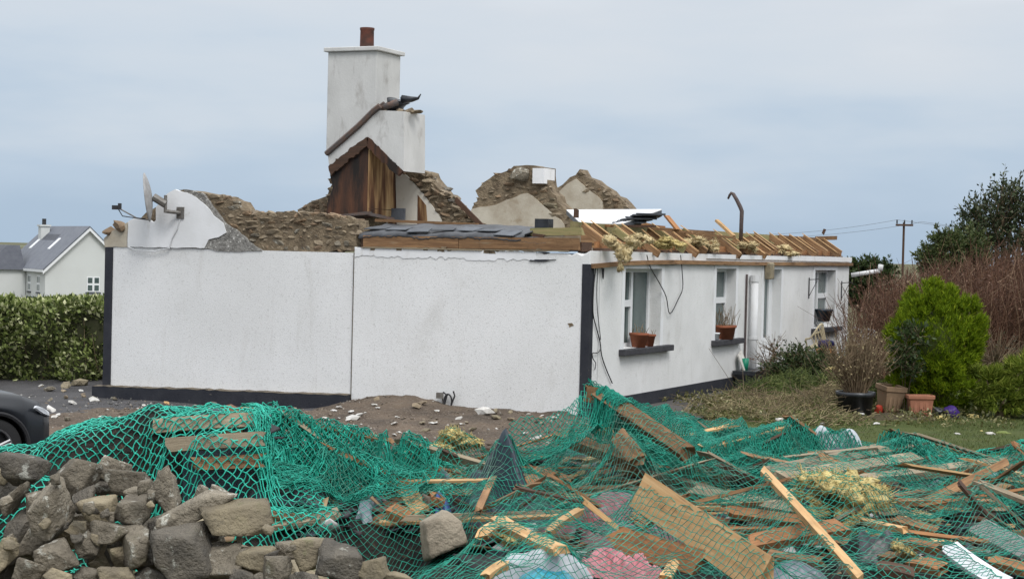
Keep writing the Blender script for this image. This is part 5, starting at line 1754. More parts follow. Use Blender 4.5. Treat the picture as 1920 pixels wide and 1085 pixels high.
fast_mesh('dead_stems', *merge(pr), leafmat('dead_stem', (.10, .07, .045), (.25, .18, .11), (.36, .28, .18), trans=0.0, rough=.9), dp)
n = 700
t = r4.uniform(.5, 1, (n, 1))
i_ = r4.integers(0, 240, n)
fast_mesh('dead_leaves', *leaves(A[i_] + (Cc - A)[i_] * t + r4.normal(0, .04, (n, 3)), r4.normal(size=(n, 3)), .06, .03, r4), LM_CUT, dp)

# planters and garden oddments
M_BUFF = mat('buff_plastic', (0.30, 0.20, 0.125), (0.24, 0.165, 0.105), 7, .7)
M_TERRA2 = mat('pale_terracotta_plastic', (0.36, 0.16, 0.095), (0.28, 0.12, 0.075), 7, .7)

def square_pot(name, label, c, w0, w1, h, m, rz=0, tilt=0.0):
    e_ = empty(name, c, rz)
    e_.rotation_euler = (tilt, tilt * .6, rz)
    tag(e_, label, 'planter')
    def ring(w_, z):
        return [(-w_, -w_, z), (w_, -w_, z), (w_, w_, z), (-w_, w_, z)]
    v = ring(w0, 0) + ring(w1 * .96, h * .82) + ring(w1 * 1.06, h * .82) + ring(w1 * 1.08, h) + ring(w1 * .94, h) + ring(w1 * .9, h * .7)
    f = [(3, 2, 1, 0)]
    for k in range(5):
        f += [(k * 4 + j, k * 4 + (j + 1) % 4, k * 4 + 4 + (j + 1) % 4, k * 4 + 4 + j) for j in range(4)]
    bevel(mobj('pot', v, f, m, e_), .012)
    MB().box((0, 0, h * .78), (w1 * 1.75, w1 * 1.75, .02)).out('soil', M_DIRT, e_)
    rb = MB()
    for x in (-.55, 0, .55):
        rb.box((x * w0 * 1.1, -(w0 + w1) / 2 * 1.0, h * .42), (w0 * .32, .02, h * .5))
    rb.out('moulded_ribs', m, e_)
    return e_
q = P(1665, 775, 32.0)
square_pot('tall_planter', 'tall buff planter tilted beside the dead potted shrub', (q[0], q[1], float(gz(q[0], q[1])) + .04), .14, .20, .52, M_BUFF, .3, .10)
q = P(1725, 784, 31.5)
square_pot('terracotta_planter', 'terracotta coloured square planter in front of the lime conifer', (q[0], q[1], float(gz(q[0], q[1])) + .03), .17, .22, .40, M_TERRA2, -.1, -.03)
M_PURP = mat('purple_bag', (0.045, 0.018, 0.15), (0.025, 0.01, 0.09), 8, .5)

def lump(name, label, cat, c, s, m, seed=0, cuts=3, amp=.14, boxy=2.6, rot=(0, 0, 0), sub=3):
    v = rock_verts(sub, seed + 900, cuts, boxy, amp) * np.array(s)
    o_ = fast_mesh(name, v, ICO[sub][1], m, None, True)
    o_.location = tuple(map(float, c))
    o_.rotation_euler = rot
    return tag(o_, label, cat)

def gpt(px, py, D, up=0.0):
    q = P(px, py, D)
    return (q[0], q[1], float(gz(q[0], q[1])) + up)

lump('purple_bag', 'crumpled purple bag lying right of the terracotta planter', 'bag', gpt(1783, 780, 31.5, .13), (.16, .14, .14), M_PURP, 1, 5, .2)
lump('black_bag', 'black plastic bag lying between the terracotta planter and the purple bag', 'bag', gpt(1756, 780, 31.6, .11), (.24, .16, .12), M_TARP, 2, 5, .2)
lump('red_pot_shard', 'broken red flowerpot beside the tall buff planter', 'shard', gpt(1647, 772, 31.9, .10), (.08, .07, .12), mat('red_plastic', (.36, .04, .02), None, rough=.6), 3, 6, .1)
for k in range(34):
    px, py = r4.uniform(1370, 1660), r4.uniform(735, 800)
    s_ = r4.uniform(.03, .09)
    D = 2.75 * F / (py - 485)
    lump('garden_scrap', '%s pale scrap %s, %s' % ('tiny' if s_ < .05 else ('larger' if s_ > .075 else 'small'), 'high among the cuttings' if py < 765 else 'at the near edge of the cuttings', ['left by the path', 'below the downpipe', 'below the door', 'beside the black pot', 'between pot and planters'][int(min(4, (px - 1370) / 58))]), 'scrap', gpt(px, py, D, .10), (s_, s_ * .7, s_ * .4), M_CHIP if k % 3 else M_INSUL, 200 + k, 5, .2, sub=2)['group'] = 'scraps among the garden cuttings'
for k, (px, py, D, s) in enumerate(((1455, 735, 33, .09), (1512, 762, 31.3, .08), (1560, 693, 34.5, .12), (1600, 690, 33.5, .13), (1540, 800, 29.6, .07), (1420, 790, 30.4, .13), (1560, 790, 30.3, .05), (1380, 790, 30.8, .08))):
    ins = k < 4
    lump('insulation_scrap' if ins else 'foam_scrap', 'small scrap of pale debris caught among the garden cuttings', 'scrap', gpt(px, py, D, .05 + (.16 if k in (0, 1) else (.62 if k in (2, 3) else 0))), (s, s * .7, s * .35), M_INSUL if ins else M_CHIP, 20 + k, 4, .25)['group'] = 'scraps among the garden cuttings'
for k, (px, py, s) in enumerate(((1857, 818, .09), (1795, 820, .06), (1760, 790, .16), (1825, 785, .14), (1840, 812, .03), (1700, 830, .05))):
    lump('lawn_scrap', 'small pale scrap of debris lying on the open lawn', 'scrap', gpt(px, py, 2.8 * F / (py - 494), .04), (s, s * .8, s * .4), M_CHIP if k < 2 else M_INSUL, 40 + k, 4, .25)['group'] = 'scraps on the lawn'
lump('green_weed_clump', 'low clump of bright weeds on the lawn near the right edge', 'weeds', gpt(1880, 808, 28.8, .0), (.16, .14, .07), LM_CUTG, 60, 3, .5)

def garden_chair(label, c, rz, m, tilt=(0, 0)):
    e_ = empty('garden_chair', c, rz)
    e_.rotation_euler = (tilt[0], tilt[1], rz)
    tag(e_, label, 'chair')
    MB().box((0, 0, .42), (.46, .44, .03)).out('seat', m, e_)
    for sx in (-1, 1):
        for sy in (-1, 1):
            MB().tube([(sx * .19, sy * .18, .42), (sx * .25, sy * .24, 0)], [.026, .02], 6).out('leg', m, e_)
    arc = [(.27 * math.cos(t), .25 * math.sin(t) + .0, .66 + .22 * max(0, math.sin(t)) ** 1.5) for t in np.linspace(-.5, math.pi + .5, 26)]
    MB().tube(arc, .022, 6).out('back_rim', m, e_)
    sl2 = MB()
    for t in np.linspace(.25, math.pi - .25, 9):
        sl2.tube([(.21 * math.cos(t), .20 * math.sin(t), .43), (.27 * math.cos(t), .25 * math.sin(t), .66 + .21 * math.sin(t) ** 1.5)], .014, 5)
    for s in (-1, 1):
        sl2.tube([(s * .22, -.16, .43), (s * .255, -.11, .65)], .018, 5)
    sl2.out('back_slats', m, e_)
    return e_
q = P(1543, 700, 41)
garden_chair('beige plastic tub chair knocked back against the wall under the far window', (q[0], q[1], .42), -2.2, mat('beige_plastic', (.50, .43, .29), None, rough=.5), (.25, .25))
q = P(1583, 700, 41.5)
garden_chair('white plastic chair tipped over at the far corner of the cottage', (q[0], q[1], .55), -1.2, M_PIPE, (-.5, .4))
q = P(1548, 645, 40.5)
lump('blue_cushion', 'dark blue cushion slumped on the beige plastic chair', 'cushion', (q[0], q[1], q[2]), (.20, .16, .11), mat('dark_blue_cloth', (.02, .02, .085), None, rough=.8), 5, 3, .15)
q = P(1547, 660, 40.3)
lump('orange_tub', 'orange plastic tub below the dark blue cushion', 'tub', (q[0], q[1], q[2]), (.26, .16, .10), mat('orange_plastic', (.38, .14, .035), None, rough=.6), 6, 3, .1)

# ================================================================ DRY STONE WALL
dw = empty('dry_stone_wall', (-2.6, 11.3, .5))
tag(dw, 'tumbledown dry stone wall of grey lichened boulders at the lower left', 'stone wall')
wb_ = np.array(dw.location)

def big_stone(px, py, wpx, hpx, rot, D, m, seed, depth=.85, name='stone', parent=dw, sub=4, boxy=5.5, cuts=11):
    c = P(px, py, D)
    k = D / F / 2
    v = rock_verts(sub, seed, cuts, boxy, .05, (.58, .9))
    v = v * np.array([wpx * k, max(.10, min(wpx, hpx) * 1.25) * k * depth, hpx * k]) * 1.13
    ca, sa = math.cos(math.radians(rot)), math.sin(math.radians(rot))
    v = np.stack([v[:, 0] * ca + v[:, 2] * sa, v[:, 1], -v[:, 0] * sa + v[:, 2] * ca], 1)
    o_ = fast_mesh(name, v, ICO[sub][1], m, parent, True)
    o_.location = tuple(map(float, c - (wb_ if parent is dw else 0)))
    return o_

z1 = lambda x, y, w_, h_, r_, d, m: (x / 2.679, 680 + y / 2.679, w_ / 2.679, h_ / 2.679, r_, d, m)
z2 = lambda x, y, w_, h_, r_, d, m: (400 + x / 2.743, 700 + y / 2.743, w_ / 2.743, h_ / 2.743, r_, d, m)
S1, S2, S3 = M_WALLST, M_WALLST2, M_WALLST3
WST = [z1(128, 530, 230, 200, 4, 11.5, S3), z1(45, 715, 170, 225, 0, 11.35, S1), z1(245, 765, 300, 270, -28, 11.1, S1), z1(385, 575, 230, 250, 22, 11.5, S1), z1(575, 545, 175, 150, 3, 11.65, S1),
       z1(660, 600, 250, 145, 0, 11.4, S1), z1(520, 735, 185, 190, -18, 11.25, S2), z1(700, 660, 175, 105, -10, 11.25, S1), z1(668, 745, 165, 165, 10, 11.1, S1), z1(845, 665, 205, 235, -38, 11.25, S1),
       z1(940, 752, 480, 115, -31, 11.0, S1), z1(1180, 785, 355, 200, 2, 10.95, S2), z1(560, 855, 205, 150, -12, 11.0, S1), z1(690, 935, 235, 210, 0, 10.9, S1), z1(915, 955, 270, 300, -24, 10.85, S3),
       z1(440, 945, 150, 215, 8, 10.95, S1), z1(290, 965, 225, 170, -5, 10.9, S1), z1(45, 940, 170, 270, 0, 11.0, S2), z1(150, 1050, 160, 130, 10, 10.85, S1), z1(440, 1075, 170, 90, 0, 10.85, S1),
       z1(600, 1070, 170, 120, -8, 10.85, S2), z1(150, 905, 140, 160, 30, 11.2, S1), z1(1120, 1000, 190, 215, 0, 10.9, S1), z1(1275, 985, 200, 150, -8, 10.9, S2), z1(770, 1085, 260, 110, 5, 10.9, S3),
       z1(520, 620, 120, 120, 0, 11.6, S3), z1(420, 700, 130, 150, -10, 11.4, S3), z1(600, 960, 110, 140, 0, 11.0, S2), z1(820, 830, 150, 120, -20, 11.1, S3), z1(1040, 870, 170, 130, -10, 11.15, S3),
       z1(20, 560, 60, 90, 0, 11.7, S2), z1(290, 1085, 160, 110, 0, 10.8, S2), z1(990, 1090, 170, 90, 0, 10.8, S1), z1(1010, 640, 110, 80, 12, 11.45, S1), z1(1110, 660, 110, 70, 18, 11.4, S1),
       z2(510, 920, 255, 185, -22, 10.75, S2), z2(330, 1005, 150, 140, 6, 10.6, S1), z2(235, 960, 210, 140, 0, 10.8, S2), z2(640, 985, 225, 195, 12, 10.6, S3), z2(805, 1015, 250, 130, -6, 10.6, S2), z2(935, 1055, 160, 80, 8, 10.6, S2),
       z2(60, 1010, 260, 210, 0, 10.85, S1), z2(160, 1060, 180, 110, 0, 10.7, S3), z2(480, 1070, 200, 110, 0, 10.5, S3), z2(380, 900, 150, 90, -8, 10.95, S1)]
for i, t in enumerate(WST):
    big_stone(*t, 300 + i)
# the wall's hidden heart and its run out of the frame to the left and below
for i in range(120):
    X_ = random.uniform(-6.5, -.9)
    zt = np.interp(X_, [-6.5, -3.3, -2.4, -1.7, -1.2, -.8], [1.35, 1.25, 1.05, .85, .65, .55])
    D_ = random.uniform(11.2, 11.9) if X_ > -3.4 else random.uniform(10.9, 11.9)
    zz = random.uniform(.35, zt - .10)
    o_ = stone_inst(dw, np.array([X_, D_, zz]) - wb_, (random.uniform(.28, .5), random.uniform(.3, .45), random.uniform(.2, .34)), (random.uniform(-.3, .3), random.uniform(-.4, .4), random.uniform(-.5, .5)), random.choice([S1, S2, S3]))

for i in range(46):
    px_ = random.uniform(10, 720)
    top_ = np.interp(px_, [0, 60, 200, 330, 480, 560, 640, 720], [880, 880, 890, 900, 960, 1010, 1030, 1060])
    py_ = random.uniform(top_ + 14, 1085)
    big_stone(px_, py_, random.uniform(14, 34), random.uniform(10, 24), random.uniform(-40, 40), random.uniform(10.85, 11.1) if px_ < 480 else random.uniform(10.55, 10.75), random.choice([S1, S2, S3]), 600 + i, sub=3)

# ================================================================ THE WRECKAGE HEAP
def sm(a, lo, hi):
    t = np.clip((a - lo) / (hi - lo), 0, 1)
    return t * t * (3 - 2 * t)

def Hm(X, Y):
    X, Y = np.asarray(X, float), np.asarray(Y, float)
    g = gz(X, Y)
    pr_ = .70 + (.17) * np.clip((Y - 11) / 5.5, 0, 1.1)
    right = pr_ * sm(X, -1.3, -.2) * sm(Y, 9.6, 10.5) * (1 - sm(Y, 16.6 + .10 * (X - 2), 17.9 + .10 * (X - 2)))
    mid = .92 * sm(X, -2.3, -1.9) * (1 - sm(X, -.6, .2)) * sm(Y, 12.0, 12.9) * (1 - sm(Y, 14.4, 15.2))
    left = (1.28 + .16 * np.clip((X + 3.5) / .8, 0, 1) - .08 * np.clip((X + 2.7) / .8, 0, 1)) * sm(X, -4.1, -3.5) * (1 - sm(X, -1.90, -1.72)) * sm(Y, 13.0, 13.35) * (1 - sm(Y, 14.5, 14.9))
    ramp = 1.08 * sm(X, -6.2, -5.2) * (1 - sm(X, -3.4, -2.6)) * sm(Y, 12.2, 13.0) * (1 - sm(Y, 14.3, 15))
    peak = 1.20 * np.exp(-(np.abs(X + .02 - .5 * (13.5 - Y)) / .34) ** 1.15 - (np.abs(Y - 13.5) / .62) ** 1.3)
    h = np.maximum.reduce([right, mid, left, ramp, peak])
    n_ = .10 * vn(X * 1.6, Y * 1.6, 0, 61) + .06 * vn(X * 4, Y * 4, 0, 62)
    return np.where(h > .3, np.maximum(g, h + n_), np.maximum(g - .05, h))

def march(px, py, lift=0.0, D0=9.6, D1=24.0):
    d = ray(px, py)
    Ds = np.arange(D0, D1, .03)
    pts = CAM[None] + d[None] * (Ds / d[1])[:, None]
    hit = np.nonzero(pts[:, 2] < Hm(pts[:, 0], pts[:, 1]) + lift)[0]
    return pts[hit[0]] if len(hit) else pts[min(len(pts) - 1, int((15.5 - D0) / .03))]

M_HEAP = mat('gap_shade_earth', (0.028, 0.024, 0.020), (0.012, 0.0115, 0.012), 5, .9, .9, 20, c3=(.075, .055, .036), s3=10, t3=(.60, .70), bdist=.08)  # near-black earth: shade in the gaps between debris put into the colour
hp = patch('wreckage_mound', np.arange(-6.6, 9.6, .08), np.arange(9.3, 19.6, .08), Hm, M_HEAP)
struct(hp)

HEAP = []          # sample points of everything the nets have to hang over
# small bits of everything, too many to count
def bits(name, label, n, xr, yr, seed, cols, size=(.08, .35), lift=.03):
    r = np.random.default_rng(seed)
    X, Y = r.uniform(*xr, n), r.uniform(*yr, n)
    ok = Hm(X, Y) - gz(X, Y) > .22
    X, Y = X[ok], Y[ok]
    n = len(X)
    Z = Hm(X, Y) + lift * r.uniform(-.5, 1.5, n)
    L_ = r.uniform(*size, n)
    dims = np.stack([L_, L_ * r.uniform(.12, .8, n), r.uniform(.006, .025, n)], 1) / 2
    cube = np.array([(-1, -1, -1), (1, -1, -1), (1, 1, -1), (-1, 1, -1), (-1, -1, 1), (1, -1, 1), (1, 1, 1), (-1, 1, 1)], float)
    a, b, c = r.uniform(0, 6.28, n), r.normal(0, .35, n), r.normal(0, .35, n)
    v = cube[None] * dims[:, None] + r.normal(0, .006, (n, 8, 3))
    ca, sa, cb_, sb_ = np.cos(a)[:, None], np.sin(a)[:, None], np.cos(b)[:, None], np.sin(b)[:, None]
    cc, sc_ = np.cos(c)[:, None], np.sin(c)[:, None]
    x, y, z = v[..., 0], v[..., 1], v[..., 2]
    x, z = x * cb_ + z * sb_, -x * sb_ + z * cb_
    y, z = y * cc - z * sc_, y * sc_ + z * cc
    x, y = x * ca - y * sa, x * sa + y * ca
    v = np.stack([x + X[:, None], y + Y[:, None], z + Z[:, None]], -1).reshape(-1, 3)
    fc = np.array([(0, 3, 2, 1), (4, 5, 6, 7), (0, 1, 5, 4), (1, 2, 6, 5), (2, 3, 7, 6), (3, 0, 4, 7)])
    f = (fc[None] + (np.arange(n) * 8)[:, None, None]).reshape(-1, 4)
    HEAP.append(v)
    m = bpy.data.materials.new(name)
    m.use_nodes = True
    t = m.node_tree
    rp = t.nodes.new('ShaderNodeValToRGB')
    rp.color_ramp.interpolation = 'CONSTANT'
    el = rp.color_ramp.elements
    for i, q in enumerate(cols):
        if i < 2:
            el[i].position = i / len(cols)
            el[i].color = (*q, 1)
        else:
            k = el.new(i / len(cols))
            k.color = (*q, 1)
    t.links.new(t.nodes.new('ShaderNodeNewGeometry').outputs['Random Per Island'], rp.inputs[0])
    t.links.new(rp.outputs[0], t.nodes['Principled BSDF'].inputs['Base Color'])
    t.nodes['Principled BSDF'].inputs['Roughness'].default_value = .75
    return tag(fast_mesh(name, v, f, m), label, 'debris', kind='stuff')

COLS = [(.06, .06, .065), (.10, .11, .125), (.16, .10, .055), (.03, .03, .035), (.28, .19, .10), (.05, .04, .03), (.20, .13, .07), (.035, .05, .065), (.09, .07, .05), (.30, .21, .11), (.02, .02, .022), (.40, .40, .39), (.20, .09, .04), (.03, .03, .035), (.018, .018, .02), (.025, .03, .04)]
bits('splintered_debris', 'countless splinters, slates and scraps making up the heap under the nets', 6000, (-2.5, 9), (9.8, 18.3), 17, COLS, (.05, .26), .02)


def reg(o_, k=9):
    """record the top of a heap object for the nets"""
    bpy.context.view_layer.update()
    mw = np.array(o_.matrix_world)
    co = np.zeros(len(o_.data.vertices) * 3, np.float32)
    o_.data.vertices.foreach_get('co', co)
    co = co.reshape(-1, 3)
    p = co @ mw[:3, :3].T + mw[:3, 3]
    me = o_.data
    pts = [p]
    for pl_ in me.polygons:
        q = p[list(pl_.vertices)]
        if len(q) == 4:
            for s in np.linspace(0, 1, k):
                for t in (0, .33, .67, 1):
                    pts.append(((1 - s) * ((1 - t) * q[0] + t * q[3]) + s * ((1 - t) * q[1] + t * q[2]))[None])
    HEAP.append(np.concatenate(pts))
    return o_

FR, OL, RD, GY, GN, DK, WH_ = M_WFRESH, M_WOLD, M_WRED, M_WGREY, M_WGREEN, M_WDARK, M_WWHITE
# (x0,y0,x1,y1,width,thick,mat,lift,roll,label[,D0,D1])
PL = [
    (1116, 733, 1298, 856, .12, .10, OL, .1, .7, 'long grey brown timber propped steeply with the net hung over its top end', 14.6, 13.4),
    (1110, 716, 1103, 760, .10, .10, OL, .1, 0, 'stubby post end forming the highest peak under the net', 14.7, 14.7),
    (1194, 915, 1450, 1090, .24, .055, FR, .28, 1.05, 'widest pale board, tilted on edge with jagged end in the middle foreground', 11.6, 10.5),
    (1136, 1005, 1340, 1062, .17, .05, RD, .16, 1.2, 'broad orange brown board crossing under the widest pale board', 11.2, 10.9),
    (1034, 812, 1210, 876, .13, .09, OL, .12, .4, 'thick brown timber descending to the right behind the pink and grey cloth', None, None),
    (1153, 808, 1203, 868, .13, .05, OL, .2, .9, 'short broad brown board standing up just left of the long propped timber', 13.6, 13.0),
    (976, 916, 1042, 884, .11, .05, RD, .2, .3, 'short reddish board with a pale split end beside the dark navy sheet', None, None),
    (1313, 842, 1478, 797, .10, .05, FR, .15, .3, 'pale split plank sticking out of the net towards the garden', 15.0, 16.6),
    (1320, 842, 1400, 872, .12, .05, OL, .10, .2, 'short brown plank under the foot of the pale split plank', None, None),
    (1396, 852, 1520, 880, .09, .05, FR, .14, .2, 'pale plank with a splintered left end just below the long pale split plank', None, None),
    (1426, 878, 1618, 1090, .055, .05, FR, .32, .2, 'long thin pale batten running diagonally down to the bottom edge', 13.2, 10.6),
    (1257, 884, 1370, 893, .16, .05, GY, .10, .9, 'flat grey brown board lying level behind the pink and grey cloth', None, None),
    (1296, 920, 1505, 958, .11, .05, GY, .10, .5, 'long weathered plank lying just right of the jagged top of the widest pale board', None, None),
    (1350, 957, 1560, 985, .10, .05, RD, .10, .5, 'brown plank under the upper weathered plank right of the widest pale board', None, None),
    (1383, 1024, 1594, 986, .15, .06, RD, .18, .4, 'salmon coloured beam crossing beneath the diagonal batten', None, None),
    (1022, 1002, 1092, 955, .05, .045, FR, .18, .2, 'slim pale batten pointing up to the right over the grey cloth', None, None),
    (1018, 1003, 1054, 1034, .08, .05, OL, .14, .4, 'short brown block below the slim pale batten', None, None),
    (1180, 960, 1222, 992, .09, .05, RD, .16, .7, 'short orange board left of the widest pale board', None, None),
    (1243, 1088, 1266, 1050, .07, .03, FR, .12, .2, 'short pale slat at the bottom edge beside the pink blanket', None, None),
    (1440, 890, 1738, 826, .15, .07, GY, .16, .4, 'long double plank rising to the right, its pale end near the lawn', 14.2, 16.4),
    (1460, 896, 1720, 858, .13, .06, GY, .12, .4, 'lower of the two long planks rising to the right towards the lawn', 13.9, 15.7),
    (1600, 902, 1925, 858, .10, .07, GY, .14, .3, 'longest straight plank reaching the right edge of the picture', 14.2, 16.2),
    (1660, 936, 1746, 922, .06, .045, OL, .10, .2, 'short brown stick right of the large yellow insulation', None, None),
    (1668, 941, 1880, 942, .06, .045, OL, .10, .2, 'thin level brown batten right of the large yellow insulation', None, None),
    (1775, 1022, 1880, 1092, .14, .03, WH_, .16, .25, 'white painted board pointing to the lower right corner', 11.7, 10.6),
    (1832, 985, 1935, 1036, .16, .03, M_WGREYP, .14, .5, 'flat grey plastic board at the right edge above the white board', None, None),
    (1604, 972, 1700, 994, .05, .04, FR, .12, .2, 'slim pale batten right below the large yellow insulation', None, None),
    (1660, 970, 1770, 1000, .10, .04, OL, .10, .3, 'brown board right of the slim pale batten below the insulation', None, None),
    (1685, 1016, 1775, 1034, .08, .05, RD, .10, .3, 'orange brown board left of the white painted board', None, None),
    (1638, 1064, 1718, 1080, .12, .05, DK, .10, .3, 'dark brown beam end near the bottom edge left of the white board', None, None),
    (1705, 1054, 1782, 1074, .11, .05, RD, .10, .3, 'rusty orange plank lying near the bottom edge under the white board', None, None),
    (735, 851, 808, 850, .10, .07, RD, .12, .3, 'dark brown beam end left of the yellow insulation at the back of the net', None, None),
    (782, 880, 880, 891, .11, .06, RD, .12, .5, 'reddish plank below the dark brown beam end left of the navy sheet', None, None),
    (745, 896, 792, 962, .14, .05, FR, .12, .2, 'pale pinkish board leaning down left of the grey boulder', None, None),
    (724, 953, 778, 976, .13, .06, RD, .10, .3, 'broken orange brown offcut left of the grey boulder', None, None),
    (798, 926, 836, 940, .12, .05, RD, .10, .3, 'short orange board between the yellow insulation strip and the grey boulder', None, None),
    (930, 972, 1056, 1034, .085, .045, FR, .18, .3, 'pale brown batten lying across the lower middle, right of the grey boulder', None, None),
    (900, 1006, 933, 984, .08, .04, FR, .16, .2, 'short pale offcut just right of the grey boulder', None, None),
    (896, 958, 926, 892, .05, .04, OL, .2, .2, 'thin brown stick leaning against the navy sheet', None, None),
    (903, 1088, 956, 1054, .06, .04, FR, .12, .2, 'pale stick at the bottom edge left of the white sheet', None, None),
    (1150, 880, 1330, 898, .08, .04, OL, .08, .2, 'thin brown batten behind the flat grey brown board', None, None),
    (1560, 1010, 1690, 1050, .09, .05, OL, .08, .3, 'brown plank lying below the black plastic at the lower right', None, None),
    (1850, 1050, 1940, 1072, .10, .05, RD, .08, .3, 'brown board end at the lower right corner', None, None),
    (1440, 1040, 1560, 1055, .09, .05, OL, .08, .3, 'brown plank under the lower end of the diagonal batten', None, None),
    (985, 880, 1080, 905, .08, .04, OL, .10, .3, 'brown batten running behind the short reddish board', None, None),
    (268, 792, 486, 775, .12, .03, GY, .06, .2, 'topmost weathered slat of the covered stack at the left', 14.2, 13.7),
    (300, 806, 470, 796, .12, .03, GY, .05, .2, 'second weathered slat of the covered stack at the left', 13.6, 13.4),
    (330, 818, 478, 808, .10, .03, OL, .04, .2, 'third weathered slat of the covered stack at the left', 13.35, 13.2),
    (280, 800, 480, 786, .11, .03, GY, .05, 1.2, 'upper front slat of the covered stack at the left', 13.3, 13.2),
    (310, 835, 500, 822, .11, .03, GY, .05, 1.2, 'middle front slat of the covered stack at the left', 13.1, 13.0),
    (350, 870, 505, 862, .10, .03, OL, .05, 1.2, 'lowest front slat of the covered stack at the left', 13.0, 12.95),
    (500, 985, 640, 960, .12, .04, GY, .06, .3, 'weathered board low under the coarse net left of centre', None, None),
    (480, 962, 600, 975, .10, .04, OL, .05, .3, 'brown board low under the coarse net beside the light topped boulder', None, None),
]
for t in PL:
    x0, y0, x1, y1, wd, th, m, lift, rl, lab = t[:10]
    D0, D1 = (t[10], t[11]) if len(t) > 10 else (None, None)
    lift += .04
    a = P(x0, y0, D0) if D0 else march(x0, y0, lift)
    b = P(x1, y1, D1) if D1 else march(x1, y1, lift)
    rag = .13 if m in (FR, RD, OL) else .05
    reg(tplank(lab, 'broken_plank' if wd < .2 else 'wide_board', a, b, wd, th, m, roll=rl, rag0=rag, rag1=rag, bend=random.uniform(-.02, .02)))
# anonymous offcuts
r5 = np.random.default_rng(23)
k = 0
while k < 190:
    X_, Y_ = r5.uniform(-1.5, 5.6), r5.uniform(10.5, 16.8)
    if Hm(X_, Y_) - gz(X_, Y_) < .3:
        continue
    a_ = r5.normal(0, .55)
    L_ = r5.uniform(.35, 1.7)
    d_ = np.array([math.cos(a_), math.sin(a_)]) * L_ / 2
    z0_, z1_ = float(Hm(X_ - d_[0], Y_ - d_[1])), float(Hm(X_ + d_[0], Y_ + d_[1]))
    o_ = plank('timber_offcut', (X_ - d_[0], Y_ - d_[1], z0_ + r5.uniform(.02, .14) + (.34 if k % 5 == 1 else 0)), (X_ + d_[0], Y_ + d_[1], z1_ + r5.uniform(.02, .14) + (.30 if k % 5 == 3 else 0)), r5.uniform(.02, .09), r5.uniform(.015, .04), [OL, RD, GY, FR, GY, OL, DK][k % 7], None, roll=r5.normal(0, .5), rag0=r5.uniform(.05, .3), rag1=r5.uniform(.05, .3), taper=r5.uniform(.6, 1.0))
    tone = ['brown', 'reddish', 'grey brown', 'pale', 'weathered', 'dark brown', 'blackish'][k % 7]
    sz = 'short' if L_ < .7 else ('mid-length' if L_ < 1.2 else 'long')
    xq = ['left of the boulder', 'near the navy sheet', 'near the patterned cloth', 'near the wide pale board', 'left of the large insulation', 'right of the large insulation', 'towards the right edge'][int(np.clip((X_ / Y_ * F + 960 - 740) / 170, 0, 6))]
    yq = ['at the bottom of the heap', 'in the lower heap', 'in the upper heap', 'at the back of the heap'][int(np.clip((Y_ - 10.5) / 1.6, 0, 3))]
    tag(o_, '%s %s offcut %s, %s' % (sz, tone, yq, xq), 'offcut', 'timber offcuts under the net')
    reg(o_, 4)
    k += 1

# cloths, sheets and insulation
def drape(name, label, cat, px, py, wpx, hpx, m, lift=.10, amp=.06, seed=0, D=None, rot=0.0, n=46, freq=5.0):
    c = P(px, py, D) if D else march(px, py, lift)
    k = c[1] / F
    sx = wpx * k / 2
    sy = max(.25, hpx * k * 1.6) / 2
    v, f = [], []
    r = np.random.default_rng(seed)
    ca, sa = math.cos(rot), math.sin(rot)
    S, T = np.meshgrid(np.linspace(-1, 1, n), np.linspace(-1, 1, n))
    rim = 1 + .25 * vn(S * 2, T * 2, 0, seed)
    x, y = S * sx * rim, T * sy * rim
    X_, Y_ = c[0] + x * ca - y * sa, c[1] + x * sa + y * ca
    tb = np.clip(1 - np.maximum(abs(S), abs(T)) ** 4, 0, 1)
    fold = (.8 - np.abs(fbm(x * freq * 1.1, y * freq * .8, 0, seed + 3, 2))) * amp
    Z_ = Hm(X_, Y_) + lift * tb + fold * tb + .02 + (c[2] - lift - float(Hm(c[0], c[1]))) * (1 if D else 0) * tb
    v = np.stack([X_, Y_, Z_], -1).reshape(-1, 3)
    idx = np.arange(n * n).reshape(n, n)
    f = np.stack([idx[:-1, :-1], idx[:-1, 1:], idx[1:, 1:], idx[1:, :-1]], -1).reshape(-1, 4)
    o_ = fast_mesh(name, v, f, m, None, True)
    HEAP.append(v)
    return tag(o_, label, cat)

M_PINK = mat('pink_fleece', (0.60, 0.27, 0.30), (0.50, 0.19, 0.22), 9, .95, .5, 40)
M_PLAID = mat('grey_rose_cloth', (0.17, 0.15, 0.16), (0.24, 0.075, 0.085), 3.5, .95, .4, 30, c3=(.27, .26, .27), s3=5, t3=(.55, .65))
M_CYAN = mat('turquoise_plastic', (0.01, 0.23, 0.32), (0.03, .34, .42), 5, .25, .2, 10, spec=.6)
M_PALEP = mat('pale_plastic_sheet', (0.50, 0.53, 0.56), (0.36, 0.39, 0.43), 6, .35, .3, 12, spec=.5)
M_GREYP = mat('grey_plastic_sheet', (0.16, 0.19, 0.22), (0.10, 0.125, 0.15), 6, .4, .3, 12, spec=.5)
M_BLUEP = mat('blue_plastic', (0.06, 0.11, 0.30), None, rough=.4)
drape('pink_blanket', 'crumpled pink fleece blanket at the bottom edge of the heap', 'blanket', 1160, 1062, 150, 62, M_PINK, .09, .10, 3, freq=14)
drape('plaid_cloth', 'grey and rose patterned cloth spread under the net in the middle', 'cloth', 1150, 950, 210, 110, M_PLAID, .16, .08, 4, rot=.4)
drape('turquoise_sheet', 'turquoise plastic sheet at the bottom edge left of the pink blanket', 'plastic sheet', 1030, 1080, 110, 36, M_CYAN, .05, .04, 5, freq=8)
drape('white_sheet', 'torn white plastic sheet above the turquoise one', 'plastic sheet', 1015, 1046, 190, 26, M_PALEP, .12, .05, 6, rot=-.15)
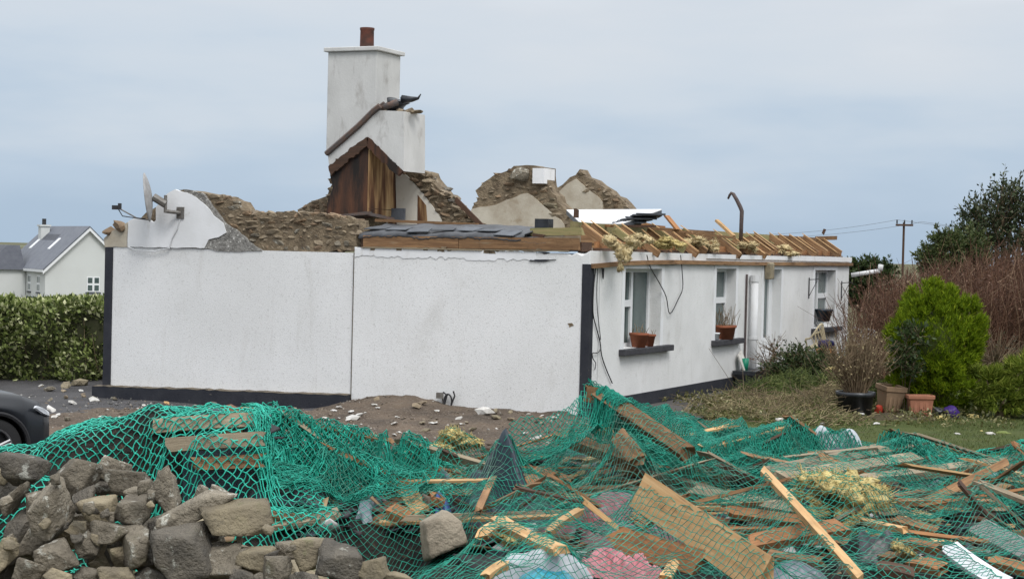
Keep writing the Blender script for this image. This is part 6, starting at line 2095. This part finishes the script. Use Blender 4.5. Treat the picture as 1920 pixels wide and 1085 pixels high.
drape('grey_plastic', 'strip of grey plastic film hanging beside the navy sheet', 'plastic film', 862, 925, 60, 80, M_GREYP, .14, .08, 7, rot=.7)
drape('pale_plastic', 'scrap of pale plastic at the left of the grey boulder', 'plastic film', 685, 955, 34, 40, M_GREYP, .03, .03, 8)
drape('blue_tub_lid', 'curved blue plastic rim near the grey boulder', 'lid', 830, 938, 34, 24, M_BLUEP, .08, .03, 9)
drape('navy_sheet', 'dark navy sheet pulled up to a point under the net in the middle', 'sheet', 935, 860, 170, 150, M_NAVY, .14, .12, 10, rot=.3)
drape('black_plastic', 'black plastic crumpled below the large yellow insulation', 'plastic film', 1640, 1020, 110, 60, M_TARP, .10, .1, 11)
drape('navy_tarpaulin', 'dark navy tarpaulin spread behind the brown timbers in the middle', 'tarpaulin', 1040, 855, 120, 60, M_NAVY, .06, .06, 12)
drape('slate_blue_plastic', 'grey blue plastic sheet at the lower right under the fine net', 'plastic sheet', 1500, 1072, 120, 36, M_GREYP, .06, .05, 13)
drape('grey_bags', 'dark grey bin bags under the coarse net at the left', 'bags', 470, 880, 240, 90, M_NAVY, .04, .08, 14)
drape('black_bags', 'black sacks hanging down under the coarse net beside the light topped boulder', 'bags', 540, 930, 160, 90, M_TARP, .08, .12, 15)
drape('crumpled_plastic', 'crumpled pale plastic under the fine net near the lawn', 'plastic film', 1560, 822, 110, 20, M_PALEP, .05, .08, 16, D=17.2)
drape('crumpled_sheet', 'dark crumpled sheet under the net near the right edge', 'sheet', 1820, 920, 130, 40, M_GREYP, .08, .1, 18)
o_ = reg(MB().box((0, 0, 0), (.19, .02, .36)).out('grey_slate', M_SLATE))
o_.location = tuple(map(float, march(1530, 960, .12)))
o_.rotation_euler = (-.25, .1, .1)
tag(o_, 'single grey slate standing upright left of the large yellow insulation', 'slate')

def tuft(name, label, c, s, m, seed, nf=900, nb=9, reg_=False):
    """fluffy torn insulation: lumps with loose fibres"""
    r = np.random.default_rng(seed)
    e_ = empty(name, c)
    tag(e_, label, 'insulation')
    parts = []
    s = np.array(s)
    cs = []
    for k in range(nb):
        o_ = r.uniform(-.65, .65, 3) * s
        k_ = r.uniform(.28, .55)
        v = rock_verts(3, seed * 31 + k, 3, 2.3, .55)
        q = v * 4 + k * 7
        v = v * (1 + .30 * fbm(q[:, 0], q[:, 1], q[:, 2], k, 4))[:, None]
        parts.append((v * s * k_ + o_, ICO[3][1]))
        cs.append((o_, k_))
    vb = merge(parts)
    fast_mesh('wool', *vb, m, e_, True)
    nf *= 2
    i = r.integers(0, len(vb[0]), nf)
    A_ = vb[0][i]
    d = unit(A_ / s + r.normal(0, .8, (nf, 3))) * (s.mean() * r.uniform(.06, .26, nf))[:, None]
    fast_mesh('fibres', *stems(A_ - d * .2, A_ + d * .5 + r.normal(0, .01, (nf, 3)), A_ + d, .004, .002), m, e_)['kind'] = 'stuff'
    if reg_:
        HEAP.append(vb[0] + np.array(c))
    return e_

tuft('insulation_wad', 'large fluffy wad of yellow insulation under the net at the right', march(1585, 945, .22) + np.array([0, .15, .03]), (.40, .34, .24), M_INSUL, 1, 1500, 14, True)
tuft('insulation_wad', 'tail of yellow insulation hanging below the large wad at the right', march(1605, 985, .15), (.13, .16, .18), M_INSUL, 12, 500, 7, True)
tuft('insulation_wad', 'yellow insulation mound at the back of the net left of the navy sheet', march(857, 828, .10), (.26, .24, .12), M_INSUL, 2, 700, 9, True)
tuft('insulation_wad', 'strip of yellow insulation below the reddish plank in the middle', march(830, 905, .08), (.20, .24, .08), M_INSUL, 3, 600, 9, True)
tuft('insulation_wad', 'pale insulation scrap under the steep propped timber', march(1132, 795, .10, 12, 15), (.06, .10, .14), M_INSUL, 4, 300, 5, True)
tuft('insulation_wad', 'small scrap of insulation right of the large yellow wad', march(1735, 978, .08), (.20, .14, .06), M_INSUL2, 5, 300, 5, True)
for k_, (px_, py_, D_, lab_) in enumerate(((1330, 466, 5.2, 'small insulation tuft on the eave above the second window'), (1395, 468, 8.0, 'small insulation tuft on the eave by the bent vent pipe'), (1300, 462, 4.4, 'small insulation tuft on the eave just right of the larger one'), (1470, 474, 11.0, 'small insulation tuft on the eave above the door'))):
    q_ = onx(px_, py_, -.15)
    tuft('insulation_wad', lab_, W(-.12, q_[1], q_[2] + .06), (.26, .42, .13), M_INSUL2, 40 + k_, 350, 8)
tuft('insulation_wad', 'yellow insulation scrap near the foot of the steep propped timber', march(1330, 900, .10), (.18, .16, .09), M_INSUL, 51, 300, 6, True)
tuft('insulation_wad', 'yellow insulation scrap among the planks by the white painted board', march(1700, 1040, .10), (.14, .14, .08), M_INSUL, 52, 300, 6, True)
tuft('insulation_wad', 'yellow insulation scrap above the turquoise sheet', march(960, 1000, .10), (.12, .12, .07), M_INSUL, 53, 300, 6, True)
tuft('insulation_wad', 'torn buff insulation spilling from the rafters down over the first window', W(*(ony(1162, 462, .6) + np.array([0, 0, -.0]))), (.28, .2, .22), M_INSUL2, 6, 700, 10)
tuft('insulation_wad', 'buff insulation hanging below the eave between the corner and the first window', W(*ony(1168, 482, .3)), (.12, .12, .22), M_INSUL2, 7, 400, 6)
tuft('insulation_wad', 'yellow insulation tuft between the rafters above the first window', W(*ony(1258, 456, 3.6)), (.32, .3, .16), M_INSUL, 8, 500, 8)
tuft('insulation_wad', 'small brown insulation tuft between the two larger ones on the rafters', W(*ony(1205, 453, 2.2)), (.20, .2, .13), M_INSUL2, 9, 400, 6)

# boulder lying on the net
bo = big_stone(828, 998, 100, 76, -26, 12.15, mat('tan_boulder', (.36, .31, .24), (.25, .215, .165), 5, .9, .8, 34, bdist=.03), 781, .9, 'loose_boulder', None, 4)
tag(bo, 'large tan boulder sitting on the net in the middle foreground', 'boulder')

# ================================================================ NETS
GX0, GY0, GST = -7.0, 9.0, .05
gxs = np.arange(GX0, 10.5, GST)
gys = np.arange(GY0, 20.5, GST)
GXX, GYY = np.meshgrid(gxs, gys)
HG = Hm(GXX, GYY)
for p in HEAP:
    ix = np.clip(((p[:, 0] - GX0) / GST).round().astype(int), 0, len(gxs) - 1)
    iy = np.clip(((p[:, 1] - GY0) / GST).round().astype(int), 0, len(gys) - 1)
    np.maximum.at(HG, (iy, ix), p[:, 2])

def hs(x, y):
    fx, fy = np.clip((x - GX0) / GST, 0, len(gxs) - 1.001), np.clip((y - GY0) / GST, 0, len(gys) - 1.001)
    i, j = fx.astype(int), fy.astype(int)
    a, b = fx - i, fy - j
    return HG[j, i] * (1 - a) * (1 - b) + HG[j, i + 1] * a * (1 - b) + HG[j + 1, i] * (1 - a) * b + HG[j + 1, i + 1] * a * b

def drop_net(x0, x1, y0, y1, d0, ex, ey, seed, steps=150, shape=None, clr=.02):
    """cloth of spacing d0, ex/ey times wider than its footprint, dropped on the heap -> particle grid"""
    r = np.random.default_rng(seed)
    nu, nv = int((x1 - x0) * ex / d0), int((y1 - y0) * ey / d0)
    U, V = np.meshgrid(np.linspace(0, 1, nu), np.linspace(0, 1, nv))
    x = x0 + (x1 - x0) * U + .28 * fbm(U * 5, V * 5, 0, seed, 3) * .6
    y = y0 + (y1 - y0) * V + .28 * fbm(U * 5, V * 5, 9, seed, 3) * .6
    if shape:
        x, y = shape(U, V, x, y)
    z = hs(x, y) + .08 + .05 * fbm(U * nu / 7, V * nv / 7, 0, seed + 5, 2) + .03
    Pn = np.stack([x, y, z], -1)
    Po = Pn.copy()
    for st in range(steps):
        Vv = (Pn - Po) * .93
        Po = Pn.copy()
        Pn = Pn + Vv + np.array([0, 0, -.006])
        for it in range(5):
            for ax in (0, 1):
                for ph in (0, 1):
                    if ax == 0:
                        a, b = Pn[:, ph:-1:2], Pn[:, ph + 1::2]
                    else:
                        a, b = Pn[ph:-1:2], Pn[ph + 1::2]
                    d = b - a
                    ln = np.linalg.norm(d, axis=-1, keepdims=True)
                    # ropes resist stretch fully, compression only a little
                    c = d * (1 - d0 / np.maximum(ln, 1e-6)) * np.where(ln > d0, .5, .03)
                    a += c
                    b -= c
            h = hs(Pn[..., 0], Pn[..., 1]) + clr
            hit = Pn[..., 2] < h
            Pn[..., 2] = np.where(hit, h, Pn[..., 2])
            Po[hit] = Po[hit] * .25 + Pn[hit] * .75
    return Pn

def net_mesh(name, G, d0, cell, rad, m, label, seed, sides=3, seg=1, wob=.12):
    r = np.random.default_rng(seed)
    nv, nu = G.shape[:2]
    Lu, Lv = (nu - 1) * d0, (nv - 1) * d0
    half = cell / 2
    nr, nc = int(Lv / half), int(Lu / cell)
    rows = np.arange(nr)[:, None]
    u = (np.arange(nc)[None] + .5 * (rows % 2)) * cell
    v = rows * half + 0 * u
    u = np.clip(u + r.normal(0, cell * .06, u.shape), 0, Lu - 1e-4) / d0
    v = np.clip(v + r.normal(0, cell * .05, v.shape), 0, Lv - 1e-4) / d0
    i, j = np.minimum(u.astype(int), nu - 2), np.minimum(v.astype(int), nv - 2)
    a, b = (u - i)[..., None], (v - j)[..., None]
    K = G[j, i] * (1 - a) * (1 - b) + G[j, i + 1] * a * (1 - b) + G[j + 1, i] * (1 - a) * b + G[j + 1, i + 1] * a * b
    K = K + r.normal(0, cell * .05, K.shape)
    id_ = np.arange(nr * nc).reshape(nr, nc)
    E1 = np.stack([id_[:-1], id_[1:]], -1).reshape(-1, 2)                      # straight up the row index
    ev, od = id_[:-1][0::2], id_[1:][0::2]
    k1 = min(len(ev), len(od))
    E2 = np.stack([ev[:k1, 1:], od[:k1, :-1]], -1).reshape(-1, 2)               # even row knot -> left neighbour above
    ev, od = id_[1:][1::2], id_[:-1][1::2]
    E3 = np.stack([od[:len(ev), :-1], ev[:, 1:]], -1).reshape(-1, 2)
    E_ = np.concatenate([E1, E2, E3])
    Q = K.reshape(-1, 3)
    A_, B_ = Q[E_[:, 0]], Q[E_[:, 1]]
    ln = np.linalg.norm(B_ - A_, axis=1)
    ok = ln < cell * 3.5
    A_, B_ = A_[ok], B_[ok]
    n_ = len(A_)
    ax = unit(B_ - A_)
    s = unit(np.cross(ax, np.array([.21, .33, .92]) + np.zeros((n_, 3))))
    t = np.cross(ax, s)
    rings = []
    for q in range(seg + 1):
        f_ = q / seg
        c = A_ + (B_ - A_) * f_
        if 0 < q < seg:
            c = c + (s * r.normal(0, 1, (n_, 1)) + t * r.normal(0, 1, (n_, 1))) * cell * wob
        rr = rad * (1.35 if q in (0, seg) else 1.0)
        for k in range(sides):
            g = 2 * math.pi * k / sides
            rings.append(c + (s * math.cos(g) + t * math.sin(g)) * rr)
    v_ = np.stack(rings, 1).reshape(-1, 3)
    base = (np.arange(n_) * sides * (seg + 1))[:, None]
    fs_ = []
    for q in range(seg):
        for k in range(sides):
            fs_.append(base + np.array([q * sides + k, q * sides + (k + 1) % sides, (q + 1) * sides + (k + 1) % sides, (q + 1) * sides + k]))
    o_ = fast_mesh(name, v_, np.concatenate(fs_), m, None, True)
    return tag(o_, label, 'net', 'fishing nets over the wreckage')

M_NETA = mat('bright_teal_twine', (0.010, 0.27, 0.195), (0.035, 0.40, 0.30), 2.5, .6, island=.4, spec=.3, c3=(.06, .20, .15), s3=4, t3=(.55, .75))
M_NETB = mat('sea_green_twine', (0.006, 0.17, 0.12), (0.02, 0.26, 0.185), 2.5, .6, island=.5, spec=.3, c3=(.09, .17, .13), s3=3, t3=(.5, .7))
GC2 = drop_net(-1.9, -.5, 12.8, 14.5, .07, 1.5, 1.5, 29, clr=.08)
M_NETC = mat('emerald_twine', (0.008, 0.245, 0.175), (0.012, 0.18, 0.13), 3, .6, island=.35, spec=.3)
GA = drop_net(-5.3, -.95, 11.75, 14.9, .10, 1.10, 1.32, 3)
net_mesh('fishing_net', GA, .10, .080, .0046, M_NETA, 'coarse bright teal fishing net draped over the heap at the left', 4, 4, 2, .08)
GB = drop_net(-1.95, 6.6, 9.6, 17.8, .12, 1.05, 1.06, 7)
net_mesh('fishing_net', GB, .12, .066, .0019, M_NETB, 'fine sea green net spread over the broken timbers in the middle and right', 8, 3, 1)
GC_ = drop_net(-2.0, -.45, 13.0, 14.7, .07, 1.9, 1.7, 9, clr=.05)
net_mesh('fishing_net', GC_, .07, .062, .0034, M_NETA, 'bunched folds of bright teal net between the left stack and the navy sheet', 10, 4, 1)

def sheet_net(top, bot, d0, seed, sag=.10, wr=.05):
    """net stretched between two edges: (px, py, D) lists -> grid of points hanging above the heap"""
    r = np.random.default_rng(seed)
    T, B = [np.array([P(*q) for q in e_]) for e_ in (top, bot)]
    Ls = lambda e_: np.concatenate([[0], np.cumsum(np.linalg.norm(np.diff(e_, axis=0), axis=1))])
    lt, lb_ = Ls(T), Ls(B)
    nu = int(max(lt[-1], lb_[-1]) * 1.1 / d0)
    nv = int(np.linalg.norm(T - B, axis=1).max() * 1.15 / d0)
    U, V = np.meshgrid(np.linspace(0, 1, nu), np.linspace(0, 1, nv))
    A_ = np.stack([np.interp(U, lt / lt[-1], T[:, k]) for k in range(3)], -1)
    C_ = np.stack([np.interp(U, lb_ / lb_[-1], B[:, k]) for k in range(3)], -1)
    G = A_ + (C_ - A_) * V[..., None]
    G[..., 2] -= sag * 4 * V * (1 - V)
    G[..., 2] += wr * fbm(U * nu * d0 * 3.0, V * nv * d0 * 1.2, 0, seed, 3)
    G[..., 0] += .6 * wr * fbm(U * nu * d0 * 2.0, V * nv * d0 * 2, 4, seed, 3)
    G[..., 1] += .6 * wr * fbm(U * nu * d0 * 2.0, V * nv * d0 * 2, 8, seed, 3)
    G[..., 2] = np.maximum(G[..., 2], hs(G[..., 0], G[..., 1]) + .015)
    return G

TOP = [(1106, 713, 14.75), (1160, 738, 15.0), (1230, 764, 15.5), (1320, 784, 16.2), (1450, 800, 17.0), (1540, 816, 17.4), (1640, 838, 17.6), (1745, 852, 17.6)]
BOT = [(1118, 800, 14.2), (1200, 838, 14.2), (1290, 862, 14.4), (1370, 868, 14.8), (1450, 872, 15.2), (1540, 880, 15.4), (1630, 890, 15.6), (1740, 896, 15.8)]
for k_, lab_ in enumerate(('dense green net stretched from the highest post down to the lawn behind the timbers', 'second layer of green net lying under the one stretched from the highest post')):
    GD = sheet_net([(a, b + 6 * k_, c + .06 * k_) for a, b, c in TOP], [(a, b + 10 * k_, c) for a, b, c in BOT], .08, 12 + k_, .08 + .05 * k_, .07)
    net_mesh('fishing_net', GD, .08, .052, .0030, M_NETC, lab_, 13 + k_, 3, 1)
GD = sheet_net([(1106, 713, 14.7), (1082, 742, 14.5), (1050, 768, 14.3), (1010, 786, 14.1), (950, 796, 13.9)], [(1122, 812, 13.9), (1090, 836, 13.7), (1050, 846, 13.6), (1000, 856, 13.5), (940, 850, 13.4)], .08, 19, .10, .06)
net_mesh('fishing_net', GD, .08, .062, .0030, M_NETC, 'green net hanging from the highest post down to the left', 20, 3, 1)
net_mesh('fishing_net', GC2, .07, .062, .0032, M_NETC, 'second crumpled fold of net over the bunched one left of the navy sheet', 30, 3, 1)
GE = drop_net(3.6, 7.0, 15.6, 17.6, .10, 1.1, 1.1, 14, clr=.02)
net_mesh('fishing_net', GE, .10, .066, .0036, M_NETA, 'loose extra fold of green net across the far right of the heap', 15, 3, 1)

# ================================================================ RUBBLE ON THE GROUND
r6 = np.random.default_rng(41)
CH = []
for k in range(6):
    me = bpy.data.meshes.new('plaster_chunk')
    me.from_pydata([tuple(q) for q in rock_verts(1, 500 + k, 4, 6, .05) * .5], [], [tuple(map(int, q)) for q in ICO[1][1]])
    me.materials.append(None)
    CH.append(me)

def chunk(px, py, s, m, name, label, group, flat=.35):
    d = ray(px, py)
    Ds = np.arange(20, 40, .05)
    pts = CAM[None] + d[None] * (Ds / d[1])[:, None]
    gr = np.maximum(gz(pts[:, 0], pts[:, 1]) + .02, dirt_h(pts[:, 0], pts[:, 1]))
    i = np.nonzero(pts[:, 2] < gr)[0]
    if not len(i):
        return
    p = pts[i[0]]
    q = loc(p)
    if q[1] > -.25 and -10.3 < q[0] < .1:
        return
    o_ = bpy.data.objects.new(name, CH[r6.integers(0, 6)])
    o_.location = (p[0], p[1], gr[i[0]] + s * flat * .35)
    o_.scale = (s, s * r6.uniform(.5, .9), s * flat * r6.uniform(.6, 1.2))
    o_.rotation_euler = (r6.normal(0, .2), r6.normal(0, .2), r6.uniform(0, 6.28))
    link(o_)
    o_.material_slots[0].link = 'OBJECT'
    o_.material_slots[0].material = m
    if group:
        where = ['below the left end of the wall', 'before the middle of the wall', 'below the wall joint', 'before the right half of the wall', 'near the tap', 'near the black corner band'][int(np.clip((px - 60) / 165, 0, 5))]
        label = '%s %s, %s' % ('tiny' if s < .09 else ('larger' if s > .13 else 'small'), label.replace('small ', '').replace(' before the front wall', '').replace(' the ', ' '), where + (' close in' if py < 775 else ' further out'))
    tag(o_, label, 'rubble', group)

for (px, py, s, m, nm, lab) in ((178, 753, .28, M_CHIP, 'plaster_chunk', 'large white triangular plaster chunk near the foot of the left corner'), (135, 758, .24, M_CHIP, 'plaster_chunk', 'long white plaster strip on the gravel right of the car'), (95, 771, .26, M_CHIP, 'plaster_chunk', 'flat white plaster strip on the gravel close above the car nose'), (660, 788, .26, M_CHIP, 'plaster_chunk', 'bright white plaster chunk on the soil below the wall joint'), (907, 776, .34, M_CHIP, 'concrete_block', 'pale hollow block lying at the foot of the right front wall'), (312, 757, .18, M_WFRESH, 'wood_chip', 'pale orange wood chip behind the top of the coarse net'),
                            (92, 733, .30, M_WALLST, 'fallen_stone', 'squarish fallen stone on the gravel in front of the hedge'), (122, 727, .34, M_WALLST2, 'fallen_stone', 'flat brown fallen stone leaning on others by the black corner band'), (150, 722, .40, M_WALLST2, 'fallen_stone', 'largest fallen stone in the small heap by the black corner band')):
    chunk(px, py, s, m, nm, lab, None, .4)
for k in range(46):
    chunk(r6.uniform(520, 1050), r6.uniform(748, 832), r6.uniform(.05, .16), M_CHIP, 'plaster_chunk', 'small white plaster chip on the brown soil before the front wall', 'plaster chips on the soil')
for k in range(40):
    chunk(r6.uniform(500, 1040), r6.uniform(745, 832), r6.uniform(.05, .2), [M_WALLST2, M_STONE][k % 2], 'stone_fragment', 'small brown stone fragment on the soil before the front wall', 'stone fragments on the soil', .5)
for k in range(34):
    chunk(r6.uniform(60, 330), r6.uniform(722, 790), r6.uniform(.05, .18), [M_WALLST, M_STONE, M_CHIP][k % 3], 'gravel_debris', 'small fragment of rubble on the dark gravel yard', 'rubble on the gravel yard', .45)

def grit(name, label, n, xr, yr, seed, cols, size, hf, keep):
    r = np.random.default_rng(seed)
    X, Y = r.uniform(*xr, n), r.uniform(*yr, n)
    ok = keep(X, Y, r)
    X, Y = X[ok], Y[ok]
    n = len(X)
    oc = np.array([(1, 0, 0), (0, 1, 0), (-1, 0, 0), (0, -1, 0), (0, 0, .8), (0, 0, -.8)], float)
    s_ = r.uniform(0, 1, n) ** 3 * (size[1] - size[0]) + size[0]
    v = oc[None] * (s_[:, None, None] * r.uniform(.5, 1.2, (n, 6, 1))) + r.normal(0, .2, (n, 6, 3)) * s_[:, None, None]
    v = v + np.stack([X, Y, hf(X, Y) + s_ * .2], -1)[:, None]
    fc = np.array([(0, 1, 4), (1, 2, 4), (2, 3, 4), (3, 0, 4), (1, 0, 5), (2, 1, 5), (3, 2, 5), (0, 3, 5)])
    f = (fc[None] + (np.arange(n) * 6)[:, None, None]).reshape(-1, 3)
    return tag(fast_mesh(name, v.reshape(-1, 3), f, leafmat(name, *cols, rough=.9, trans=0.0)), label, 'rubble', kind='stuff')

def soil_ok(X, Y, r):
    ly = (X - O[0]) * EY[0] + (Y - O[1]) * EY[1]
    return (ly < -.15) & (r.uniform(0, 1, len(X)) < .25 + .9 * np.clip(vn(X * .8, Y * .8, 0, 81), 0, 1))
grit('soil_grit', 'fine grit and crumbs of stone strewn over the brown soil', 9000, (-8.5, 2.0), (21, 34), 51, ((.06, .05, .04), (.20, .16, .12), (.50, .48, .45)), (.008, .045), lambda X, Y: np.maximum(gz(X, Y), dirt_h(X, Y)), soil_ok)
grit('yard_grit', 'fine grit and crumbs of stone strewn over the dark gravel yard', 7000, (-13, -4), (18, 37), 52, ((.05, .05, .05), (.15, .145, .14), (.42, .41, .39)), (.008, .04), lambda X, Y: np.maximum(gz(X, Y) + .02, dirt_h(X, Y) if False else gz(X, Y) + .02), soil_ok)
